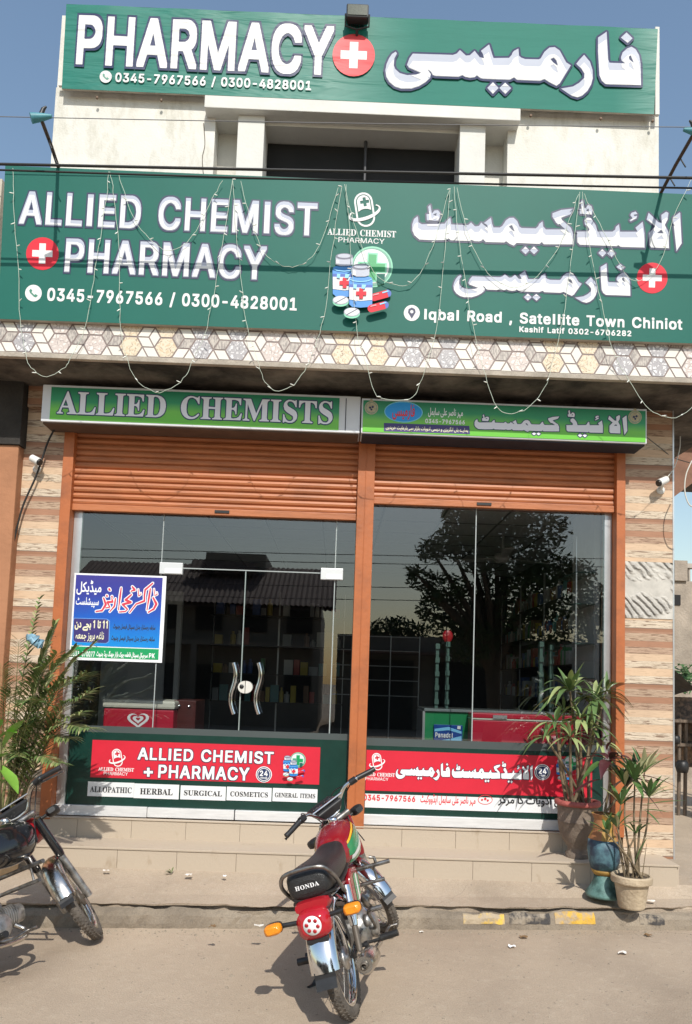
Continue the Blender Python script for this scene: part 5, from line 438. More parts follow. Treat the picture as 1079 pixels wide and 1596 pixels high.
 'doctor': (1890, [[15,2,135,24,52,2,13,8,115,195,6,26,-8,26,-85,185,-15,11,-17,-8,-6,-29,60,-182,-82,-176,-45,-14,-130,-25,-7,-11,-1,-16,7,-13], [435,15,12,6,58,78,86,94,9,64,7,113,0,81,-5,13,-11,8,-12,-4,-8,-13,-19,-133,-7,-100,-60,-97,-61,-81,-1,-20], [1047,15,6,-2,9,8,182,262,246,95,14,12,4,32,-10,162,13,159,213,220,0,26,-11,10,-13,-2,-51,-46,-178,-163,-10,-16,-15,-175,11,-165,-232,-111,-185,-274,-4,-23], [721,18,12,-3,181,20,76,77,5,16,-5,16,-113,113,196,58,16,13,6,30,-13,27,-125,50,130,139,3,23,-11,17,-13,1,-13,-10,-170,-157,-13,-19,4,-29,11,-14,72,-28,-153,-54,-10,-18,0,-22,11,-16,141,-120,2,-7,-44,-46,-181,-21,-10,-14], [1619,34,7,-2,97,68,68,34,15,13,79,156,5,25,-10,30,-98,152,-33,37,-18,-5,-8,-16,0,-20,85,-171,3,-20,-52,-128,-55,-46,-96,-65,-5,-26,10,-15], [691,86,13,-2,11,18,7,129,22,165,13,136,7,259,-5,15,-13,8,-12,-3,-8,-13,-24,-211,-8,-149,-2,-210,-9,-120], [1569,115,15,-1,10,17,11,123,44,282,9,113,5,145,-5,17,-13,9,-13,-4,-9,-15,-28,-175,-18,-213,-3,-146,-14,-126], [303,128,129,29,11,6,4,13,-4,17,-53,106,123,16,16,13,4,20,-6,22,-35,88,-12,11,-12,-4,-9,-14,15,-74,-133,-15,-13,-3,-7,-11,-4,-33,84,-122,-11,-7,-91,-23,-6,-9,0,-13], [477,474,16,1,7,7,3,24,-6,18,-23,16,-17,-11,-6,-10,0,-19,10,-16], [325,493,23,6,8,17,-14,32,-23,18,-21,-8,-8,-16,0,-13,13,-27], [1296,542,9,0,70,65,3,9,-13,42,-3,7,-8,2,-5,-12,13,-35,-53,-36,-24,159,-7,29,-8,6,-10,-10,7,-77,16,-117,5,-22], [1779,581,12,-3,58,28,25,17,3,13,-10,19,-10,42,-8,8,-5,-11,10,-52,-60,-35,-16,136,-15,58,-8,8,-9,-8,3,-55,10,-58,17,-62], [1053,681,7,-1,48,22,62,7,18,14,6,23,-7,26,-22,29,-44,43,-35,26,-13,-3,-8,-11,0,-26,49,-74,-19,-14,-51,-23,-5,-25,8,-12], [406,688,16,2,7,14,-20,55,-29,19,-19,-5,-12,-17,4,-33,17,-26]]),
},
'v': {
 'pharm': (0, [[1563,-27,19,-1,15,8,66,75,75,-71,19,-6,22,9,73,84,17,31,-12,25,-68,60,44,8,43,25,47,-28,336,0,63,27,69,-43,109,-46,22,8,44,33,173,304,-10,23,-66,40,-103,176,-85,51,-97,-13,-80,-73,-55,-98,-31,-10,-169,-1,-51,14,-16,16,-11,98,-7,12,-22,9,-82,-42,-65,-101,-195,-11,-56,173,-13,17,-19,6,-22,-9,-123,-108,0,-25,29,-57,-69,84,-25,12,-22,-9,-62,-62,-28,-3,-79,65,-25,10,-22,-10,-41,-49,-44,-16,-586,-9,-16,-9,-50,-75,-38,-110,39,-69,100,-44,-110,-10,-82,19,-61,47,-16,44,4,91,35,79,-27,47,-16,8,-19,-1,-57,-39,-50,-75,-35,-88,-18,-109,25,-116,48,-76,81,-65,110,-33,153,6,122,45,104,68,63,67,12,32,38,-10,342,1,53,23,37,-19,82,-12,78,16,22,15,35,-23,47,-11,116,-2,-63,-70,-14,-28,11,-24], [2813,-27,85,38,80,75,58,107,27,100,-6,135,-41,125,-92,107,-22,10,-25,-12,-57,-64,-56,-72,-8,-22,10,-22,67,-61,43,-64,-1,-44,-63,-63,-83,-54,-163,-33,-19,-10,-9,-22,13,-25,166,-105], [1660,134,-53,53,106,2], [3212,187,527,4,22,10,10,23,-7,317,-24,135,-51,87,-16,19,-66,38,-22,-2,-50,-23,-26,-16,-69,-69,-25,-78,7,-62,-129,1,-30,428,-10,19,-22,9,-19,-7,-125,-90,-12,-26,-1,-206,24,-361,37,-88], [3529,810,18,-1,16,8,69,75,11,25,-17,31,-79,72,-22,10,-25,-11,-56,-54,-23,-23,-9,-22,13,-26]]),
 'chem': (0, [[2347,-32,29,5,67,70,76,-67,20,-2,23,13,80,87,6,21,-6,20,-73,74,79,1,37,26,30,-28,53,-3,560,21,23,4,18,14,7,20,-4,225,-49,140,-193,162,155,69,23,17,64,133,-6,27,-21,16,-269,-40,-176,-72,-28,-24,-3,-99,78,-128,63,-58,23,-2,17,7,34,-28,-11,-4,-289,-10,-36,37,-18,109,-32,17,-23,-8,-70,-57,-21,-51,-39,-37,-272,-2,-27,19,-46,106,-79,74,-23,7,-96,-7,-73,-50,-24,-21,-64,-109,-42,-29,-93,-3,-20,49,-26,128,-13,16,-20,7,-27,-11,-139,-115,-27,17,-29,-5,-42,-67,-45,-11,-83,69,-19,7,-24,-7,-49,-50,-306,0,-19,117,-14,16,-20,7,-20,-7,-82,-74,-29,-51,-91,-6,37,89,3,120,-46,59,-24,15,-83,-10,-29,-17,-22,112,-15,16,-20,6,-26,-13,-44,-42,-7,-17,18,-126,-27,-3,-21,-20,10,-136,8,-27,16,-14,121,-2,-210,-12,-42,25,-6,70,-11,39,-16,20,-22,7,-25,-10,-70,-63,-41,-119,2,-153,15,-40,43,-84,113,-89,292,-5,265,14,33,4,30,23,23,-20,20,-7,395,0,40,23,43,-19,106,-4,63,20,20,15,36,-35,20,-6,382,6,39,21,61,-43,99,-35,20,6,49,51,140,0,-76,-85,-8,-23,7,-20,16,-16], [2439,132,-59,55,109,1]]),
 'aiid': (0, [[451,-27,25,4,57,60,65,-59,29,-3,69,69,15,20,0,26,-82,80,80,0,28,13,29,-21,14,-3,426,5,17,5,14,26,-3,264,-34,213,-17,18,-25,0,-131,-113,-13,-27,16,-43,-236,-9,-16,109,-12,16,-17,5,-20,-7,-57,-50,-9,-13,-10,-42,-29,-24,-233,-9,-26,92,-99,140,21,19,18,100,-24,85,-18,18,-68,17,-20,-6,-26,-33,-16,101,-21,13,-42,-3,-18,-16,-23,-43,16,-93,-21,-9,-15,-23,15,-90,14,-20,17,-7,108,-7,-56,-51,-6,-26,14,-88,11,-14,37,-20,23,-37,-6,-8,-181,-6,-23,-15,-5,-31,9,-188,47,-55,20,-11,390,1,-74,-77,-9,-22,14,-27], [536,109,-69,60,124,0], [952,627,18,2,103,60,17,20,16,48,-4,20,7,26,-53,66,-26,0,-74,-29,-33,-57,1,-26,24,-34,-35,-25,-5,-23,20,-35]]),
 'al': (0, [[740,-34,28,0,20,18,133,200,8,27,-39,774,-17,28,-32,22,-36,-7,-65,-52,-108,-92,-15,-35,89,-843,14,-30], [112,22,452,1,24,7,17,20,-8,430,-90,176,61,124,23,185,-21,40,-62,32,-45,-3,-126,-101,-8,-24,6,-153,-16,2,-241,230,-40,5,-28,-28,-49,-173,0,-32,189,-152,-120,-149,-7,-24,-2,-313,65,-86]]),
 'doctor': (0, [[6,-24,209,28,20,14,55,85,29,-2,126,31,16,11,-59,-83,-7,-20,3,-25,18,-22,22,-6,23,9,155,187,18,187,0,81,-13,33,-30,15,-26,-8,-18,-23,-8,-49,-19,42,10,29,-7,42,-30,31,-29,3,-22,-11,-18,-36,1,-26,12,-25,-4,-17,8,-48,-126,-21,-58,110,-29,14,-32,-11,-17,-31,0,-29,55,-175,-74,-155,-152,-31,-20,-11,-13,-19,-1,-36,14,-23], [720,-11,191,18,29,13,69,72,13,36,-13,35,-80,81,160,50,24,21,9,36,-6,32,-14,21,-98,41,96,103,16,26,0,33,-14,24,-29,13,-25,-8,-190,-175,-13,-23,1,-38,30,-42,-82,-29,-25,-33,-1,-36,15,-29,127,-110,-25,-21,-147,-14,38,356,15,259,-6,113,-17,19,-22,8,-26,-7,-16,-21,-14,-83,-20,-211,-5,-278,-9,-133,8,-32,27,-19,-1,-42], [1037,-11,26,-1,18,14,179,257,240,94,26,21,9,32,-9,175,10,149,54,55,-33,-272,-10,-236,-14,-136,5,-29,17,-21,26,-7,-4,-40,15,-26,34,-13,202,126,80,155,9,42,-24,62,-106,158,101,51,14,17,2,20,-22,74,-20,20,-23,1,-17,-14,-5,-23,8,-36,-9,-3,-8,71,-19,85,-15,19,-19,6,-26,-11,-11,-24,7,-78,25,-107,1,-38,-42,-20,-12,-26,-1,-26,87,-184,-42,-113,-122,-91,66,531,4,155,-11,26,-27,16,98,107,1,45,-17,21,-23,8,-26,-9,-236,-215,-14,-31,-15,-175,10,-147,-225,-112,-193,-288,0,-35], [471,155,0,38,-39,84,87,13,-2,-62], [316,468,48,9,14,16,5,23,-21,52,-43,25,-39,-15,-18,-36,4,-32,13,-23], [1287,516,35,5,72,66,11,29,-14,52,-14,20,-33,4,-19,-21,-21,110,-15,18,-19,6,-26,-11,-11,-32,29,-220], [1043,655,26,0,39,17,78,15,24,20,10,29,-7,45,-23,33,-49,49,-46,33,-38,-8,-20,-32,3,-36,34,-55,-43,-21,-18,-24,0,-36,14,-21], [397,662,28,-2,17,11,10,13,4,26,-24,64,-26,21,-26,10,-29,-7,-17,-13,-11,-23,1,-36,27,-48]]),
},
'u': {
 'pharm': (0, [[1572,11,3,-2,26,30,-29,28,-25,-28], [2807,11,7,-1,66,32,69,66,54,97,21,85,-2,25,-42,125,-78,87,-61,-68,19,-19,52,-78,-2,-66,-12,-15,14,-22,-3,-69,-73,-75,-94,-60,-36,-10,33,-19], [1756,17,24,25,-29,26,-23,-23], [241,27,140,6,116,43,91,60,45,47,-20,30,6,6,31,-14,10,51,-47,58,6,8,45,-26,32,-50,30,-11,338,1,60,27,41,-24,75,-10,66,13,28,28,53,-36,44,-10,383,3,66,35,47,-33,329,0,69,29,72,-45,103,-46,44,33,111,197,-19,12,-101,176,-66,40,-72,-8,-13,-10,-60,-57,-53,-97,-31,-19,-204,-4,-62,19,-32,32,-9,95,-57,-32,-23,-31,-9,-29,-40,-47,-229,-13,-7,4,-18,47,-47,142,-69,-57,3,-38,-41,3,29,-47,15,-53,-6,-9,-66,11,-72,90,-65,-66,-32,-5,-34,0,-85,71,-44,-51,-56,-22,-583,-8,-46,-68,-8,-25,3,-4,169,-65,6,-9,-65,-29,-83,-12,142,-53,6,-10,-65,-28,-138,-17,-108,27,-71,56,-23,60,2,179,-19,-13,-42,-63,-32,-78,-10,-47,7,-47,47,-76,74,-60], [1528,121,92,3,-48,46], [1703,124,103,0,-55,48], [3221,221,512,6,-5,210,-23,126,-50,84,-54,34,-63,-28,-65,-62,-5,-19,39,-31,-10,-8,-40,0,-7,-17,10,-41,44,-32,0,-11,-229,-2,-7,4,-16,50,-24,399,-117,-85,0,-119,22,-336,32,-74], [2510,356,-64,44,-41,47,1,7,44,21,10,0,39,-41,21,-72], [3626,446,-63,48,-10,41,29,22,6,0,7,-10,34,-85,4,-9], [2510,459,-64,44,-41,47,1,7,44,22,10,-1,39,-40,21,-72], [3626,549,-63,48,-10,41,29,23,6,0,7,-10,34,-85,4,-10], [3537,745,23,18,-28,-11], [3537,848,17,13,-29,27,-17,-15]]),
 'chem': (0, [[2352,12,14,13,-16,15,-13,-12], [2531,18,13,14,-18,14,-10,-14], [2307,114,91,0,-48,45], [2478,114,105,0,-54,52], [2098,177,10,-1,56,54,474,0,47,43,49,-47,597,22,0,92,-46,131,-103,85,-20,-9,-102,-5,119,-98,3,-8,-6,-7,-405,-16,-61,60,-15,101,-60,-49,-16,-46,-57,-54,-298,-2,-50,30,-47,110,-69,65,-77,-3,-82,-58,-67,-113,-36,-26,-27,-15,-123,-5,-11,8,-29,73,-23,113,-56,-44,2,-32,-5,-8,-30,13,-39,-32,66,-40,8,-53,-9,-9,-89,62,-43,40,-40,-67,-80,-17,-20,8,-72,68,-60,-55,-345,0,-13,10,-17,123,-70,-60,-33,-62,-481,-33,-76,42,-8,86,-12,32,-57,-52,-32,-99,1,-33,45,-93,100,-78,268,-3,269,14,23,4,43,35,47,-39,388,0,36,29,56,-25,97,-4,49,18,34,34,63,-58,374,6,43,29,77,-53], [2108,346,-69,50,-39,43,2,15,56,29,12,-4,54,-126,-6,-10], [2108,466,-69,50,-39,43,2,14,56,29,12,-3,54,-126,-6,-10], [308,512,221,-1,21,45,-243,-15], [3022,536,4,-3,7,9,-13,0], [340,632,73,-2,11,12,72,33,10,-10,-5,-33,28,-1,24,54,-31,37,-63,-10,-52,-60,-9,0,-38,170,-15,-14,6,-50,-18,-10,19,-106], [3088,638,-9,37,63,33,-48,40,-15,46,123,57,-109,-16,-157,-64,46,-80,41,-37,27,15]]),
 'aiid': (0, [[457,10,10,11,-14,13,-10,-13], [614,10,12,11,-17,14,-9,-11], [422,104,67,0,-36,32], [579,104,69,0,-39,34], [777,197,423,3,-1,154,-33,196,-116,-102,35,-63,2,-6,-6,-6,-312,-14,-9,15,-14,110,-48,-40,-12,-49,-48,-39,-267,-12,-10,7,-29,108,-83,119,-9,6,-51,7,-31,-27,30,-20,38,-60,-22,-39,-14,-6,36,-57,-22,-40,-18,-5,-176,-9,3,-79,42,-46,645,2,40,19], [237,649,18,0,3,17,-11,17,-52,10,-50,-38], [958,666,94,54,-11,12,-42,-16,-30,-24], [237,752,18,0,3,19,-9,29,-34,10,-9,-5,-17,3,-33,-51,36,-4,17,12,11,-13], [84,760,36,0,-5,9,-14,123,-17,-1,-4,-6,4,-31,-17,-12]]),
 'al': (0, [[755,30,118,173,-32,626,-12,10,-148,-123], [120,74,434,0,-6,249,-95,189,33,72,-33,76,67,136,5,29,-5,6,-32,13,-102,-80,1,-200,-12,-11,-80,15,-237,226,-4,-3,-10,-39,175,-140,-68,-84,60,-48,6,-17,-144,-176,0,-157], [267,291,-8,8,6,12,102,84,12,-8,50,-84,-10,-12], [267,435,-8,8,6,12,102,85,12,-8,50,-85,-10,-12]]),
},
}

# ---------------------------------------------------------------- lettering
_gc = {}
def glyph(k):
    if k not in _gc:
        a, cc = GL[k[0]][k[1:]]; cs = []
        for q in cc:
            x = y = 0; c = []
            for i in range(0, len(q), 2): x += q[i]; y += q[i+1]; c.append((x, y))
            cs.append(c)
        _gc[k] = (a, cs)
    return _gc[k]
def full(t):      # the three pieces of the longer word on one line
    o = []
    for k, s, x, y in (('chem', .8492, 0, 0), ('aiid', .9912, 2900, 9), ('al', .7019, 4132, 162)): o += [[(p*s+x, q*s+y) for p, q in c] for c in glyph(t+k)[1]]
    return o
def line(text, st, track=0, layer=None):
    x = 0; out = []
    for ch in text:
        if ch == ' ': x += 300+track; continue
        a, cs = glyph(st+ch); cs = glyph((layer or st)+ch)[1]
        out += [[(px+x, py) for px, py in c] for c in cs]; x += a+track
    return out
def bbox(cs):
    xs = [p[0] for c in cs for p in c]; ys = [p[1] for c in cs for p in c]; return min(xs), min(ys), max(xs), max(ys)
def area(c): return .5*sum(c[i-1][0]*c[i][1]-c[i][0]*c[i-1][1] for i in range(len(c)))
def inside(p, c):
    r = False
    for i in range(len(c)):
        (x0, y0), (x1, y1) = c[i-1], c[i]
        if (y0 > p[1]) != (y1 > p[1]) and p[0] < (x1-x0)*(p[1]-y0)/(y1-y0)+x0: r = not r
    return r
def fill(cs, Y, mb, m=0, fn=None):
    """tessellate 2-D contours (x, z) into flat faces facing -y at depth Y"""
    ars = [area(c) for c in cs]
    if not cs: return mb
    dep = [sum(1 for j, d in enumerate(cs) if j != i and abs(ars[j]) > abs(ars[i]) and inside(c[0], d)) for i, c in enumerate(cs)]
    for i, c in enumerate(cs):
        if dep[i] % 2: continue
        grp = [c]+[d for j, d in enumerate(cs) if dep[j] == dep[i]+1 and inside(d[0], c)]
        vs = [p for d in grp for p in d]
        tr = tessellate_polygon([[Vector((p[0], p[1], 0)) for p in d] for d in grp])
        fs = []
        for a, b, d in tr:
            (x0, y0), (x1, y1), (x2, y2) = vs[a], vs[b], vs[d]
            cr = (x1-x0)*(y2-y0)-(x2-x0)*(y1-y0)
            if abs(cr) < 1e-12: continue
            fs.append((a, b, d) if cr > 0 else (a, d, b))
        mb.add([fn(x, z) if fn else (x, Y, z) for x, z in vs], fs, m)
    return mb
def fit(ref, L, R_, T, B, Y):
    x0, y0, x1, y1 = bbox(ref)
    X0, X1, Z1, Z0 = at(*L, Y).x, at(*R_, Y).x, at(*T, Y).z, at(*B, Y).z
    sx, sy = (X1-X0)/(x1-x0), (Z1-Z0)/(y1-y0)
    return lambda cs: [[(X0+(x-x0)*sx, Z0+(y-y0)*sy) for x, y in c] for c in cs]
def letters(parent, cs_layers, box, Y, name='lettering', base=0.002):
    """cs_layers: list of (contours, material) drawn on one another; the first fits the box"""
    ref = cs_layers[0][0]; f = fit(ref, *box, Y); mb = MB(); ms = []
    order = sorted(cs_layers, key=lambda l: l[2])
    for k, (cs, m, _) in enumerate(order):
        fill(f(cs), Y-base-.0015*k, mb, k); ms.append(m)
    return mb.build(name, ms, parent, fixn=False)
def text(parent, s, st, box, Y, m, name='lettering', base=.002, track=0):
    return letters(parent, [(line(s, st, track), m, 0)], box, Y, name, base)
def px(pts, Y): return [(lambda p: (p.x, p.z))(at(u, v, Y)) for u, v in pts]
def circ(u, v, r, n=28, ry=None, a0=0, rot=0):
    c, s = math.cos(rot), math.sin(rot); o = []
    for i in range(n):
        a = a0+2*math.pi*i/n; x, y = r*math.cos(a), (ry or r)*math.sin(a); o.append((u+x*c-y*s, v+x*s+y*c))
    return o
def cross(u, v, r, t): return [(u-t, v-r), (u+t, v-r), (u+t, v-t), (u+r, v-t), (u+r, v+t), (u+t, v+t), (u+t, v+r), (u-t, v+r), (u-t, v+t), (u-r, v+t), (u-r, v-t), (u-t, v-t)]
def rotp(pts, c, a):
    cs, s = math.cos(a), math.sin(a); return [(c[0]+(x-c[0])*cs-(y-c[1])*s, c[1]+(x-c[0])*s+(y-c[1])*cs) for x, y in pts]
def art(parent, name, layers, Y, base=.002):
    """layers: list of (list of pixel contours, material), printed one on another"""
    mb = MB(); ms = []
    for k, (cs, m) in enumerate(layers):
        fill([px(c, Y) for c in cs], Y-base-.0012*k, mb, k); ms.append(m)
    return mb.build(name, ms, parent, fixn=False)
def capsule(u, v, w, h, a, n=10):
    r = w/2; o = []
    for i in range(n+1): t = math.pi+math.pi*i/n; o.append((u+r*math.cos(t), v-h/2+r+r*math.sin(t)))
    for i in range(n+1): t = math.pi*i/n; o.append((u+r*math.cos(t), v+h/2-r+r*math.sin(t)))
    return rotp(o, (u, v), a)
def pill_logo(parent, u, v, s, Y, ink, hole, base=.002):
    """white capsule with a cross, an orbit ring round it"""
    a = -.15
    def q(p): return [(u+x*s, v+y*s) for x, y in p]
    out = q(capsule(0, 0, 29, 54, a)); inn = q(capsule(0, 0, 23.5, 48, a))
    top = [p for p in capsule(0, 0, 20, 45, a)]
    top = q(rotp([(-10, 2), (-10, -12.5)]+[(10*math.cos(math.pi+math.pi*i/10), -12.5+10*math.sin(math.pi+math.pi*i/10)) for i in range(11)]+[(10, 2), (5, -.5), (0, -1.2), (-5, -.5)], (0, 0), a))
    cr = q(rotp(cross(0, -12, 7, 2.4), (0, -12), a))
    o2 = [(26*math.cos(t), 11.5*math.sin(t)) for t in [math.radians(d) for d in range(-35, 216, 10)]]
    i2 = [(23*math.cos(t)+.5, 7.5*math.sin(t)-1.2) for t in [math.radians(d) for d in range(215, -36, -10)]]
    ring = q([(x, y+5) for x, y in rotp(o2+i2, (0, 0), -.32)])
    art(parent, 'emblem', [([out, inn], ink), ([top, cr], ink), ([ring], ink)], Y, base)
def lemon(u, v, w, h): return [(u-w, v-h), (u+w, v-h), (u+w, v+h), (u-w, v+h)]

# ================================================================ the ground
def gridsheet(name, x0, x1, y0, y1, nx, ny, zf, m, skirt=None):
    mb = MB(); vs = []
    for j in range(ny+1):
        for i in range(nx+1):
            x = x0+(x1-x0)*i/nx; y = y0+(y1-y0)*j/ny; vs.append((x, y, zf(x, y)))
    fs = [(j*(nx+1)+i, j*(nx+1)+i+1, (j+1)*(nx+1)+i+1, (j+1)*(nx+1)+i) for j in range(ny) for i in range(nx)]
    mb.add(vs, fs, 0, True)
    return mb
o = bx(-400, 400, -400, 400, -.5, 0).build('ground', m_ground); tag(o, kind='structure')
KY = lambda x: 5.115+.078*x
def hsh(x, s=1.): return (math.sin(x*12.9898*s)*43758.5453) % 1.0-.5
def jag(x): return .016*math.sin(3.1*x)+.012*math.sin(7.7*x+1)+.010*math.sin(19*x+2)+.012*hsh(round(x*22))
# platform between kerb and steps: slopes up to the shop
mb = MB(); n = 300; rings = []
for i in range(n+1):
    x = -5.0+10.6*i/n
    j = jag(x)+.014*hsh(round(x*14), 5); y = KY(x)
    rings.append([Vector((x, y+.062+j, .137+.006*math.sin(5*x))), Vector((x, y+.24, .150)), Vector((x, 5.66, .224)), Vector((x, 7.2, .224)), Vector((x, 7.2, -.2)), Vector((x, y+.10, -.2)), Vector((x, y+.10, .118)), Vector((x, y+.066+j, .128))])
mb.loft(rings, 0, False); tag(mb.build('pavement', m_plat), kind='structure')
# kerb stones: rounded broken front, worn paint
def kring(x, d=0.):
    i = round(x*28); j = jag(x); h = .106+.008*math.sin(4.1*x+.4)+.016*hsh(round(x*9), 3); y = KY(x)-d; e = .016
    return [Vector((x, y-.012+e*hsh(i, 2), -.1)), Vector((x, y+.002+e*hsh(i, 5), .03)), Vector((x, y+.012+e*hsh(i, 7), h*.70+d)), Vector((x, y+.036+e*hsh(i, 4), h*.93+d)), Vector((x, y+.056+j, h+.004+d)), Vector((x, y+.058+j, -.1))]
tag(MB().loft([kring(-5+i/28.) for i in range(297)], 0, False).build('kerb', m_kerb), kind='structure')
def kpatch(u0, u1, m):
    x0, x1 = gr(u0, 1437, .06).x, gr(u1, 1437, .06).x; r = []
    for i in range(round(x0*28), round(x1*28)+1):
        q = kring(i/28., .003); lo = q[1].lerp(q[2], .1+.25*abs(hsh(i, 3))); hi = q[3].lerp(q[4], .2+.4*abs(hsh(i, 8))); r.append([lo, q[2], q[3], hi, hi+Vector((0, .004, -.012)), q[3]+Vector((0, .010, -.006)), q[2]+Vector((0, .012, 0)), lo+Vector((0, .010, 0))])
    return MB().loft(r, 0, False)
for u0, u1, m in ((866, 930, m_yellow), (726, 790, m_yellow2), (793, 860, m_kblack), (1000, 1040, m_kblack)): tag(kpatch(u0, u1, m).build('kerb_paint_patch', m), kind='structure')

# ================================================================ the pharmacy building
F = 6.0
B = thing('pharmacy_building', 'pale two storey pharmacy with green signboards, glass shopfront and banded stone pillars', 'building', (0, 6, .22))
def P_(mb, name, m, parent=B, **k): return mb.build(name, m, parent, **k)
# steps (tile risers with joints)
mb = MB()
def riser(x0, x1, y, z0, z1, w, m=0, ph=0.):
    x = x0
    k = 0
    while x < x1-.02:
        xe = min(x1, x+w-(ph if k == 0 else 0)); mb.box(x+.0008, xe-.0008, y, y+.03, z0, z1); x = xe; k += 1
mb.box(-2.75, 2.62, 5.655, 6.02, .15, .352); mb.box(-2.32, 2.30, 5.978, 7.0, .2, .505)
riser(-2.74, 2.60, 5.640, .20, .356, .44, ph=.15); riser(-2.31, 2.27, 5.960, .358, .511, .425, ph=.1)
mb.box(-2.75, 2.615, 5.632, 5.99, .357, .372); mb.box(-2.32, 2.29, 5.952, 6.0, .512, .522)
P_(mb, 'entrance_steps', m_step, bev=.003)
# pillars
P_(bx(-2.72, -2.285, 5.98, 6.5, .20, 4.0).box(-2.59, -2.26, 5.93, 5.98, 3.80, 3.985), 'pillar', m_stone)
pr = P_(bx(2.325, 2.724, 5.98, 6.5, .34, 4.0), 'pillar', m_stone)
zt, zb = at(1010, 876, 5.98).z, at(1010, 964, 5.98).z
P_(bx(2.327, 2.722, 5.974, 5.979, zb, zt), 'plaster_patch', m_trowel, pr)
# corner strip on the pillar edge
P_(bx(2.724, 2.736, 5.976, 6.0, .34, 4.0), 'corner_strip', m_alu, pr)
# side and back walls, upper storey
P_(bx(-2.72, -2.70, 6.5, 11.2, 0, 4.0).box(2.70, 2.72, 6.5, 11.2, 0, 4.0).box(-2.72, 2.72, 11.2, 11.4, 0, 7.2), 'side_wall', m_white_wall)
mb = MB()
mb.box(-2.56, -1.19, 5.98, 6.25, 3.99, 6.62); mb.box(1.31, 2.61, 5.98, 6.25, 3.99, 6.62)
mb.box(-2.56, 2.61, 6.0, 6.25, 6.62, 7.30)
mb.box(-1.19, -.99, 6.16, 6.25, 3.99, 6.62); mb.box(1.11, 1.31, 6.16, 6.25, 3.99, 6.62)
mb.box(-2.54, -2.4, 6.25, 11.2, 3.99, 7.25); mb.box(2.45, 2.60, 6.25, 11.2, 3.99, 7.25)
P_(mb, 'upper_wall', m_white_wall)
la, lb_ = at(320, 148, 5.86), at(812, 188, 5.86)
P_(bx(la.x, lb_.x, 5.86, 6.3, lb_.z, la.z), 'ledge', m_trim, bev=.006)
P_(bx(-.765, .892, 6.0, 6.25, lb_.z-.03, lb_.z-.001), 'lintel', m_trim)
P_(bx(-.99, -.765, 5.93, 6.3, 3.99, lb_.z-.001), 'pilaster', m_trim, bev=.006); P_(bx(.892, 1.11, 5.93, 6.3, 3.99, lb_.z-.001), 'pilaster', m_trim, bev=.006)
P_(bx(-2.5, 2.5, 6.3, 11.2, 7.0, 7.2), 'roof', m_conc)
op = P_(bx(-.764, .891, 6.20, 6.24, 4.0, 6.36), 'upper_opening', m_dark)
mb = MB().tube([(.10, 6.14, 4.3), (.10, 6.14, lb_.z-.03)], .014)
for z in (5.62, 5.82, 6.02): mb.tube([(-.76, 6.16, z), (.89, 6.16, z-.01)], .007)
P_(mb, 'opening_rail', mat('dark_painted_bar', (.06, .06, .065), .5, .3), op)
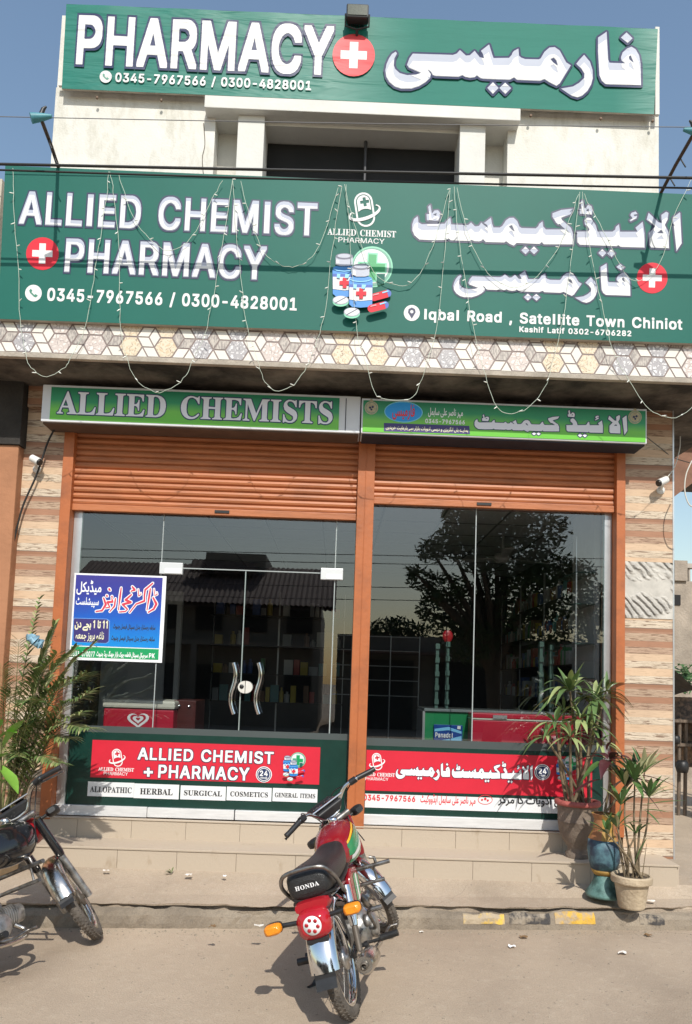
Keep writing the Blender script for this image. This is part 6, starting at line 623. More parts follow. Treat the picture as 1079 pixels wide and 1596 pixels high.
# canopy: slab, soffit, tiled fascia
can = P_(bx(-2.98, 3.3, 5.42, 6.02, 4.02, 4.30), 'canopy', m_conc)
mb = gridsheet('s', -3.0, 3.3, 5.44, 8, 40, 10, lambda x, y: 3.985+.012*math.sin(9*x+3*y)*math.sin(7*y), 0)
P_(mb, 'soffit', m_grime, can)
P_(bx(-2.98, 3.3, 5.395, 5.44, 3.985, 4.022), 'drip_edge', m_conc, can, bev=.004)
def hexfascia():
    x0, x1, z0, z1 = -2.98, 3.3, 4.022, 4.33; Yf = 5.4
    mw = mat('fascia_white_tile', (.74, .70, .63), .35, var=.06); mg = mat('fascia_striped_tile', (.52, .47, .42), .35, col2=(.30, .265, .245), thr=(.42, .58), vscale=3, stretch=(26, 1, 9))
    mgrout = mat('fascia_brown_line', (.23, .175, .16), .5)
    def flower(name, c1, c2, dk):
        m = mat(name, c1, .35); t = m.node_tree; b = t.nodes['Principled BSDF']; tc = N(t, 'ShaderNodeTexCoord')
        v = N(t, 'ShaderNodeTexVoronoi', Scale=26., feature='DISTANCE_TO_EDGE'); t.links.new(tc.outputs['Object'], v.inputs['Vector'])
        n = N(t, 'ShaderNodeTexNoise', Scale=22., Detail=3., Distortion=2.2); t.links.new(tc.outputs['Object'], n.inputs['Vector'])
        a = ramp(t, v.outputs['Distance'], [(.02, dk), (.07, c2), (.2, c1)]); a = mixc(t, ramp(t, n.outputs[0], [(.46, (0, 0, 0)), (.52, (1, 1, 1))]), a, c2); t.links.new(a, b.inputs['Base Color']); return m
    mf = [flower('fascia_beige_flower_tile', (.60, .47, .31), (.70, .60, .46), (.33, .24, .16)), flower('fascia_pale_flower_tile', (.74, .70, .66), (.58, .50, .46), (.36, .30, .28)), flower('fascia_grey_flower_tile', (.78, .77, .76), (.40, .38, .39), (.26, .25, .26))]
    mb = MB(); mb.box(x0, x1, Yf, 5.43, z0, z1, 0)
    W, H = .1765, (z1-z0)/2; nx = int((x1-x0)/(W*.75))+2
    def clip(p):
        def cl(p, ax, lim, sg):
            o = []
            for i in range(len(p)):
                a, b = p[i-1], p[i]; da, db = sg*(a[ax]-lim), sg*(b[ax]-lim)
                if (da >= 0) != (db >= 0): t = da/(da-db); o.append((a[0]+(b[0]-a[0])*t, a[1]+(b[1]-a[1])*t))
                if db >= 0: o.append(b)
            return o
        for ax, lim, sg in ((0, x0, 1), (0, x1, -1), (1, z0+.002, 1), (1, z1, -1)):
            p = cl(p, ax, lim, sg)
            if len(p) < 3: return None
        return p
    def face(p, m):
        p = clip(p)
        if p: mb.add([(x, Yf-.0025, z) for x, z in p], [tuple(range(len(p)))], m)
    def shrink(p, d):
        cx = sum(q[0] for q in p)/len(p); cz = sum(q[1] for q in p)/len(p); k = 1-d
        return [(cx+(x-cx)*k, cz+(z-cz)*k) for x, z in p]
    for i in range(nx):
        cx = x0+.035+i*W*.75
        odd = i % 2
        for r in (range(2) if not odd else range(3)):
            cz = z0+H*(r+.5) if not odd else z0+H*r
            hx = [(cx+W/2*math.cos(math.radians(a)), cz+H/2/math.sin(math.radians(60))*math.sin(math.radians(a))) for a in range(0, 360, 60)]
            if not odd: face(shrink(hx, .08), 3+(i//2*2+r*3+(i//4)) % 3)
            else:
                wh = (i//2+r) % 3
                for k in range(3):
                    q = [(cx, cz), hx[(2*k) % 6], hx[(2*k+1) % 6], hx[(2*k+2) % 6]]
                    if wh == 0: q = [(cx, cz), hx[(2*k+1) % 6], hx[(2*k+2) % 6], hx[(2*k+3) % 6]]
                    face(shrink(q, .13), 1 if (wh == 0 or k == 0 or (k == 1 and r != 1)) else 2)
    return mb.build('tiled_fascia', [mgrout, mw, mg]+mf, can, fixn=False)
hexfascia()
# shutters
zL, zR, zTop = 2.975, 3.12, 3.72
def shutter(x0, x1, z0):
    prof = []; z = z0+.055; p = .051
    while z < zTop:
        prof += [(6.03-.004, z), (6.03-.016, z+p*.12), (6.03-.021, z+p*.42), (6.03-.016, z+p*.74), (6.03-.002, z+p*.86), (6.03, z+p*.93)]; z += p
    mb = MB(); vs = []
    for y, zz in prof: vs += [(x0, y, zz), (x1, y, zz)]
    k = len(prof); mb.add(vs, [(2*i, 2*i+1, 2*i+3, 2*i+2) for i in range(k-1)], 0, False)
    vs2 = [(x, y+.012, z) for x, y, z in vs]; mb.add(vs2, [(2*i, 2*i+2, 2*i+3, 2*i+1) for i in range(k-1)], 0, False)
    s = P_(mb, 'roller_shutter', m_shut, fixn=False)
    P_(bx(x0, x1, 6.0, 6.05, z0, z0+.054), 'bottom_bar', m_shut, s, bev=.004)
    return s
for x0, x1, z0, hu in ((-2.20, .125, zL, 347), (.262, 2.253, zR, 755)):
    s = shutter(x0, x1, z0); hx = at(hu, 795, 6).x
    P_(bx(hx-.06, hx+.06, 5.992, 5.9985, z0+.018, z0+.04), 'lock_slot', m_black, s)
for x0, x1 in ((-2.284, -2.20), (2.253, 2.325)): P_(bx(x0, x1, 5.955, 6.10, .50, 3.74), 'shutter_post', m_orange, bev=.004)
P_(bx(.125, .262, 5.955, 6.10, .505, 3.74).box(.186, .192, 5.950, 5.956, .60, 3.6), 'shutter_post', m_orange, bev=.003)
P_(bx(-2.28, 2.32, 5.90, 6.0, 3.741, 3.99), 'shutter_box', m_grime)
# glass front
GY = 6.06
alu = MB().box(-2.198, -2.13, 6.055, 6.09, .605, 3.2); P_(alu, 'window_frame', m_alu, bev=.003)
P_(bx(2.19, 2.25, 6.055, 6.10, .605, 3.3), 'window_frame', m_alu, bev=.003)
def pane(name, x0, x1, z0, z1, parent=B):
    mb = MB(); mb.add([(x0, GY, z0), (x1, GY, z0), (x1, GY, z1), (x0, GY, z1)], [(0, 1, 2, 3)], 0)
    e = .006
    for a in ((x0, x0+.002, z0, z1), (x1-.002, x1, z0, z1), (x0, x1, z1-.002, z1)): mb.box(a[0], a[1], GY+.0015, GY+e+.0015, a[2], a[3], 1)
    return mb.build(name, [m_glass, m_edge], parent, fixn=False)
xd0, xd1, xd2 = at(246, 1000, GY).x, at(379, 1000, GY).x, at(519, 1000, GY).x
zd = at(380, 889, GY).z
pane('window_pane', -2.129, xd0-.003, .607, 3.15)
pane('window_pane', xd0+.001, xd2-.001, zd+.003, 3.15)
pane('window_pane', xd2+.003, .124, .607, 3.15)
d1 = pane('glass_door', xd0+.001, xd1-.003, .607, zd-.003); d2 = pane('glass_door', xd1+.003, xd2-.001, .607, zd-.003)
xr = at(740, 950, GY).x
pane('window_pane', .264, xr-.002, .607, 3.30); pane('window_pane', xr+.002, 2.188, .607, 3.30)
# thin bright silicone joints between panes
mb = MB()
for x in (xd0, xd2): mb.box(x-.0035, x+.0035, GY-.004, GY-.001, .607, 3.1)
mb.box(xd0+.01, xd2, GY-.0048, GY-.0035, zd-.004, zd+.004); mb.box(xd1-.0025, xd1+.0025, GY-.004, GY-.001, .607, zd-.005)
mb.box(xr-.004, xr+.004, GY-.004, GY-.001, .607, 3.3)
P_(mb, 'glass_joint', mat('silicone_joint', (.34, .37, .37), .5))
# sills and door rails
P_(bx(-2.2, xd0-.004, 6.03, 6.08, .523, .603), 'window_sill', m_alu_sill, bev=.003)
P_(bx(xd2+.004, .124, 6.03, 6.08, .523, .603), 'window_sill', m_alu_sill, bev=.003)
P_(bx(.263, 2.19, 6.03, 6.08, .523, .603), 'window_sill', m_alu_sill, bev=.003)
for d, a, b in ((d1, xd0, xd1-.003), (d2, xd1+.003, xd2)): P_(bx(a+.003, b, 6.02, 6.085, .527, .602), 'bottom_rail', m_alu_sill, d, bev=.003)
def handle(u, d, sgn):
    pts = []
    for i in range(17):
        t = i/16; v = 1033+80*t; p = at(u+2*sgn+4.5*math.sin(2*math.pi*t*.95+.35)+t*2, v, 5.985); pts.append(p)
    mb = MB().tube(pts, .017, 10)
    for i in (2, 14): mb.tube([pts[i], pts[i]+Vector((0, GY-pts[i].y, 0))], .009, 8)
    P_(mb, 'handle', m_chrome, d)
handle(363, d1, 0); handle(402, d2, 0)
for u, du, d in ((377, -1, d1), (389, 1, d2)):
    c = at(383, 1071, 6.03); pts = []
    for i in range(13): t = math.pi/2+math.pi*i/12*(1 if du < 0 else -1); pts.append((c.x+.056*math.cos(t)+du*.003, c.z+.05*math.sin(t)))
    lk = P_(MB().prism(pts, 6.02, GY-.002), 'lock', mat('satin_lock', (.80, .78, .72), .35, .3), d)
    if du < 0: P_(MB().lathe([(.0, -.004), (.017, -.004), (.018, 0)], (c.x-.028, 6.019, c.z+.004), 'y', 16), 'keyhole', m_black, lk)
for u, v, du, d in ((267, 885, 35, d1), (518, 894, 34, d2)):
    a = at(u-du/2, v-9, 6.03); b = at(u+du/2, v+10, 6.03)
    hp = P_(bx(a.x, b.x, 6.035, GY+.02, b.z, a.z), 'hinge_patch', mat('patch_fitting', (.70, .71, .71), .4, .4), d, bev=.003)
    cs = [[(a.x+.01, b.z+.008), (b.x-.06, b.z+.008), (b.x-.06, b.z+.05), (a.x+.01, b.z+.05)]]
    P_(fill([[(a.x+.045, b.z+.006), (b.x-.008, b.z+.006), (b.x-.008, b.z+.046), (a.x+.045, b.z+.046)]], 6.032, MB()), 'paper_slip', mat('paper', (.78, .79, .80), .8), hp, fixn=False)

# interior shell
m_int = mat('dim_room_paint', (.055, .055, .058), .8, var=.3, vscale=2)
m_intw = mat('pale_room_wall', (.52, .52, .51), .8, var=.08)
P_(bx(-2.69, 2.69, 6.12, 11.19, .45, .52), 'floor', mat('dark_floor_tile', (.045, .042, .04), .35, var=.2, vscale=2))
mb = bx(-2.69, 2.69, 6.12, 11.19, 3.32, 3.36)
cl = P_(mb, 'ceiling', mat('ceiling_panel', (.46, .47, .47), .8, var=.08))
mb = MB()
for i in range(9): mb.box(-2.6+.6*i+.0, -2.6+.6*i+.018, 6.13, 11.1, 3.312, 3.319)
for j in range(8): mb.box(-2.68, 2.68, 6.3+.6*j, 6.3+.6*j+.015, 3.3125, 3.3188)
P_(mb, 'ceiling_grid', mat('grid_bar', (.12, .12, .12), .6), cl)
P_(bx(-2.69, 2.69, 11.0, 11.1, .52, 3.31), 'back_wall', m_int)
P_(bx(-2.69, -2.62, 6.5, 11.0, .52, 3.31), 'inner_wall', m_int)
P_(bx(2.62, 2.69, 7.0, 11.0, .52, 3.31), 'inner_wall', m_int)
P_(bx(2.26, 2.31, 6.5, 7.1, .52, 3.31).box(2.31, 2.61, 7.1, 7.14, .52, 3.31), 'inner_wall', m_intw)
P_(bx(-2.61, -1.75, 8.3, 8.38, .52, 2.6), 'partition', m_intw)
P_(bx(-1.90, -1.80, 8.285, 8.298, .52, 2.45), 'door_trim', m_dark)

# ================================================================ signs
# --- main board
S = thing('shop_sign', 'wide green signboard with chemist name, phone numbers and medicine picture above the tiled fascia', 'sign', (0, 5.36, 4.27))
Y = 5.355
def board_px(parent, name, Y, tl, tr, br, bl, m, d=.03, wob=0, nx=60, nz=10, mats=None):
    A, Bq, Cq, D = [at(*q, Y) for q in (tl, tr, br, bl)]
    mb = MB(); vs = []
    for j in range(nz+1):
        for i in range(nx+1):
            s, t = i/nx, j/nz; p = (D*(1-s)+Cq*s)*(1-t)+(A*(1-s)+Bq*s)*t
            vs.append((p.x, Y+wob*math.sin(9*p.x+2*p.z)*math.sin(5*t), p.z))
    mb.add(vs, [(j*(nx+1)+i, j*(nx+1)+i+1, (j+1)*(nx+1)+i+1, (j+1)*(nx+1)+i) for j in range(nz) for i in range(nx)], 0, True)
    q = [A, Bq, Cq, D]
    bk = [(p.x, Y+d, p.z) for p in q]; fr = [(p.x, Y+.001, p.z) for p in q]
    mb.add(fr+bk, [(4, 5, 6, 7), (0, 4, 5, 1)[::-1], (1, 5, 6, 2)[::-1], (2, 6, 7, 3)[::-1], (3, 7, 4, 0)[::-1]], 1)
    return mb.build(name, [m, mats or m_conc], parent, fixn=False)
board_px(S, 'banner', Y, (9, 258), (1130, 305), (1130, 537), (-3, 497), m_green, d=.04, nx=1, nz=1)
def bevel_text(parent, s, box, Y, face, hi, ol, base=.002, track=0):
    letters(parent, [(line(s, 's', track), face, 1), (line(s, 's', track, 'o'), ol, 0), (line(s, 's', track, 'f'), hi, 2)], box, Y, 'lettering', base)
def word(parent, k, box, Y, face, hi, ol, base=.002):
    g = (lambda t: full(t)) if k == 'full' else (lambda t: glyph(t+k)[1])
    L = [(g('w'), face, 1), (g('v'), ol, 0)]
    if hi: L.append((g('u'), hi, 2))
    letters(parent, L, box, Y, 'lettering', base)
bevel_text(S, 'ALLIED CHEMIST', ((30, 347.5), (496, 320), (75, 299), (480, 369)), Y, m_lav, m_wv, m_navy, track=-6)
bevel_text(S, 'PHARMACY', ((101, 421), (417, 386), (120, 371.5), (395, 437)), Y, m_lav, m_wv, m_navy, track=-14)
text(S, '0345-7967566 / 0300-4828001', 's', ((74, 467), (463, 485), (76, 448), (461, 487)), Y, m_wv)
word(S, 'full', ((643, 355), (1063, 347), (909, 313), (945, 402)), Y, m_lav, m_wv, m_navy)
word(S, 'pharm', ((707, 452), (983, 455), (950, 411), (916, 473)), Y, m_lav, m_wv, m_navy)
text(S, 'Iqbal Road , Satellite Town Chiniot', 's', ((662, 489.5), (1064, 503), (664, 481), (698, 504)), Y, m_wv)
text(S, 'Kashif Latif 0302-6706282', 's', ((810, 516), (984.5, 520.6), (812, 508.5), (983, 524.5)), Y, m_wv)
def redcross(parent, u, v, r, Y, mr, mw, base=.002): art(parent, 'red_cross', [([circ(u, v, r)], mr), ([rotp(cross(u, v, r*.62, r*.2), (u, v), .035)], mw)], Y, base)
redcross(S, 67, 395.5, 25.5, Y, m_redv, m_wv); redcross(S, 1017, 433.5, 24, Y, m_redv, m_wv)
def phone(parent, u, v, r, Y, mw, mi, base=.002):
    k = r/13; h = [(-6.5, -4), (-4, -7), (-1.5, -3.5), (-3, -1.5), (1.5, 3), (3.5, 1.5), (7, 4), (4, 6.8), (1, 6), (-5.5, -.5)]
    art(parent, 'phone_symbol', [([circ(u, v, r)], mw), ([[(u+x*k, v+y*k) for x, y in h]], mi)], Y, base)
phone(S, 53, 457, 13, Y, m_wv, mat('green_ink', srgb(70, 130, 110), .5))
art(S, 'location_symbol', [([circ(642.5, 488, 12.5)], m_wv), ([[(642.5, 497), (636.5, 487), (637.5, 482), (642.5, 479.5), (647.5, 482), (648.5, 487)], circ(642.5, 486, 2.6)], m_navy)], Y)
pill_logo(S, 569, 327, 1.0, Y, m_wv, m_green)
text(S, 'ALLIED CHEMIST', 'b', ((511, 365.6), (618, 362), (514, 356), (615, 370.5)), Y, m_wv)
text(S, 'PHARMACY', 'r', ((528, 378), (600, 373), (529, 369.5), (597, 380.5)), Y, m_wv)
m_bl = banner_mat('blue_print', srgb(40, 130, 205), .42); m_bl2 = banner_mat('pale_blue_print', srgb(130, 200, 240), .42); m_bl3 = banner_mat('deep_blue_print', srgb(40, 80, 170), .42)
m_gry = banner_mat('grey_print', srgb(170, 175, 190), .42); m_gryd = banner_mat('dark_grey_print', srgb(95, 98, 120), .42); m_gr1 = banner_mat('leaf_green_print', srgb(20, 150, 85), .42); m_gr2 = banner_mat('mint_print', srgb(120, 200, 165), .42); m_gr3 = banner_mat('sage_print', srgb(90, 150, 130), .42)
def medicine(parent, ox, oy, k, Y, base=.002):
    """two blue vials, two tablets, two capsules and a green cross disc; coordinates of the drawing are ninths of a pixel"""
    f = lambda pts: [(ox+x*k, oy+y*k) for x, y in pts]
    el = lambda x, y, a, b, n=20: f(circ(x, y, a, n, b))
    L = [([el(680, 325, 290, 288, 32)], m_gr2), ([el(680, 325, 272, 268, 32)], m_gr3), ([el(670, 320, 248, 240, 32)], m_wv),
         ([f(rotp(cross(680, 335, 205, 72), (680, 335), .05))], m_gr2), ([f(rotp(cross(680, 335, 180, 55), (680, 335), .05))], m_gr1),
         ([f([(500, 300), (560, 270), (640, 290), (660, 390), (560, 350)])], m_gr3), ([f([(745, 430), (860, 430), (850, 560), (760, 590), (745, 520)])], m_green)]
    def vial(x, y):
        q = lambda p: f([(x+a, y+b) for a, b in p])
        body = [(-165, 100), (-150, 60), (-110, 40), (110, 40), (150, 60), (165, 100), (160, 430), (120, 465), (0, 475), (-120, 465), (-160, 430)]
        return [([q(body)], m_bl), ([q([(-158, 150), (160, 160), (160, 200), (-160, 195)])], m_bl3), ([q([(-160, 195), (160, 200), (158, 370), (0, 385), (-160, 365)])], m_wv),
                ([q([(-150, 80), (-100, 100), (0, 112), (100, 100), (150, 80), (150, 92), (100, 113), (0, 124), (-100, 113), (-150, 92)])], m_bl2),
                ([q([(-120, -90), (-120, 30), (-60, 48), (60, 48), (120, 30), (120, -90)])], m_gry), ([el(x, y-88, 122, 42)], m_gryd), ([el(x, y-92, 95, 28)], m_gry), ([q([(-110, -40), (-70, -28), (-70, 40), (-110, 25)])], m_wv),
                ([q(cross(5, 285, 72, 27))], m_redv), ([q([(-100, 160), (-55, 164), (-60, 222), (-105, 215)])], m_bl2), ([q([(15, 164), (75, 168), (55, 222), (8, 222)])], m_bl2)]
    def cap(x, y, a):
        c = capsule(0, 0, 105, 300, 0); top = [(px_, py) for px_, py in c if py <= 0]; 
        q = lambda p: f([(x+s, y+t) for s, t in rotp(p, (0, 0), a)])
        lo = [p for p in c if p[1] >= 0]
        return [([q(c)], m_redv), ([q(top+[(52, -10), (-52, -10)][::1] if False else [p for p in c if p[1] < -20])], m_bl3), ([q([(-38, -110), (-22, -130), (-18, -30), (-36, -30)])], m_bl2), ([q([(-38, 20), (-20, 20), (-22, 110), (-36, 100)])], banner_mat('pink_print', srgb(240, 140, 150), .42))]
    def tab(x, y): return [([el(x, y+22, 112, 66)], m_gr2), ([el(x, y, 112, 62)], m_gry), ([el(x, y, 98, 52)], m_wv), ([f(rotp(lemon(x, y, 84, 6), (x, y), -.5))], m_gryd)]
    L += vial(290, 280)+cap(800, 745, 1.30)+vial(520, 445)+tab(240, 830)+tab(395, 1000)+cap(760, 930, 1.32)
    art(parent, 'medicine_picture', L, Y, base)
medicine(S, 505, 380, 1/8.99, Y)

# --- top banner
T = thing('top_banner', 'creased green banner reading pharmacy stretched across the roof parapet', 'banner', (0, 5.9, 6.63))
Y = 5.90
board_px(T, 'banner', Y, (104, 6), (1026, 45), (1020, 178), (97, 138), m_green_top, d=.02, nx=80, nz=8, wob=.002)
bt = .010
def tl(cs_layers, box): letters(T, cs_layers, box, Y, 'lettering', bt)
pb = ((122, 62), (521, 62), (128, 24), (505, 119.5))
tl([(line('PHARMACY', 's', -24), m_wv_top, 1), (line('PHARMACY', 's', -24, 'o'), m_navy_top, 0)], pb)
tl([(line('0345-7967566 / 0300-4828001', 's'), m_wv_top, 0)], ((181, 123), (486, 132), (183, 114), (484, 144)))
phone(T, 166, 121, 9.5, Y, m_wv_top, m_gr3, bt)
redcross(T, 552, 87.5, 33, Y, m_redv_top, m_wv_top, bt)
letters(T, [(glyph('wpharm')[1], m_lav_top, 1), (glyph('vpharm')[1], m_navy_top, 0), (glyph('upharm')[1], m_wv_top, 2)], ((601, 115), (999, 130), (947, 51), (899, 154)), Y, 'lettering', bt)
a, b = at(1022, 44, 5.92), at(1023, 180, 5.92)
bx(a.x-.005, a.x+.03, 5.905, 5.935, b.z, a.z).box(-2.52, 2.57, 5.925, 5.95, 6.595, 6.625).build('frame', m_trim, T)
m_bolt = mat('rusty_bolt', (.20, .14, .10), .7, .5)
for u in (152, 252, 375, 828, 937, 1018):
    p = at(u, 146+u*.042, 5.92); MB().lathe([(0, -.012), (.012, -.012), (.012, 0)], (p.x, 5.925, p.z), 'y', 8).build('bolt', m_bolt, T)

# --- the two light boxes
def gradient(name, stops, z0, z1):
    m = bpy.data.materials.new(name); m.use_nodes = True; t = m.node_tree; b = t.nodes['Principled BSDF']; b.inputs['Roughness'].default_value = .35
    g = N(t, 'ShaderNodeTexCoord'); s = N(t, 'ShaderNodeSeparateXYZ'); t.links.new(g.outputs['Object'], s.inputs[0])
    n = N(t, 'ShaderNodeTexNoise', Scale=3., Detail=4.); t.links.new(g.outputs['Object'], n.inputs['Vector'])
    k = mth(t, 'DIVIDE', mth(t, 'SUBTRACT', s.outputs[2], z0), z1-z0); k = mth(t, 'ADD', k, mth(t, 'MULTIPLY', mth(t, 'SUBTRACT', n.outputs[0], .5), .35))
    t.links.new(ramp(t, k, stops), b.inputs['Base Color']); return m
m_lb = gradient('green_gradient_print', [(0, srgb(96, 184, 48)), (.42, srgb(110, 190, 60)), (.68, srgb(24, 140, 84)), (1, srgb(14, 120, 78))], 0, .28)
m_lbw = mat('pale_sign_casing', (.66, .68, .72), .5, var=.08, vscale=5)
m_ptext = mat('pale_lilac_print', (.76, .77, .84), .45)
m_lbn = mat('navy_print', srgb(38, 52, 92), .5)
def lightbox(name, label, q, Y, under, dz=.0):
    A, D = at(*q[0], Y), at(*q[3], Y); Bq, Cq = at(*q[1], Y), at(*q[2], Y)
    x0, x1, z0, z1 = (A.x+D.x)/2, (Bq.x+Cq.x)/2, (D.z+Cq.z)/2, (A.z+Bq.z)/2
    t = thing(name, label, 'sign', ((x0+x1)/2, Y+.1, z0))
    bx(x0, x1, Y, Y+.22, z0+.012, z1).build('casing', m_lbw, t, bev=.006)
    bx(x0+.01, x1-.01, Y+.02, Y+.225, z0, z0+.0115).build('underside', under, t)
    return t, x0, x1, z0, z1
m_und = mat('brown_board', (.10, .06, .04), .8, var=.3); m_und2 = mat('navy_board', (.02, .022, .035), .7, var=.3)
Yb = 5.74
LB, x0, x1, z0, z1 = lightbox('lightbox_sign', 'green lightbox with English shop name in serif letters above the left shutter', ((66, 597), (562, 620), (562, 679), (66, 657)), Yb, m_und)
pxx = at(79, 640, Yb).x; pe = at(529, 650, Yb).x
bx(pxx, pe, Yb-.004, Yb-.0005, z0+.03, z1-.02).build('panel', m_lb, LB)
letters(LB, [(line('ALLIED CHEMISTS', 'b'), m_ptext, 1), (line('ALLIED CHEMIST', 'b', 0, 'q')+[[(px_+sum((glyph('b'+c)[0] if c != ' ' else 300) for c in 'ALLIED CHEMIST'), py) for px_, py in c] for c in glyph('qS')[1]], m_lbn, 0)], ((90, 639), (519, 655), (102, 610), (515, 662)), Yb, 'lettering', .0055)
bx(pe+.05, pe+.056, Yb-.003, Yb-.0005, z0+.03, z1-.02).build('seam', m_und2, LB)
RB, x0, x1, z0, z1 = lightbox('lightbox_sign', 'green lightbox with Urdu shop name, blue oval and purple strip above the right shutter', ((564, 622), (1009, 636), (1009, 694), (564, 677)), Yb-.02, m_und2)
Yr = Yb-.02
bx(x0+.012, x1-.012, Yr-.004, Yr-.0005, z0+.022, z1-.018).build('panel', m_lb, RB)
for k, bxs in (('chem', ((740, 659), (872, 659), (755, 645), (836, 679))), ('aiid', ((883, 667), (940, 667), (889, 640), (909, 682))), ('al', ((948, 664), (978, 659), (975, 648), (971, 678)))):
    letters(RB, [(glyph('w'+k)[1], m_ptext, 1), (glyph('v'+k)[1], m_lbn, 0)], bxs, Yr, 'lettering', .0055)
m_oval = mat('sky_blue_print', srgb(30, 150, 225), .45); m_purp = mat('purple_print', srgb(58, 48, 112), .45); m_gold = mat('beige_print', srgb(180, 170, 140), .5, var=.3, vscale=60); m_yl = mat('cream_print', srgb(225, 222, 190), .5); m_rdp = mat('red_print', srgb(215, 50, 60), .45)
art(RB, 'oval_badge', [([circ(629.5, 642.5, 30, 32, 16.4, rot=.04)], mat('cyan_print', srgb(120, 200, 225), .5)), ([circ(629.5, 642.5, 28.6, 32, 15, rot=.04)], m_oval)], Yr, .0055)
letters(RB, [(glyph('wfarm')[1], m_rdp, 0)], ((612, 646), (647, 640), (640, 631), (620, 655)), Yr, 'lettering', .0085)
letters(RB, [(glyph('wname')[1], m_wht, 0)], ((668, 641), (722, 646), (679, 636), (672, 651)), Yr, 'lettering', .0055)
text(RB, '0345-7967566', 's', ((663.5, 655), (725, 659), (665, 653), (723, 662)), Yr, m_wht, base=.0055)
art(RB, 'purple_strip', [([[(599, 659.5), (732, 664.2), (733, 677), (599, 672.5)]], m_purp)], Yr, .0055)
letters(RB, [(glyph('wstrip')[1], m_yl, 0)], ((602, 667), (730, 671), (610, 662.5), (715, 675.5)), Yr, 'lettering', .0075)
for u, v in ((990, 650.5), (579.5, 636)):
    art(RB, 'round_seal', [([circ(u, v, 10.5)], m_gold), ([circ(u, v, 8.8)], m_gr3), ([circ(u, v, 8)], m_gold), ([circ(u, v-11, 2.4)], m_gold), ([circ(u-2, v, 1.8), circ(u+2, v-1, 1.8), circ(u, v+3, 1.6)], m_navy)], Yr, .0055)

# --- decals on the glass
m_film = mat('dark_green_film', (.008, .040, .031), .25, var=.25, vscale=4); m_filmg = mat('grey_film_edge', (.07, .085, .085), .3)
m_redf = mat('red_film', (.62, .022, .045), .35, var=.06); m_lab = mat('white_label', (.74, .75, .76), .5, var=.04)
Yg = 6.052
D1 = thing('window_decal', 'red and green window decal with English shop name and five white labels', 'decal', (-1, Yg, .62))
def sheet(parent, name, x0, x1, z0, z1, y, m): return bx(x0, x1, y-.0012, y, z0, z1).build(name, m, parent)
def zz(u, v): return at(u, v, Yg).z
sheet(D1, 'backing', -2.12, .122, zz(300, 1262), zz(300, 1146), Yg+.0045, m_film)
sheet(D1, 'edge_strip', -2.118, .122, zz(300, 1146), zz(300, 1136), Yg+.0043, m_filmg)
a, b = at(145, 1153, Yg), at(498, 1223, Yg)
sheet(D1, 'red_panel', a.x, b.x, b.z, a.z, Yg+.0018, m_redf)
Yp = Yg-.001
bevel_text(D1, 'ALLIED CHEMIST', ((215, 1187), (427.5, 1172), (227, 1165), (420, 1191)), Yp, m_wht, m_wht, m_navy, .0005)
bevel_text(D1, 'PHARMACY', ((247, 1213.5), (389.5, 1198), (250, 1191.5), (382.5, 1217)), Yp, m_wht, m_wht, m_navy, .0005)
def badge24(parent, u, v, r, Y, base):
    art(parent, 'round_badge', [([circ(u, v, r)], m_wht), ([circ(u, v, r*.9)], m_lbn), ([circ(u, v, r*.8), circ(u, v, r*.72)], m_wht)], Y, base)
    text(parent, '24', 's', ((u-r*.5, v-r*.1), (u+r*.5, v), (u-r*.5, v-r*.5), (u+r*.5, v+r*.22)), Y, m_wht, 'lettering', base+.005)
    text(parent, 'HOURS', 's', ((u-r*.42, v+r*.4), (u+r*.42, v+r*.4), (u-r*.4, v+r*.3), (u+r*.4, v+r*.55)), Y, m_wht, 'lettering', base+.005)
art(D1, 'plus_symbol', [([cross(232, 1203.5, 8.2, 3)], m_navy), ([cross(232, 1203.5, 7, 2)], m_wht)], Yp, .0005)
badge24(D1, 412, 1207, 12.5, Yp, .0005)
pill_logo(D1, 183.5, 1181, .52, Yp, m_wht, m_redf, .0005)
text(D1, 'ALLIED CHEMIST', 'b', ((154, 1198.5), (209.5, 1199.5), (156, 1195.5), (208, 1203)), Yp, m_wht, base=.0005)
text(D1, 'PHARMACY', 'r', ((162.5, 1205), (200, 1206), (163, 1202.5), (199, 1209)), Yp, m_wht, base=.0005)
medicine(D1, 437, 1171, .0415, Yp, .0005)
for s, u0, v0, u1, v1 in (('ALLOPATHIC', 138, 1218, 209, 1243), ('HERBAL', 210, 1221, 279, 1246), ('SURGICAL', 282.5, 1224, 352, 1248), ('COSMETICS', 354.5, 1226, 423.5, 1249.5), ('GENERAL ITEMS', 426, 1228, 495, 1251)):
    a, b = at(u0, v0, Yg), at(u1, v1, Yg); lb = sheet(D1, 'label', a.x, b.x, b.z, a.z, Yg+.0018, m_lab)
    e = 5 if s != 'HERBAL' else 9
    if len(s) > 9: e = 3
    text(D1, s, 'b', ((u0+e, v0+12), (u1-e, v0+13), (u0+e, v0+7.2), (u1-e, v1-6.5)), Yp, m_black_ink, base=.0005)
D2 = thing('window_decal', 'red and green window decal with Urdu shop name beside the plant pots', 'decal', (1.2, Yg, .62))
sheet(D2, 'backing', .266, 2.186, zz(760, 1276), zz(760, 1168), Yg+.0045, m_film); sheet(D2, 'edge_strip', .268, 2.184, zz(760, 1168), zz(760, 1156), Yg+.0043, m_filmg)
xe = 2.10
sheet(D2, 'red_panel', .270, xe, zz(700, 1236), zz(700, 1173), Yg+.0018, m_redf); sheet(D2, 'white_panel', .270, xe, zz(700, 1262.5), zz(700, 1241), Yg+.0018, m_lab)
word(D2, 'full', ((705, 1203), (831, 1205), (790, 1187), (742, 1219)), Yp, m_wht, None, m_navy, .0005)
word(D2, 'pharm', ((617.5, 1203), (702, 1204), (692, 1189), (675, 1216)), Yp, m_wht, None, m_navy, .0005)
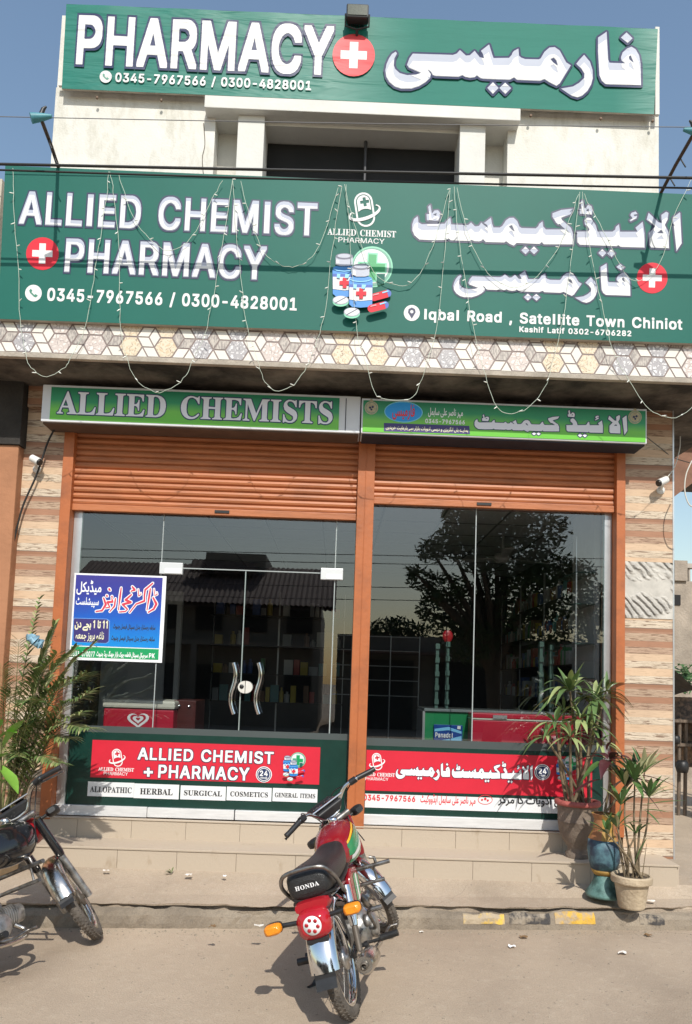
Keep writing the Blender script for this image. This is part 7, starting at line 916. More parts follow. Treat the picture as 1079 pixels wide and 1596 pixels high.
badge24(D2, 846, 1203.5, 12.5, Yp, .0005); pill_logo(D2, 588.5, 1187, .5, Yp, m_wht, m_redf, .0005)
text(D2, 'ALLIED CHEMIST', 'b', ((564, 1206), (616, 1208.5), (565, 1203.5), (615, 1211)), Yp, m_wht, base=.0005)
text(D2, 'PHARMACY', 'r', ((570, 1213), (606, 1214.5), (571, 1211), (605, 1217)), Yp, m_wht, base=.0005)
medicine(D2, 862, 1176, .042, Yp, .0005)
text(D2, '0345-7967566', 's', ((567, 1243), (648, 1245), (569, 1238), (647, 1250)), Yp, m_rdp, base=.0005)
letters(D2, [(glyph('wadvocate')[1], m_rdp, 0)], ((656, 1246), (742, 1247), (700, 1238), (680, 1255)), Yp, 'lettering', .0005)
letters(D2, [(glyph('wcentre')[1], m_black_ink, 0)], ((777, 1249), (905, 1251), (800, 1240), (820, 1257)), Yp, 'lettering', .0005)
art(D2, 'oval_badge', [([circ(757, 1246.5, 11.5, 24, 7.5), circ(757, 1246.5, 10.6, 24, 6.6)], m_rdp), ([circ(752, 1246.5, 1.6), circ(757, 1245, 2), circ(761, 1247.5, 1.7)], m_rdp)], Yp, .0005)
# --- doctor poster
Yq = 6.045
PO = thing('poster', 'blue doctor poster with red Urdu lettering taped to the left window', 'poster', (-1.78, Yq, 1.75))
m_pg = gradient('blue_gradient_print', [(0, srgb(20, 140, 215)), (.45, srgb(30, 90, 185)), (.75, srgb(52, 60, 150)), (1, srgb(62, 58, 140))], .09, .70)
a, b = at(117, 893, Yq), at(253, 1033, Yq); m_poster = mat('poster_paper', (.80, .81, .83), .5)
bx(a.x, b.x, Yq, Yq+.004, b.z, a.z).build('paper', m_poster, PO); W_ = b.x-a.x; H_ = a.z-b.z
zg = b.z+H_*.165
bx(a.x+.014, b.x-.03, Yq-.0015, Yq-.0002, zg, a.z-.014).build('blue_panel', m_pg, PO)
bx(a.x+.010, b.x-.03, Yq-.0015, Yq-.0002, b.z+.022, zg-.008).build('green_band', mat('emerald_print', srgb(20, 150, 90), .45), PO)
bs = .002
letters(PO, [(glyph('wdoctor')[1], mat('poster_red_print', srgb(205, 60, 80), .45), 1), (glyph('vdoctor')[1], m_wht, 0)], ((150, 950), (247, 930), (240, 908), (233, 957)), Yq, 'lettering', bs)
letters(PO, [(glyph('wmed')[1], m_wht, 0)], ((120, 920), (159, 918), (138, 904), (149, 928)), Yq, 'lettering', bs)
letters(PO, [(glyph('wspec')[1], m_wht, 0)], ((119, 941), (155, 938), (140, 931), (150, 948)), Yq, 'lettering', bs)
rr = [(116, 963), (168, 964.5), (172, 968), (171, 1000), (167, 1003), (118, 1001), (114.5, 998), (115, 966)]
art(PO, 'time_box', [([rr], mat('light_blue_print', srgb(110, 160, 230), .5)), ([[(143+(x-143)*.97, 983+(y-983)*.96) for x, y in rr]], m_purp)], Yq, bs)
letters(PO, [(glyph('wtime')[1], m_yl, 0)], ((117.5, 975), (169, 974), (130, 966), (125, 983)), Yq, 'lettering', .0045)
letters(PO, [(glyph('woff')[1], m_yl, 0)], ((119, 992), (163, 991), (148, 984), (140, 1000)), Yq, 'lettering', .0045)
letters(PO, [(glyph('wprev')[1], m_black_ink, 0)], ((177, 977), (243, 978), (180, 972), (200, 983)), Yq, 'lettering', bs)
letters(PO, [(glyph('wprev')[1], m_black_ink, 0)], ((174, 995.5), (242, 996), (180, 990), (200, 1001)), Yq, 'lettering', bs)
text(PO, '0333-670077', 's', ((111, 1018), (148.5, 1019.5), (112, 1014), (148, 1024)), Yq, m_wht, base=bs)
letters(PO, [(glyph('waddr')[1], m_wht, 0)], ((151, 1020), (231, 1022), (170, 1014), (200, 1027)), Yq, 'lettering', bs)
text(PO, 'PK', 's', ((233, 1022), (242, 1022), (233, 1018), (242, 1026)), Yq, m_wht, base=bs)

# ================================================================ lamps, cameras, cables
FL = thing('floodlight', 'small black floodlight fixed over the top banner', 'lamp', at(557, 38, 5.85))
a, b = at(541, 8, 5.8), at(575, 30, 5.8)
bx(a.x, b.x, 5.78, 5.86, b.z, a.z).build('housing', m_black, FL, bev=.012)
mb = MB(); 
for i in range(7): mb.box(a.x+.012+.022*i, a.x+.020+.022*i, 5.86, 5.90, b.z+.01, a.z-.01)
mb.build('cooling_fin', m_black, FL)
bx(a.x+.012, b.x-.012, 5.776, 5.7795, b.z+.014, a.z-.014).build('lens', mat('dark_lamp_glass', (.05, .07, .05), .1, coat=.5, var=.5, vscale=90), FL)
c = (a.x+b.x)/2
MB().tube([(a.x-.006, 5.82, (a.z+b.z)/2), (a.x-.006, 5.84, b.z-.03), (c, 5.85, b.z-.05), (b.x+.006, 5.84, b.z-.03), (b.x+.006, 5.82, (a.z+b.z)/2)], .008, 6).build('bracket', m_black, FL)
MB().tube([(c, 5.85, b.z-.05), (c, 5.96, b.z-.09)], .012, 6).build('stem', m_black, FL)
m_rust = mat('rusty_rod', (.11, .06, .04), .75, .3, col2=(.05, .03, .025), thr=(.3, .7), vscale=20)
m_teal = mat('faded_teal_lamp', (.06, .25, .30), .5, var=.3)
def arm_lamp(label, b0, tip, yb, yt, flip):
    p0, p1 = at(*b0, yb), at(*tip, yt); t = thing('arm_lamp', label, 'lamp', p0)
    mid = p0.lerp(p1, .5)+Vector((0, 0, .01))
    MB().tube([p0+Vector((0, .08, -.05)), p0, mid, p1], .013, 7).build('arm', m_rust, t)
    MB().tube([p1+Vector((-.07*flip, 0, .025)), p1+Vector((0, 0, .015)), p1+Vector((.06*flip, -.02, -.01))], [.012, .026, .034], 10).build('lamp_head', m_teal, t)
    MB().tube([p1+Vector((.01*flip, .01, .03)), p1+Vector((0.0, .02, .09)), p1+Vector((-.02*flip, .02, .11))], [.018, .014, .006], 8).build('wire_end', m_black, t)
    mb = MB()
    for k in (.3, .62): q = p0.lerp(p1, k); mb.tube([q, q+Vector((.02, -.01, -.05)), q+Vector((.035, -.01, -.075))], .005, 5)
    mb.build('tied_cable', m_black, t)
arm_lamp('rusty rod lamp leaning out left of the big green signboard, teal head', (92, 262), (65, 186), 5.38, 4.75, -1)
arm_lamp('rusty rod lamp leaning out at the right end of the big green signboard', (1030, 302), (1082, 208), 5.38, 4.75, 1)
m_cam = mat('white_camera_shell', (.72, .72, .70), .4)
def cctv(label, uv, d, wall):
    p = at(*uv, 5.90); t = thing('security_camera', label, 'camera', (p.x, 5.975, p.z))
    q = p+Vector((d*.035, -.02, -.022)); r = p+Vector((-d*.035, .0, .015))
    MB().tube([r, q], [.030, .032], 14).build('shell', m_cam, t)
    MB().tube([q-(q-r)*.02, q+(q-r)*.16], [.029, .026], 14).build('lens', m_black, t)
    MB().tube([r+(q-r)*.3, Vector((p.x-d*.02, 5.975, p.z-.055))], .011, 8).build('bracket', m_cam, t)
    MB().lathe([(.0, -.012), (.032, -.012), (.034, 0)], (p.x-d*.02, 5.979, p.z-.055), 'y', 14).build('mount', m_cam, t)
cctv('white security camera on the left stone pillar beside black cables', (57, 717), 1, -1)
cctv('white security camera on the right stone pillar above its shadow', (1033, 750), -1, 1)
m_cable = mat('black_cable', (.012, .012, .012), .6); m_cable_w = mat('white_cable', (.62, .60, .54), .6)
def cable(name, label, cat, pts, r, m, group=None):
    o = MB().tube(pts, r, 6).build(name, m); return tag(o, label, cat, group)
def sm(pts, n=6):
    """Catmull-Rom through the points"""
    P = [Vector(p) for p in pts]; P = [P[0]*2-P[1]]+P+[P[-1]*2-P[-2]]; o = []
    for i in range(1, len(P)-2):
        for k in range(n):
            t = k/n; a, b, c, d = P[i-1:i+3]
            o.append(.5*((2*b)+(c-a)*t+(2*a-5*b+4*c-d)*t*t+(3*b-a-3*c+d)*t**3))
    return o+[P[-2]]
def over(l, uv0, uvm, uv1, Y, r, m=None):
    cable('overhead_cable', l, 'cable', sm([at(*uv0, Y), at(*uvm, Y), at(*uv1, Y)], 16), r, m or m_cable)
over('thick black overhead cable crossing just above the big signboard', (-500, 245), (540, 267), (1600, 287), 4.9, .010)
over('black overhead cable just below the thick one, over the signboard top edge', (-500, 248), (540, 281.5), (1600, 303), 4.95, .007)
over('thin grey overhead wire crossing the white upper wall', (-500, 171), (540, 192), (1600, 203), 5.1, .0032, mat('grey_wire', (.16, .16, .17), .6))
cable('wall_cable', 'black cable hanging diagonally down the left stone pillar', 'cable', sm([at(88, 665, 5.9), at(75, 690, 5.93), at(57, 742, 5.93), at(36, 790, 5.93), at(22, 845, 5.93), at(10, 900, 5.94)]), .008, m_cable)
cable('wall_cable', 'thin pale cable looping from the right security camera to the soffit', 'cable', sm([at(1040, 745, 5.93), at(1052, 728, 5.95), at(1060, 700, 6.0), at(1061, 680, 6.05)]), .004, m_cable_w)
cable('wall_cable', 'grey cable running from the right lightbox over the pillar', 'cable', sm([at(1008, 681, 5.9), at(1030, 698, 5.96), at(1050, 713, 6.0), at(1078, 722, 6.1)]), .004, mat('grey_cable', (.12, .11, .10), .6))
cable('wall_cable', 'white cable coil hanging at the far right under the neighbouring beam', 'cable', sm([at(1079, 718, 5.7), at(1070, 740, 5.7), at(1068, 765, 5.7), at(1074, 785, 5.7), at(1084, 792, 5.7)]), .005, m_cable_w)
# fairy light strings
m_str = mat('pale_light_string', (.55, .62, .52), .5); m_bulb = mat('clear_bulb', (.78, .80, .74), .25)
STR = [('far left end of the signboard, looping below the tiles', [(21, 262), (24, 330), (29, 420), (33, 497), (40, 548), (50, 573), (75, 587), (102, 572), (114, 556), (137, 500), (150, 420), (163, 340), (171, 268)]),
 ('crossing the first chemist row, hanging before the English lightbox', [(172, 268), (178, 310), (186, 400), (187, 498), (195, 545), (210, 590), (230, 605), (255, 611), (288, 590), (301, 562), (322, 510), (338, 430), (352, 350), (362, 280)]),
 ('left swag drooping between the letters of chemist and pharmacy', [(186, 270), (200, 320), (222, 358), (255, 389), (285, 382), (312, 352), (332, 310), (346, 282)]),
 ('hanging before the word chemists on the lightbox', [(365, 280), (372, 380), (384, 500), (398, 548), (410, 590), (430, 609), (458, 600), (478, 572), (492, 540), (508, 480), (520, 390), (532, 290)]),
 ('second swag drooping left of the medicine picture', [(377, 282), (392, 340), (412, 392), (440, 414), (468, 414), (492, 395), (510, 355), (527, 292)]),
 ('past the medicine picture to the Urdu lightbox', [(540, 288), (545, 370), (552, 450), (560, 530), (572, 572), (590, 618), (640, 622), (655, 598), (668, 562), (684, 500), (694, 410), (703, 292)]),
 ('third swag drooping right of the green cross disc', [(537, 288), (556, 360), (585, 425), (622, 445), (650, 432), (672, 395), (688, 345), (700, 294)]),
 ('crossing the Urdu rows, hanging before the Urdu lightbox', [(710, 292), (718, 380), (730, 470), (742, 530), (756, 585), (775, 634), (800, 645), (828, 632), (850, 604), (862, 560), (880, 480), (892, 390), (903, 300)]),
 ('fourth swag drooping across the Urdu rows', [(712, 292), (733, 370), (762, 425), (800, 448), (838, 430), (870, 385), (890, 340), (902, 302)]),
 ('drooping at the right end of the canopy', [(908, 300), (920, 380), (938, 470), (956, 545), (980, 592), (1006, 632), (1036, 650), (1066, 646), (1092, 620)]),
 ('swag drooping beside the right red cross', [(912, 302), (940, 360), (975, 425), (1000, 437), (1028, 410), (1052, 340), (1082, 270)])]
for l, pts in STR:
    w3 = []
    for i, (u, v) in enumerate(pts): w3.append(at(u+random.uniform(-1.5, 1.5), v, 5.325 if v < 545+u*.036 else 5.36))
    w3 = sm(w3, 5); jit = [p+Vector((random.uniform(-.005, .005), random.uniform(-.005, .005), random.uniform(-.004, .004))) for p in w3]
    t = thing('fairy_light_string', 'thin fairy light string '+l, 'fairy lights', jit[0], 'fairy light strings on the signboard')
    cs = MB().tube(jit, .002, 4); cs.build('cord', m_str, t); bb = MB(); L = 0
    mbv = []
    for i in range(1, len(jit)):
        L += (jit[i]-jit[i-1]).length
        if L > .17: L = 0; mbv.append(jit[i])
    for p in mbv:
        d = Vector((random.choice((-1, 1))*random.uniform(.5, 1), -.4, random.uniform(-.8, .3))).normalized()
        MB().tube([p, p+d*.018, p+d*.032], [.0035, .0045, .002], 5).build('bulb', m_bulb, t)

# ================================================================ neighbours
NB = thing('neighbour_wall', 'terracotta painted wall of the neighbouring shop at the left edge', 'wall', (-3.2, 5.9, .2))
bx(-4.2, -2.615, 5.88, 6.6, .2, 3.46).build('painted_wall', m_neigh, NB, bev=.01)
bx(-4.2, -2.60, 5.86, 6.6, 3.462, 4.0).build('canopy_shade_top', mat('canopy_shade_black', (.035, .031, .028), .95, var=.4, bump=.4), NB)  # black-painted upper wall, with the canopy's cast shade put into the colour
NW = thing('neighbour_parapet', 'plain beige parapet strip left of the big signboard', 'wall', (-3.2, 5.5, 4.33))
bx(-4.2, -2.70, 5.46, 5.62, 4.335, 5.42).build('parapet', mat('beige_plaster', (.50, .46, .38), .9, var=.2, bump=.2), NW)
bx(-4.2, -2.985, 5.44, 6.6, 4.002, 4.333).build('slab', m_conc, NW)
RO = thing('neighbour_canopy', 'terracotta beam and shed roof of the neighbouring shop beyond the right pillar', 'canopy', (3.5, 7.0, 0))
m_beam = mat('faded_terracotta_beam', (.22, .115, .075), .85, var=.25, bump=.2)
mb = MB(); A = [at(1049, 690, 7.6), at(1100, 690, 7.6), at(1100, 738, 7.6), at(1049, 776, 7.6)]
mb.prism([(p.x, p.z) for p in A], 7.6, 7.8); mb.build('beam', m_beam, RO)
a = at(1049, 650, 7.55); bx(a.x, 6.0, 7.5, 9.5, at(1049, 690, 7.6).z+.002, at(1049, 640, 7.55).z).build('shed_roof', m_grime, RO)
bx(5.2, 5.5, 7.6, 7.9, 0, 3.7).build('post', m_beam, RO)
# far right background
HW = thing('background_house', 'rough grey brown house wall with a railed roof behind the right pillar', 'house', (8, 13, 0))
a, b = at(1046, 905, 13), at(1200, 1110, 13)
m_rough = mat('rough_render', (.38, .32, .26), .95, var=.35, vscale=2.5, bump=.6, bscale=25)
bx(a.x-.25, a.x+6, 13, 13.4, 0, a.z).build('wall', m_rough, HW)
mb = MB(); zt2 = at(1046, 878, 13).z
mb.box(a.x-.25, a.x+6, 13.05, 13.2, zt2-.06, zt2+.02)
for i in range(40): mb.box(a.x+.12*i, a.x+.12*i+.03, 13.08, 13.14, a.z, zt2-.06)
mb.build('roof_railing', mat('grey_railing', (.42, .37, .32), .85, var=.2), HW)
for i in range(4): bx(a.x+1.6*i+.05, a.x+1.6*i+.28, 13.0-.05, 13.25, a.z, zt2+.05).build('pier', m_rough, HW)
c = at(1052, 935, 13); bx(c.x-.05, c.x+.1, 12.98, 13.0-.002, c.z-.09, c.z+.09).build('vent_hole', m_dark, HW)
ST_ = thing('market_stall', 'weathered wooden stall frame with sagging tarpaulin and black pots right of the pillar', 'stall', gr(1075, 1240, 0)+Vector((0, .3, 0)))
ys = 10.2; m_wood = mat('weathered_wood', (.16, .12, .09), .9, var=.5, vscale=9, stretch=(6, 6, 1), bump=.4); m_tarp = mat('dusty_tarpaulin', (.075, .065, .055), .8, var=.5, vscale=4)
for u in (1058, 1068, 1083, 1120):
    q = at(u, 1235, ys); MB().tube([Vector((q.x, ys, 0)), Vector((q.x+.02, ys, at(u, 1120, ys).z))], .025, 6).build('post', m_wood, ST_)
q0, q1 = at(1048, 1050, ys-.3), at(1125, 1100, ys-.3)
mb = gridsheet('t', q0.x-.3, q1.x, ys-.4, ys+1.2, 8, 5, lambda x, y: q0.z-.42*(x-q0.x)+.08*math.sin(6*x+2*y), 0); mb.build('tarpaulin', m_tarp, ST_, fixn=False)
for i, v in enumerate((1123, 1160)):
    q = at(1046, v, ys); bx(q.x, q.x+1.2, ys-.05, ys+.5, q.z-.02, q.z+.02).build('shelf', m_wood, ST_)
mb = MB()
for i in range(10):
    q = at(1047+4.3*i, 1130+random.uniform(-2, 3), ys); 
mb.box(q0.x-.2, q0.x+1.5, ys+.5, ys+.55, 0.6, 1.6); mb.build('brick_backing', mat('broken_brick', (.30, .20, .14), .95, col2=(.10, .08, .07), thr=(.4, .6), vscale=16, bump=.8, bscale=30), ST_)
for u, v, r, l in ((1054, 1153, .06, 'upper black pot hanging on the stall frame'), (1064, 1195, .085, 'lower black pot hanging on the stall frame')):
    q = at(u, v, ys-.09); o = MB().lathe([(.0, -r), (r*.8, -r*.9), (r, -.2*r), (r*.9, r*.7), (r*.6, r), (0, r)], q, 'z', 14).build('hanging_pot', m_black); tag(o, l, 'pot')
    # hook
BU = thing('bush', 'green leafy bush in front of the rough house wall at far right', 'bush', at(1066, 1085, 12))
m_leafbg = mat('bush_leaf', (.055, .13, .035), .5, var=.5, vscale=7)
def leafcloud(mb, c, r, n, s, seed=1, shell=.35):
    rg = random.Random(seed)
    for i in range(n):
        while True:
            d = Vector((rg.uniform(-1, 1), rg.uniform(-1, 1), rg.uniform(-1, 1)))
            if shell < d.length < 1: break
        p = Vector((c[0]+d.x*r[0], c[1]+d.y*r[1], c[2]+d.z*r[2]))
        a = Vector((rg.gauss(0, 1), rg.gauss(0, 1), rg.gauss(0, .7))).normalized(); b = a.orthogonal().normalized()
        L, W = s*rg.uniform(.6, 1.3), s*rg.uniform(.2, .4)
        mb.add([p-a*L*.5, p+b*W*.5, p+a*L*.5, p-b*W*.5], [(0, 1, 2, 3)], 0, False)
mb = MB(); q = at(1066, 1052, 12)
for i in range(5): leafcloud(mb, (q.x+.28*i-.1, 12+random.uniform(-.2, .2), q.z+random.uniform(-.1, .1)), (.28, .3, .25), 130, .14, i)
mb.build('crown', m_leafbg, BU, fixn=False); MB().tube([(q.x+.3, 12, 0), (q.x+.3, 12, q.z)], .04, 6).build('trunk', m_wood, BU)

# ================================================================ inside the shop
FLZ = .52
m_redfz = mat('red_freezer_paint', (.50, .018, .045), .3, var=.05, coat=.3); m_crm = mat('cream_lid', (.66, .64, .55), .4)
fa, fb = at(163, 1094, 6.4), at(270, 1140, 6.4)
FZ = thing('chest_freezer', 'red ice cream freezer with cream lid and white heart behind the left window', 'freezer', ((fa.x+fb.x)/2, 6.6, FLZ))
zl = at(215, 1104, 6.4).z; zt3 = at(215, 1091, 6.4).z
bx(fa.x, fb.x, 6.4, 6.86, FLZ+.05, zl-.004).build('cabinet', m_redfz, FZ, bev=.015)
bx(fa.x-.01, fb.x+.01, 6.385, 6.88, zl, zt3).build('lid', m_crm, FZ, bev=.02)
bx(fa.x+.05, fb.x-.05, 6.45, 6.8, FLZ, FLZ+.05).build('plinth', m_black, FZ)
def heart(u, v, s, n=26): return [(u+s*16*math.sin(t)**3/16, v-s*(13*math.cos(t)-5*math.cos(2*t)-2*math.cos(3*t)-math.cos(4*t))/16*.8) for t in [2*math.pi*i/n for i in range(n)]]
art(FZ, 'heart_emblem', [([heart(216, 1122, 17), heart(216, 1121, 12.5)], m_wht), ([heart(216, 1121, 8.5), heart(216, 1120.5, 3.5)], m_wht)], 6.399, .001)
a = at(272, 1091, 6.55); b = at(304, 1140, 6.55)
CH = thing('cabinet', 'dark red brown cabinet beside the left ice cream freezer', 'cabinet', ((a.x+b.x)/2, 6.8, FLZ))
m_brn = mat('dark_mahogany', (.085, .02, .018), .35, var=.3, vscale=4, stretch=(1, 1, 5))
bx(a.x, b.x, 6.55, 7.0, FLZ, a.z).build('body', m_brn, CH, bev=.006)
for i in (.25, .7):
    q = a.x+(b.x-a.x)*i; MB().lathe([(0, -.012), (.014, -.01), (.014, 0)], (q, 6.548, a.z-.05), 'y', 10).build('knob', m_chrome, CH)
# counter on the right
ca, cb = at(662, 1106, 6.62), at(945, 1110, 6.62)
CO = thing('shop_counter', 'long glass topped counter with green front across the right window', 'counter', ((ca.x+cb.x)/2, 6.9, FLZ))
m_grn = mat('counter_green', (.012, .22, .075), .4); zc = ca.z
gx = at(735, 1130, 6.62).x
bx(ca.x, 2.25, 6.62, 7.15, zc-.012, zc+.012).build('top', mat('grey_glass_top', (.20, .23, .23), .1), CO, bev=.003)
bx(ca.x+.01, gx, 6.64, 7.1, FLZ, zc-.013).build('green_front', m_grn, CO); bx(gx+.001, 2.24, 7.05, 7.1, FLZ, zc-.013).build('back_panel', m_int, CO)
bx(ca.x-.012, ca.x+.009, 6.625, 7.1, FLZ, zc-.013).build('edge_trim', m_alu, CO)
fa, fb = at(737, 1112, 6.4), at(925, 1165, 6.4)
F2_ = thing('chest_freezer', 'crimson chest freezer with white lid band in front of the counter', 'freezer', ((fa.x+fb.x)/2, 6.5, FLZ))
zb_ = at(800, 1121, 6.4).z
bx(fa.x, 2.2, 6.4, 6.61, FLZ+.06, zb_-.012).build('cabinet', m_redfz, F2_, bev=.012)
bx(fa.x, 2.2, 6.395, 6.615, zb_-.011, zb_).build('white_band', m_crm, F2_); bx(fa.x, 2.2, 6.395, 6.615, zb_+.001, at(800, 1113, 6.4).z).build('lid', m_redfz, F2_, bev=.008)
q = at(780, 1117, 6.39); bx(q.x-.06, q.x+.06, 6.385, 6.394, q.z-.018, q.z+.012).build('handle', m_alu, F2_)
bx(fa.x+.05, 2.15, 6.43, 6.58, FLZ, FLZ+.06).build('plinth', m_black, F2_)
pa, pb = at(677, 1129, 6.62), at(721, 1160, 6.62)
PN = thing('carton_display', 'blue tablet carton with white lettering stuck on the green counter front', 'carton', ((pa.x+pb.x)/2, 6.62, pb.z))
bx(pa.x, pb.x, 6.61, 6.638, pb.z, pa.z).build('carton', mat('carton_blue', (.015, .07, .32), .3, var=.3, vscale=6), PN, bev=.003)
art(PN, 'swoosh', [([[(678, 1136), (700, 1133), (720, 1140), (720, 1144), (700, 1138), (678, 1140)]], m_bl2), ([[(678, 1155), (700, 1152), (720, 1147), (720, 1158), (678, 1158)]], m_bl2), ([rotp(lemon(716, 1134, 2.5, 2.5), (716, 1134), .1)], m_wht)], 6.609, .0005)
text(PN, 'Panadol', 's', ((679, 1146), (706, 1147), (681, 1141.5), (705, 1150)), 6.609, m_wht, base=.006)
# tall acrylic stands on the counter
m_acr = mat('green_acrylic', (.09, .15, .13), .15, var=.3)
def stand(label, u, v0, v1, y, top=None):
    q0, q1 = at(u, v0, y), at(u, v1, y); t = thing('display_stand', label, 'display stand', (q1.x, y, zc+.012))
    z1 = q0.z; x = q1.x
    for dx in (0,): bx(x+dx-.014, x+dx+.014, y-.03, y+.03, zc+.0135, z1).build('upright', m_acr, t)
    k = 5
    for i in range(k): z = zc+.05+(z1-zc-.1)*i/(k-1); bx(x-.019, x+.019, y-.045, y-.0305, z, z+.045).build('tray', m_acr, t)
    if top: MB().ell((x, y, z1+.05), (.05, .02, .06), 12).build('header', top, t)
stand('left slim acrylic stand on the counter', 680, 1003, 1100, 6.75)
stand('acrylic stand with a round red header on the counter', 696, 1000, 1100, 6.8, m_red_plain)
stand('grey acrylic stand at the right end of the counter', 842, 1000, 1100, 6.8)
stand('tall speckled acrylic stand beside the grey one at the right end of the counter', 858, 1005, 1100, 6.95)
# wall shelves with goods
m_shelf = mat('black_shelf', (.014, .014, .014), .5)
pal = [mat('carton_'+n, c, .5, var=.15, vscale=20) for n, c in (('white', (.55, .55, .54)), ('grey', (.30, .31, .32)), ('yellow', (.50, .38, .05)), ('green', (.06, .28, .10)), ('red', (.40, .05, .04)), ('blue', (.06, .12, .34)), ('brown', (.22, .12, .07)), ('teal', (.08, .25, .26)))]
def goods_mesh(kind, m):
    mb = MB()
    if kind == 'medicine_carton': mb.box(-.5, .5, -.5, .5, 0, 1)
    else: mb.lathe([(.0, 0), (.48, 0), (.5, .03), (.5, .68), (.42, .76), (.2, .82), (.2, .86), (.24, .86), (.24, 1), (0, 1)], (0, 0, 0), 'z', 10)
    o = mb.build(kind, m, local=True, bev=.03 if kind == 'medicine_carton' else 0); return o
protos = {}
def good(kind, k, x, y, z, sx, sy, sz, label, group):
    key = (kind, k)
    if key not in protos: protos[key] = o = goods_mesh(kind, pal[k])
    else: o = protos[key].copy(); C.objects.link(o)
    o.location = (x, y, z); o.scale = (sx, sy, sz); tag(o, label, kind.split('_')[-1], group)
rg = random.Random(11)
def shelf_unit(label, x0, x1, y0, y1, zs, side, glabel, fillrate=.9, grp='goods', seed=0):
    t = thing('wall_shelves', label, 'shelves', ((x0+x1)/2, (y0+y1)/2, FLZ))
    for z in zs: bx(x0, x1, y0, y1, z-.012, z).build('shelf', m_shelf, t)
    ax = 1 if side == 'x' else 0
    L = (y1-y0) if ax else (x1-x0)
    for i in range(int(L/.9)+1):
        p = (y0 if ax else x0)+i*L/max(1, int(L/.9))
        if ax: bx(x0+.005, x0+.02, max(y0, p-.01), min(y1, p+.01), FLZ, zs[-1]+.35).build('upright', m_alu, t)
        else: bx(max(x0, p-.01), min(x1, p+.01), y0+.28, y0+.3, FLZ, zs[-1]+.35).build('upright', m_alu, t)
    for z in zs:
        p = .06
        while p < L-.1:
            w_ = rg.uniform(.05, .13)
            if rg.random() < fillrate:
                kind = 'medicine_carton' if rg.random() < .6 else 'medicine_bottle'
                h = rg.uniform(.10, .24); k = rg.choice((0, 0, 1, 1, 2, 3, 4, 5, 6, 7))
                d = .10
                if kind == 'medicine_bottle': w_ = min(w_, .08); d = w_
                if ax: good(kind, k, x0+.05+d/2, y0+p+w_/2, z+.001, d, w_*.94, h, glabel, grp)
                else: good(kind, k, x0+p+w_/2, y0+.05+d/2, z+.001, w_*.94, d, h, glabel, grp)
            p += w_+.006
shelf_unit('black wall shelves crowded with medicine at the right side of the shop', 2.30, 2.60, 7.2, 10.4, (1.55, 1.9, 2.25, 2.6), 'x', 'small medicine pack on the black shelves at the right side of the shop', .92, 'medicine packs on the right wall shelves')
shelf_unit('dark shelves with hanging goods at the back left of the shop', -1.70, .1, 9.9, 10.2, (1.35, 1.72, 2.1, 2.5), 'y', 'small medicine pack on the dark shelves at the back left of the shop', .7, 'medicine packs on the back shelves')
WR = thing('wire_rack', 'empty pale wire rack behind the middle of the shopfront', 'rack', (.35, 8.6, FLZ))
xa, xb_ = at(520, 1000, 8.6).x, at(655, 1000, 8.6).x; mb = MB()
for v in (992, 1014, 1038, 1060, 1084): mb.tube([(xa, 8.6, at(590, v, 8.6).z), (xb_, 8.6, at(590, v, 8.6).z)], .006, 5)
mb.build('rail', mat('pale_wire', (.34, .35, .35), .4, .5), WR)
for i in range(4): x = xa+(xb_-xa)*i/3; MB().tube([(x, 8.6, FLZ), (x, 8.6, at(590, 990, 8.6).z)], .007, 5).build('post', m_alu, WR)
CF = thing('ceiling_fan', 'dim white ceiling fan seen through the right window', 'fan', (at(785, 815, 8.0).x, 8.0, 3.0))
q = Vector((at(785, 815, 8.0).x, 8.0, 3.05)); m_fan = mat('fan_white', (.45, .45, .44), .4)
MB().lathe([(0, -.05), (.07, -.045), (.10, 0), (.08, .05), (.02, .07), (0, .07)], q, 'z', 18).build('motor', m_fan, CF)
MB().tube([q+Vector((0, 0, .06)), Vector((q.x, q.y, 3.311))], .015, 8).build('rod', m_fan, CF)
for k in range(3):
    a = 2*math.pi*k/3+.4; d = Vector((math.cos(a), math.sin(a), 0)); n = Vector((-d.y, d.x, .12))
    mb = MB(); p0, p1 = q+d*.09, q+d*.62
    mb.loft([[p0-n*.04, p0+n*.04, p0+n*.04+Vector((0, 0, .006)), p0-n*.04+Vector((0, 0, .006))], [p1-n*.065, p1+n*.065, p1+n*.065+Vector((0, 0, .006)), p1-n*.065+Vector((0, 0, .006))]], 0, False).build('blade', m_fan, CF)
GS = thing('glass_shelf_rack', 'narrow glass shelves on the pale side wall by the right window frame', 'shelves', (2.2, 6.6, FLZ))
for z in (1.75, 2.05, 2.4, 2.68): bx(2.08, 2.255, 6.45, 6.98, z, z+.008).build('glass_shelf', m_acr, GS)
MB().tube([(2.09, 6.46, FLZ), (2.09, 6.46, 3.0)], .008, 6).build('post', m_alu, GS)

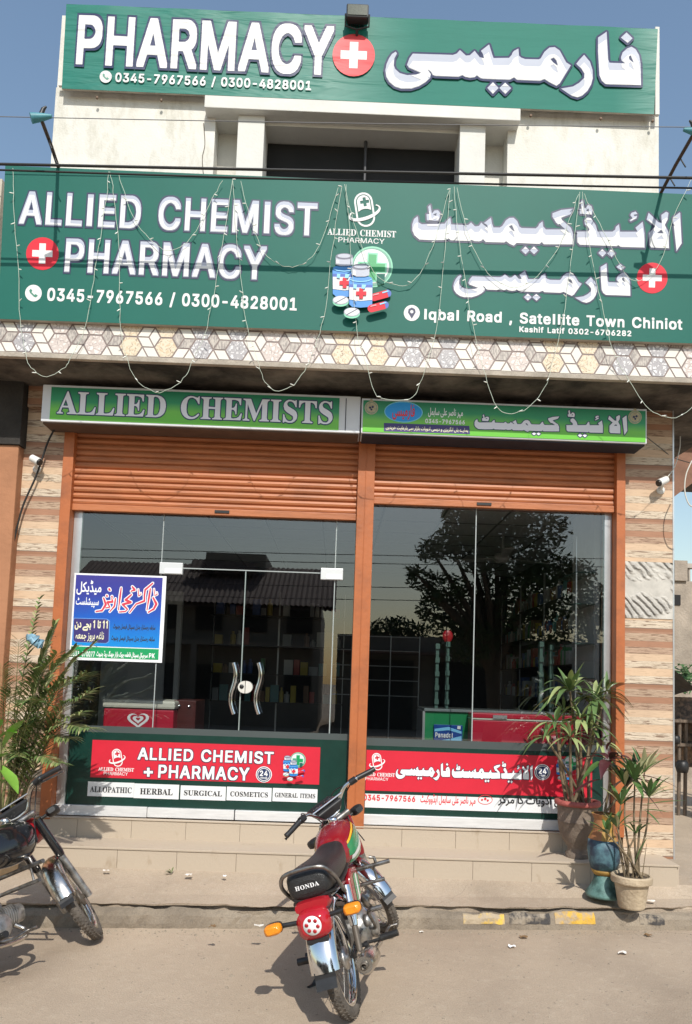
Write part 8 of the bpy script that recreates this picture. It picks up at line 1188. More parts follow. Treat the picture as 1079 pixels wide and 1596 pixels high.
# ================================================================ across the street (seen mirrored in the glass)
m_bdark = mat('weathered_house_plaster', (.20, .18, .155), .9, var=.3, vscale=.8)
m_tile = mat('dark_roof_tile', (.16, .10, .08), .8, var=.4, vscale=3)
def mir(u, v, d): p = at(u, v, d); return p.x, 12-d, p.z
HO = thing('street_house', 'dark two storey house with ribbed tile roof across the street, mirrored in the shop glass', 'house', (-4, -14, 0))
x0, y, z0 = mir(120, 1000, 26); x1 = mir(500, 1000, 26)[0]; ze = mir(300, 935, 26)[2]; zr = mir(300, 885, 26)[2]
bx(x0, x1, -22, -14, 0, ze).build('wall', m_bdark, HO)
def ribroof(x0, x1, ya, za, yb, zb, k):
    mb = MB(); n = int((x1-x0)/.18); vs = []
    for i in range(n*2+1):
        x = x0+(x1-x0)*i/(2*n); h = .05*(i % 2)
        vs += [(x, ya, za+h), (x, yb, zb+h)]
    mb.add(vs, [(2*i, 2*i+2, 2*i+3, 2*i+1) for i in range(2*n)]); mb.add([(a, b, c-.15) for a, b, c in vs], [(2*i, 2*i+1, 2*i+3, 2*i+2) for i in range(2*n)]); return mb
ribroof(x0-.6, x1+.5, -13.2, ze-.15, -16.5, zr+.5, 0).build('tile_roof', m_tile, HO, fixn=False)
xa, _, zt4 = mir(308, 846, 26); xb2 = mir(408, 848, 26)[0]
bx(xa, xb2, -20, -15.8, ze, zt4).build('roof_room', m_bdark, HO); ribroof(xa-.5, xb2-.3, -15.2, zt4-.75, -15.85, zt4-.3, 1).build('room_roof', m_tile, HO, fixn=False)
for i in range(5):
    xx = x0+.9+i*1.6
    for zz_ in (.9, 3.3): bx(xx, xx+.9, -13.98, -13.9, zz_, zz_+1.2).build('window', m_dark, HO)
bx(x0, x1, -13.99, -13.0, 2.75, 2.9).build('balcony', m_bdark, HO)
for x in (x0+.1, (x0+x1)/2, x1-.1): bx(x-.1, x+.1, -13.2, -13.0, 0, 2.75).build('post', m_bdark, HO)
# wires over the street and a boundary wall
SW = thing('shop_row', 'row of dark closed shops across the street, mirrored in the shop glass', 'building', (2, -15, 0))
bx(x1+.6, 24, -19, -15, 0, 3.4).build('wall', m_bdark, SW)
for i in range(7): bx(x1+1.2+3.0*i, x1+3.4+3.0*i, -15.0+.005, -14.9, 0, 2.5).build('shutter', m_dark, SW)
bx(x1+.7, 23.8, -14.995, -13.9, 2.7, 2.8).build('awning', m_tile, SW)
S2 = thing('street_shop', 'low flat roofed shop far across the street at the mirrored left', 'building', (-14, -13, 0))
bx(-24, x0-.7, -20, -13, 0, 4.2).build('wall', m_bdark, S2); bx(-24.2, x0-.5, -13.0, -12.2, 2.7, 2.85).build('awning', m_tile, S2); bx(-15, -11, -12.98, -12.9, 0, 2.5).build('door', m_dark, S2)
for k, v in enumerate((855, 868, 905, 925)):
    a, b = mir(100, v-6, 20), mir(960, v+10, 20); d = (Vector(b)-Vector(a)); cable('street_wire', ('highest', 'second highest', 'second lowest', 'lowest')[k]+' of the street wires mirrored in the glass', 'wire', sm([Vector(a)-d, (Vector(a)+Vector(b))/2-Vector((0, 0, .1)), Vector(b)+d], 8), .011, m_cable)
m_tleaf = mat('street_tree_leaf', (.045, .085, .025), .55, var=.5, vscale=1.5); m_bark = mat('tree_bark', (.12, .09, .06), .95, var=.4, vscale=6, stretch=(4, 4, 1), bump=.6)
def tree(label, blobs, base, d, n, s, seed):
    t = thing('street_tree', label, 'tree', (base[0], base[1], 0)); mb = MB(); tk = MB()
    b = Vector((base[0], base[1], 0)); cz = sum(q[2] for q in blobs)/len(blobs); f = b+Vector((0, 0, cz*.45))
    tk.tube([b, b.lerp(f, .5)+Vector((.1, 0, 0)), f], [.28, .22, .18], 8)
    for i, (x, y, z, r) in enumerate(blobs):
        leafcloud(mb, (x, y, z), (r, r, r*.8), int(n*r*r), s, seed*50+i, .25)
        c = Vector((x, y, z)); tk.tube([f, f.lerp(c, .5)+Vector((.1, .1, .15)), c], [.15, .09, .03], 6)
    mb.build('crown', m_tleaf, t, fixn=False); tk.build('trunk', m_bark, t)
def mb_(u, v, d, r): x, y, z = mir(u, v, d); return (x, y+random.Random(u*7+v).uniform(-1, 1), z, r)
d = 20
tree('large leafy tree across the street, mirrored in the right window', [mb_(u, v, d, r) for u, v, r in ((740, 800, .9), (800, 790, 1.0), (840, 830, .8), (700, 850, .6), (670, 860, .45), (655, 905, .42), (690, 920, .6), (740, 860, .9), (790, 880, 1.), (850, 890, .8), (640, 895, .22), (672, 950, .4), (740, 940, .9), (800, 960, .9), (860, 950, .7), (700, 975, .5), (770, 1010, .7), (720, 800, .5), (895, 900, .4), (668, 935, .3), (770, 830, 1.), (820, 920, .9), (730, 1000, .8), (840, 1000, .8))], mir(770, 1000, d), d, 900, .21, 1)
tree('small round tree farther along the street, mirrored behind the orange post', [mb_(u, v, 30, r) for u, v, r in ((600, 985, .7), (625, 980, .7), (575, 990, .6), (650, 990, .6), (610, 1010, .8))], mir(610, 1000, 30), 30, 500, .3, 2)
tree('dense tree beyond the large one at the mirrored right', [mb_(u, v, 28, r) for u, v, r in ((890, 900, .8), (930, 930, .9), (960, 960, .9), (915, 970, 1.), (990, 980, 1.))], mir(930, 1000, 28), 28, 420, .32, 3)

# a settlement crack in the white upper wall
MB().tube(sm([at(318, 192, 5.978), at(320, 225, 5.978), at(316, 248, 5.978), at(319, 285, 5.978)], 5), .0035, 5).build('crack', m_grime, B)

# ================================================================ motorcycles
def rotax(P, A, ax, a): return A+Matrix.Rotation(a, 3, ax) @ (P-A)
HEAD = Vector((.93, 0, .80)); RAKE = Vector((-math.sin(math.radians(26)), 0, math.cos(math.radians(26))))
def sring(x, hw, zb, zt, n=16, e=.75):
    o = []
    for k in range(n):
        a = 2*math.pi*k/n; c, s = math.cos(a), math.sin(a)
        o.append(Vector((x, hw*math.copysign(abs(c)**e, c), (zb+zt)/2+(zt-zb)/2*math.copysign(abs(s)**e, s))))
    return o
def interp(tab, x):
    for a, b in zip(tab, tab[1:]):
        if a[0] <= x <= b[0]: t = (x-a[0])/(b[0]-a[0]); t2 = t; return [a[i]+(b[i]-a[i])*t2 for i in range(len(a))]
    return tab[-1] if x > tab[-1][0] else tab[0]
def smooth_loft(tab, n, e=.75, k=16):
    x0, x1 = tab[0][0], tab[-1][0]; P = sm([Vector((t[0], t[1], t[2])) for t in tab], 4); Q = sm([Vector((t[0], t[1], t[3])) for t in tab], 4)
    return [sring(p.x, max(.004, p.y), p.z, q.z, k, e) for p, q in zip(P, Q)]
def fender(cx, cz, R, a0, a1, hw, drop, n=26, th=.005):
    rings = []
    for i in range(n+1):
        a = math.radians(a0+(a1-a0)*i/n); d = Vector((math.cos(a), 0, math.sin(a))); c = Vector((cx, 0, cz)); r = []
        prof = [(-1, -drop), (-.92, -.012), (-.6, .006), (0, .014), (.6, .006), (.92, -.012), (1, -drop)]
        for y, h in prof: r.append(c+d*(R+h)+Vector((0, y*hw, 0)))
        for y, h in reversed(prof): r.append(c+d*(R+h-th)+Vector((0, y*hw*.95, 0)))
        rings.append(r)
    return MB().loft(rings, 0, True)
def make_bike(label, paint, chrome, hasdecal, steer, loc, yaw, lean, scale, worn):
    t = thing('motorcycle', label, 'motorcycle', loc)
    t.rotation_euler = (Matrix.Rotation(math.pi/2-yaw, 3, 'Z') @ Matrix.Rotation(-lean, 3, 'X')).to_euler(); t.scale = (scale,)*3
    S = lambda P: rotax(P, HEAD, RAKE, steer)
    def p(name, mb, m, par=None, st=False, **k): return mb.build(name, m, par or t, local=True, xf=S if st else None, **k)
    def wheel(cx, st, front):
        tor = [(.249+.034*math.cos(a)*(1.0 if math.cos(a) > 0 else .9), .033*math.sin(a)) for a in [2*math.pi*i/12 for i in range(13)]]
        c = (cx, 0, .28)
        w_ = p('wheel', MB().lathe([(.226, -.024), (.214, -.020), (.208, -.008), (.208, .008), (.214, .020), (.226, .024), (.220, .026), (.204, .010), (.204, -.010), (.220, -.026), (.226, -.024)], c, 'y', 40, caps=False), chrome, None, st)
        mb = MB().lathe(tor, c, 'y', 48, caps=False)
        for i in range(60):     # tread blocks
            a = 2*math.pi*i/60; d = Vector((math.cos(a), 0, math.sin(a))); tn = Vector((-d.z, 0, d.x)); o = Vector(c)
            for y in (-.019, .0, .019):
                r = .2815-abs(y)*.32; q = o+d*r+Vector((0, y, 0))+tn*(.006 if y == 0 else 0); r_ = []
                for u_, v_ in ((-.0055, -.007), (.0055, -.007), (.0055, .007), (-.0055, .007)): r_.append(q+tn*u_+Vector((0, v_, 0)))
                mb.add(r_+[x+d*.0045 for x in r_], [(4, 5, 6, 7), (0, 1, 5, 4), (1, 2, 6, 5), (2, 3, 7, 6), (3, 0, 4, 7)])
        p('tyre', mb, m_rubber, w_, st)
        mb = MB()
        for i in range(28):
            a = 2*math.pi*i/28; b = a+(.5 if i % 4 < 2 else -.5); y = .028*(1 if i % 2 else -1)
            mb.tube([Vector((cx+.052*math.cos(b), y, .28+.052*math.sin(b))), Vector((cx+.208*math.cos(a), y*.15, .28+.208*math.sin(a)))], .0016, 4)
        p('spokes', mb, m_dirt_black if worn else m_steel, w_, st)
        p('hub', MB().lathe([(0, -.055), (.018, -.055), (.02, -.045), (.056, -.042), (.06, -.03), (.035, -.02), (.035, .02), (.06, .03), (.06, .045), (.018, .05), (0, .055)], c, 'y', 20), m_dirt_black if worn else m_engine, w_, st)
    wheel(0, False, False); wheel(1.2, True, True)
    # frame, swing arm, shocks
    fr = MB().tube(sm([(.95, 0, .80), (.86, 0, .70), (.62, 0, .63), (.40, 0, .60), (.20, 0, .62), (-.12, 0, .64)], 4), [.03]*20+[.02], 8)
    for s in (1, -1): fr.tube(sm([(.42, s*.05, .60), (.30, s*.085, .60), (.10, s*.095, .62), (-.18, s*.09, .64)], 4), .013, 6).tube([(.44, s*.05, .60), (.36, s*.06, .42), (.37, s*.06, .25)], .016, 6)
    p('frame', fr, m_blk_paint)
    p('swing_arm', MB().tube([(.40, .075, .31), (0, .082, .28)], .018, 6).tube([(.40, -.075, .31), (0, -.082, .28)], .018, 6), m_blk_paint)
    for s in (1, -1):
        sh = p('shock_absorber', MB().tube([(.02, s*.115, .29), (.075, s*.115, .45)], .017, 10), m_dirt_black)
        p('shock_cover', MB().tube([(.06, s*.115, .41), (.075, s*.115, .455), (.125, s*.112, .605)], [.021, .027, .025], 12), chrome, sh)
    p('chain_case', MB().loft([[v+Vector((0, .082, 0)) for v in sring(x, .02, .28-h, .29+h, 10)] for x, h in ((-.07, .02), (-.04, .055), (.05, .06), (.3, .055), (.42, .04))], 0), m_blk_paint)
    # engine
    en = p('engine', MB().lathe([(0, -.115), (.07, -.115), (.098, -.10), (.105, -.06), (.105, .06), (.098, .10), (.07, .115), (0, .115)], (.43, 0, .30), 'y', 24).loft([[v for v in sring(x, .07, .22, .38, 12)] for x in (.34, .50, .55)], 0), m_engine)
    p('clutch_cover', MB().lathe([(0, -.155), (.05, -.155), (.066, -.145), (.07, -.115), (.0, -.112)], (.47, 0, .285), 'y', 22).lathe([(0, -.142), (.03, -.142), (.036, -.112), (0, -.11)], (.37, 0, .34), 'y', 16), m_engine, en)
    mb = MB(); x = .55
    for i in range(8): mb.loft([sring(x, .062, .265, .39, 14), sring(x+.008, .062, .265, .39, 14)], 0, False).loft([sring(x+.008, .046, .28, .375, 14), sring(x+.016, .046, .28, .375, 14)], 0, False); x += .016
    mb.loft([sring(x, .055, .27, .385, 14), sring(x+.05, .05, .275, .38, 14), sring(x+.07, .03, .30, .36, 14)], 0); p('cylinder', mb, m_engine, en)
    p('carburettor', MB().tube([(.60, 0, .39), (.58, 0, .44), (.52, 0, .46)], [.02, .022, .03], 8).lathe([(0, -.05), (.025, -.05), (.025, .02), (0, .03)], (.58, 0, .44), 'z', 10), m_steel, en)
    p('air_filter', MB().tube([(.52, 0, .50), (.40, 0, .52)], .05, 10), m_black, en)
    ex = p('exhaust_pipe', MB().tube(sm([(.66, -.02, .27), (.69, -.06, .22), (.62, -.11, .185), (.45, -.145, .185), (.25, -.15, .215), (.12, -.155, .235)], 5), .0145, 9), m_chrome_worn)
    mf = p('muffler', MB().tube([(.16, -.155, .228), (.10, -.158, .238), (.05, -.160, .246), (-.19, -.172, .285), (-.215, -.173, .289)], [.016, .040, .050, .050, .040], 16), m_chrome_worn, None)
    p('muffler_tip', MB().lathe([(.013, -.02), (.019, -.02), (.02, .02), (.0, .02)], (-.222, -.173, .29), 'x', 12, caps=False).lathe([(0, 0), (.012, 0), (.012, .003), (0, .003)], (-.216, -.173, .29), 'x', 10), m_dirt_black, mf)
    p('footrest', MB().tube([(.36, -.27, .235), (.36, -.12, .225), (.36, .12, .225), (.36, .27, .235)], .009, 7).tube([(.36, -.275, .237), (.36, -.17, .231)], .019, 9).tube([(.36, .275, .237), (.36, .17, .231)], .019, 9), m_black)
    for s in (1, -1): p('passenger_footrest', MB().tube([(.06, s*.10, .30), (.06, s*.145, .30)], .009, 6).tube([(.06, s*.14, .30), (.06, s*(.235 if s > 0 else .16), .302)], .019, 9), m_black)
    p('kick_starter', MB().tube(sm([(.35, -.13, .30), (.33, -.165, .30), (.25, -.175, .37), (.19, -.18, .43), (.185, -.25, .435)], 3), .009, 7).tube([(.185, -.20, .434), (.185, -.262, .436)], .014, 8), m_steel)
    p('brake_pedal', MB().tube(sm([(.36, -.13, .22), (.48, -.17, .20), (.58, -.19, .215), (.60, -.24, .215)], 3), .008, 6), m_steel)
    p('side_stand', MB().tube([(.38, .10, .24), (.31, .265, .092)], .012, 7).tube([(.32, .255, .092), (.27, .285, .094)], .012, 6), m_black)
    lg = MB().tube([(.72, -.285, .555), (.72, .285, .555)], .013, 10).tube([(.72, -.225, .46), (.72, .225, .46)], .012, 10).tube([(.72, -.18, .555), (.72, -.18, .46)], .008, 6).tube([(.72, .18, .555), (.72, .18, .46)], .008, 6).tube([(.72, -.20, .557), (.71, -.20, .60), (.71, -.17, .61)], .010, 8)
    p('leg_guard', lg, m_steel)
    # tank, seat, side covers
    TK = [(.47, .03, .68, .74), (.50, .085, .645, .785), (.58, .115, .61, .825), (.68, .132, .60, .85), (.78, .132, .60, .862), (.87, .11, .62, .855), (.93, .075, .67, .825), (.955, .02, .72, .78)]
    tk = p('fuel_tank', MB().loft(smooth_loft(TK, 8), 0), paint)
    p('filler_cap', MB().lathe([(0, .03), (.024, .03), (.03, .02), (.032, -.01), (0, -.01)], (.79, 0, .862), 'z', 18), chrome, tk)
    def tpatch(s, x0, x1, a0, a1, sk, m, nm='stripe'):
        rings = []; n = 7
        for i in range(n+1):
            x = x0+(x1-x0)*i/n; q = interp(TK, x); r = []
            for j in range(6):
                a = math.radians(a0+(a1-a0)*j/5+sk*(i/n-.5)); c, s_ = math.cos(a), math.sin(a); e = .75
                r.append(Vector((x, s*(q[1]+.0035)*abs(c)**e, (q[2]+q[3])/2+((q[3]-q[2])/2+.0035)*math.copysign(abs(s_)**e, s_))))
            rings.append(r)
        mb = MB().loft(rings, 0, True, closed=False); p(nm, mb, m, tk, fixn=False)
    m_dg = mat('decal_green', (.02, .26, .10), .25, coat=.5); m_dw = mat('decal_white', (.75, .76, .74), .25, coat=.5); m_dy = mat('decal_yellow', (.85, .45, .03), .25, coat=.5)
    if hasdecal:
        for s in (1, -1):
            tpatch(s, .54, .80, 26, 34, 26, m_dy); tpatch(s, .53, .86, -6, 25, 26, m_dg); tpatch(s, .56, .80, -22, -7, 24, m_dw); tpatch(s, .55, .80, -40, -24, 20, m_dg)
    ST = [(-.205, .05, .685, .745), (-.19, .10, .655, .785), (-.12, .118, .645, .800), (.05, .120, .640, .790), (.25, .115, .645, .775), (.40, .100, .655, .775), (.50, .080, .67, .79), (.55, .045, .70, .785)]
    se = p('seat', MB().loft(smooth_loft(ST, 8, .6, 20), 0), m_seat)
    p('seat_trim', MB().loft([sring(x, hw+.003, z-.012, z+.006, 16, .5) for x, hw, z in ((-.19, .09, .662), (-.12, .118, .653), (.05, .12, .648), (.25, .115, .652), (.42, .098, .662))], 0), m_black, se)
    if hasdecal:
        cs = line('HONDA', 'b', 40); f0, f1, f2, f3 = bbox(cs); k = .125/(f2-f0); mb = MB()
        def back(x, z):
            zz = .690+(z-f1)*k*.95; yy = .0625-(x-f0)*k
            return (-.2085-.002+.9*yy*yy+.25*max(0, zz-.735)**1.2, yy, zz+.018)
        fill(cs, 0, mb, 0, back); p('lettering', mb, m_wht, se, fixn=False)
    p('grab_rail', MB().tube(sm([(.03, .125, .60), (-.07, .135, .655), (-.175, .137, .735), (-.222, .10, .795), (-.232, 0, .808), (-.222, -.10, .795), (-.175, -.137, .735), (-.07, -.135, .655), (.03, -.125, .60)], 5), .0105, 9), m_steel if not worn else m_chrome_worn)
    for s in (1, -1):
        pl = [(.20, .50), (.24, .615), (.34, .645), (.47, .625), (.50, .56), (.44, .47), (.30, .44)]
        sc_ = p('side_cover', MB().prism(pl, s*.088, s*.122), paint, bev=.01)
        if hasdecal:
            y = s*.1245
            for q, m in (([(.27, .47), (.33, .60), (.38, .61), (.31, .47)], m_dg), ([(.33, .47), (.39, .60), (.42, .60), (.36, .475)], m_dw), ([(.38, .485), (.43, .59), (.455, .58), (.405, .49)], m_dg)): p('stripe', MB().prism(q, y-.001, y+.001), m, sc_)
    # tail
    p('tail_cowl', MB().loft([sring(x, hw, zb, zt, 14, .55) for x, hw, zb, zt in ((.05, .06, .60, .645), (-.10, .085, .585, .65), (-.20, .092, .59, .655), (-.235, .085, .60, .65))], 0), m_red_plain if hasdecal else m_blk_paint)
    tl_ = p('tail_light', MB().loft([sring(x, hw, zb, zt, 18, .62) for x, hw, zb, zt in ((-.20, .070, .49, .62), (-.235, .085, .475, .622), (-.29, .080, .485, .615), (-.305, .055, .51, .595))], 0), m_lens_red)
    if hasdecal:
        sx = -.3085
        p('round_sticker', MB().lathe([(0, -.001), (.045, -.001), (.046, .004), (0, .004)], (sx, 0, .553), 'x', 24), m_wht, tl_)
        mb = MB()
        for k in range(6): a = math.pi*k/3+.3; mb.lathe([(0, -.0015), (.010, -.0015), (.010, 0), (0, 0)], (sx-.001, .028*math.cos(a), .553+.028*math.sin(a)), 'x', 8)
        p('sticker_print', mb, m_lens_red, tl_)
    p('plate_bracket', MB().box(-.285, -.25, -.055, .055, .462, .487), m_black, bev=.006)
    for s in (1, -1):
        ix = p('indicator', MB().loft([[v+Vector((0, s*.205, 0)) for v in sring(x, hw, .575-hz, .575+hz, 14, .55)] for x, hw, hz in ((-.262, .044, .026), (-.30, .040, .023), (-.306, .028, .014))], 0), m_amber)
        p('indicator_body', MB().loft([[v+Vector((0, s*.205, 0)) for v in sring(x, hw, .575-hz, .575+hz, 14, .6)] for x, hw, hz in ((-.215, .02, .012), (-.235, .042, .026), (-.261, .046, .028))], 0).tube([(-.235, s*.07, .565), (-.235, s*.18, .573)], .012, 8), m_black, ix)
    rf = p('rear_fender', fender(0, .28, .325, 60, 171, .076, .036), chrome)
    a = math.radians(171); e0 = Vector((.325*math.cos(a), 0, .28+.325*math.sin(a)))
    p('mud_flap', MB().loft([[e0+Vector((dx, y, dz)) for dx, y, dz in ((-.004-d*.03, -.052, -h), (-.004-d*.03, .052, -h), (.001-d*.03, .052, -h), (.001-d*.03, -.052, -h))] for d, h in ((0, -.01), (.2, .02), (.6, .04), (1, .065))], 0, False), m_black, rf)
    # front end
    for s in (1, -1):
        u = Vector((1.2, s*.082, .28)); v = u+RAKE*.60
        fk = p('fork', MB().tube([u-RAKE*.02, u+RAKE*.33], [.024, .021], 12), m_engine, None, True)
        p('fork_cover', MB().tube([u+RAKE*.31, u+RAKE*.34, v], [.024, .029, .029], 12), paint, fk, True)
    p('triple_clamp', MB().tube([HEAD+RAKE*.06+Vector((0, -.10, 0)), HEAD+RAKE*.06+Vector((0, .10, 0))], .022, 8).tube([HEAD-RAKE*.10, HEAD+RAKE*.07], .03, 10), m_steel, None, True)
    ff = p('front_fender', fender(1.2, .28, .318, 25, 178, .064, .042, 30), chrome, None, True)
    a = math.radians(178); e0 = Vector((1.2+.318*math.cos(a), 0, .28+.318*math.sin(a)))
    p('mud_flap', MB().loft([[e0+Vector((dx, y, dz)) for dx, y, dz in ((-.006-d, -.042, -h), (-.006-d, .042, -h), (.001-d, .042, -h), (.001-d, -.042, -h))] for d, h in ((-.005, -.02), (.0, .02), (.015, .05))], 0, False), m_black, ff, True)
    p('fender_stay', MB().tube([(1.2, .07, .29), (1.33, .058, .55)], .005, 5).tube([(1.2, -.07, .29), (1.33, -.058, .55)], .005, 5), m_steel, ff, True)
    hl = p('headlight', MB().lathe([(0, -.10), (.04, -.095), (.075, -.05), (.085, .02), (.088, .05), (.08, .055)], (1.03, 0, .80), 'x', 22), m_blk_paint if hasdecal else m_red_plain, None, True)
    p('headlight_lens', MB().lathe([(.0, .085), (.05, .075), (.079, .056), (.08, .05), (0, .05)], (1.03, 0, .80), 'x', 22), m_chrome, hl, True)
    sp = p('instrument_cluster', MB().loft([[Vector((x, y*w_, z)) for x, y, z in ((.90, -1, .895), (.90, 1, .895), (1.03, 1, .905), (1.03, -1, .905))] for w_ in (.06,)]+[[Vector((x, y*.105, z)) for x, y, z in ((.875, -1, .945), (.875, 1, .945), (1.04, 1, .985), (1.04, -1, .985))], [Vector((x, y*.09, z)) for x, y, z in ((.885, -1, .958), (.885, 1, .958), (1.03, 1, .998), (1.03, -1, .998))]], 0, False), m_black, None, True, bev=.008)
    mb = MB()
    for y in (-.048, .048): mb.lathe([(0, .003), (.030, .003), (.034, .006), (.036, 0), (0, -.002)], (.945, y, .981), 'z', 18)
    p('dial', mb, mat('dial_glass', (.03, .03, .035), .06, coat=.8), sp, True)
    hb = sm([(.80, .35, .985), (.82, .25, 1.0), (.865, .165, 1.0), (.905, .105, .955), (.915, .05, .895), (.915, -.05, .895), (.905, -.105, .955), (.865, -.165, 1.0), (.82, -.25, 1.0), (.80, -.35, .985)], 6)
    ha = p('handlebar', MB().tube(hb, .0115, 9).tube([(.888, .128, .978), (.888, -.128, .978)], .007, 7), chrome, None, True)
    for s in (1, -1):
        p('grip', MB().tube([(.797, s*.375, .982), (.80, s*.345, .986), (.822, s*.245, 1.0)], [.018, .0165, .018], 10), m_black, ha, True)
        p('switch_box', MB().tube([(.826, s*.238, 1.0), (.85, s*.195, 1.0)], .022, 8).tube([(.85, s*.205, 1.0), (.885, s*.205, .995)], .013, 7), m_black, ha, True)
        p('lever', MB().tube(sm([(.885, s*.205, .995), (.875, s*.26, .985), (.852, s*.34, .968), (.85, s*.372, .962)], 3), [.007]*9+[.010], 6), m_black if s > 0 else m_steel, ha, True)
        i2 = p('front_indicator', MB().loft([[v+Vector((0, s*.185, 0)) for v in sring(x, hw, .815-hz, .815+hz, 12, .6)] for x, hw, hz in ((.93, .024, .016), (.955, .042, .028), (1.0, .042, .028))], 0).tube([(.97, s*.06, .81), (.97, s*.16, .815)], .011, 7), m_black, None, True)
        p('lens', MB().loft([[v+Vector((0, s*.185, 0)) for v in sring(x, hw, .815-hz, .815+hz, 12, .6)] for x, hw, hz in ((1.001, .041, .027), (1.02, .036, .022), (1.028, .02, .012))], 0), m_amber, i2, True)
    for k, pts in enumerate(([(.87, -.20, .995), (1.0, -.13, 1.0), (1.06, -.06, .92), (1.02, -.04, .80)], [(.87, .20, .995), (1.0, .14, 1.01), (1.07, .05, .92), (1.0, .03, .78)], [(.84, -.21, 1.0), (.93, -.14, .93), (.90, -.07, .80), (.80, -.04, .66)])):
        p('control_cable', MB().tube(sm(pts, 5), .004, 5), m_black, None, True)
    return t
make_bike('red motorcycle with black seat and chrome fenders parked on its side stand facing the shop', m_red_paint, m_chrome, True, .69, (.153, 3.846, 0), .171, .329, .97, False)
make_bike('dusty black motorcycle cut off by the left edge of the photo', m_blk_paint, m_chrome_worn, False, .66, (-1.90, 3.66, 0), .40, .42, .955, True)

# ================================================================ plants and pots
def leafmat(name, c, v=.35): return mat(name, c, .42, var=v, vscale=5)
m_l1 = leafmat('dracaena_leaf', (.10, .17, .055)); m_l1b = leafmat('pale_dracaena_leaf', (.30, .36, .14)); m_l2 = leafmat('areca_leaflet', (.14, .215, .07)); m_l2b = leafmat('yellowing_leaflet', (.27, .31, .11))
m_l3 = leafmat('lady_palm_leaf', (.075, .15, .04)); m_l4 = leafmat('cordyline_leaf', (.075, .018, .022)); m_l5 = leafmat('bright_leaf', (.18, .36, .05)); m_l6 = leafmat('bleached_leaf', (.40, .38, .20))
m_stem = mat('plant_stem', (.20, .15, .09), .8, var=.4, vscale=30); m_gstem = mat('green_stem', (.16, .16, .06), .6, var=.3, vscale=20)
def strap(mb, p, d, L, W, droop, m=0, seg=7, fold=.25, wp=.35):
    p = Vector(p); d = Vector(d).normalized(); vs = []
    for i in range(seg+1):
        t = i/seg; c = p+d*L*t+Vector((0, 0, -droop*t*t)); tg = (d*L+Vector((0, 0, -2*droop*t))).normalized()
        sd = tg.cross(Vector((0, 0, 1))); sd = sd.normalized() if sd.length > .05 else Vector((1, 0, 0)); up = sd.cross(tg)
        w_ = W*.5*max(.03, (min(1, t/wp))**.6*(1-max(0, (t-wp)/(1-wp))**1.7)); vs += [c-sd*w_+up*w_*fold, c, c+sd*w_+up*w_*fold]
    mb.add(vs, [(3*i+a, 3*i+a+1, 3*i+a+4, 3*i+a+3) for i in range(seg) for a in (0, 1)], m, True)
def rosette(mb, c, n, L, W, rg, mats=(0,), droop=.6, tilt=(.05, 1.0)):
    for i in range(n):
        a = 2.4*i+rg.uniform(-.3, .3); el = tilt[0]+(tilt[1]-tilt[0])*rg.random(); l = L*rg.uniform(.7, 1.1)
        d = Vector((math.cos(a)*math.cos(el), math.sin(a)*math.cos(el), math.sin(el)))
        strap(mb, Vector(c)+d*.012, d, l, W*rg.uniform(.8, 1.15), l*droop*rg.uniform(.6, 1.2)*math.cos(el), rg.choice(mats))
def frond(mb, sb, p0, p1, bend, n, L, rg, mats, W=.021):
    p0, p1 = Vector(p0), Vector(p1); pm = p0.lerp(p1, .55)+Vector((0, 0, bend)); pts = sm([p0, pm, p1], 12); sb.tube(pts, [.006*(1-.75*i/(len(pts)-1)) for i in range(len(pts))], 5)
    for i in range(n):
        t = .22+.78*i/(n-1); k = t*(len(pts)-1); j = min(int(k), len(pts)-2); c = pts[j].lerp(pts[j+1], k-j); tg = (pts[j+1]-pts[j]).normalized(); sd = tg.cross(Vector((0, 0, 1)))
        sd = sd.normalized() if sd.length > .05 else Vector((1, 0, 0))
        for s in (1, -1):
            l = L*(1-.55*abs(t-.5)*1.6)*rg.uniform(.8, 1.1); d = tg*.75+sd*s*.8+Vector((0, 0, .18)); strap(mb, c, d, l, W, l*.38*rg.uniform(.4, 1.4), rg.choice(mats), 4, .3)
rg = random.Random(5)
def pot(name, label, c, prof, m, n=32, soil=True, flute=0):
    t = thing(name, label, 'pot', c); mb = MB(); rings = []
    for r, h in prof: rings.append([Vector((c[0]+r*(1+(flute*(k % 2))*(1 if .04 < h < prof[-1][1]*.72 else 0))*math.cos(2*math.pi*k/n), c[1]+r*(1+(flute*(k % 2))*(1 if .04 < h < prof[-1][1]*.72 else 0))*math.sin(2*math.pi*k/n), c[2]+h)) for k in range(n)])
    mb.loft(rings, 0, not flute); mb.build('body', m, t); return t
m_urn = mat('dusty_brown_clay', (.12, .09, .072), .85, col2=(.20, .155, .12), thr=(.45, .75), vscale=7, bump=.4, bscale=40); m_rim = mat('faded_red_paint', (.40, .10, .085), .7, var=.35, vscale=14, bump=.2)
m_clay = mat('sandy_clay', (.52, .42, .29), .85, col2=(.36, .28, .19), thr=(.35, .65), vscale=9, bump=.35, bscale=50); m_soil = mat('dry_soil', (.10, .075, .05), .95, var=.4, vscale=30, bump=.8)
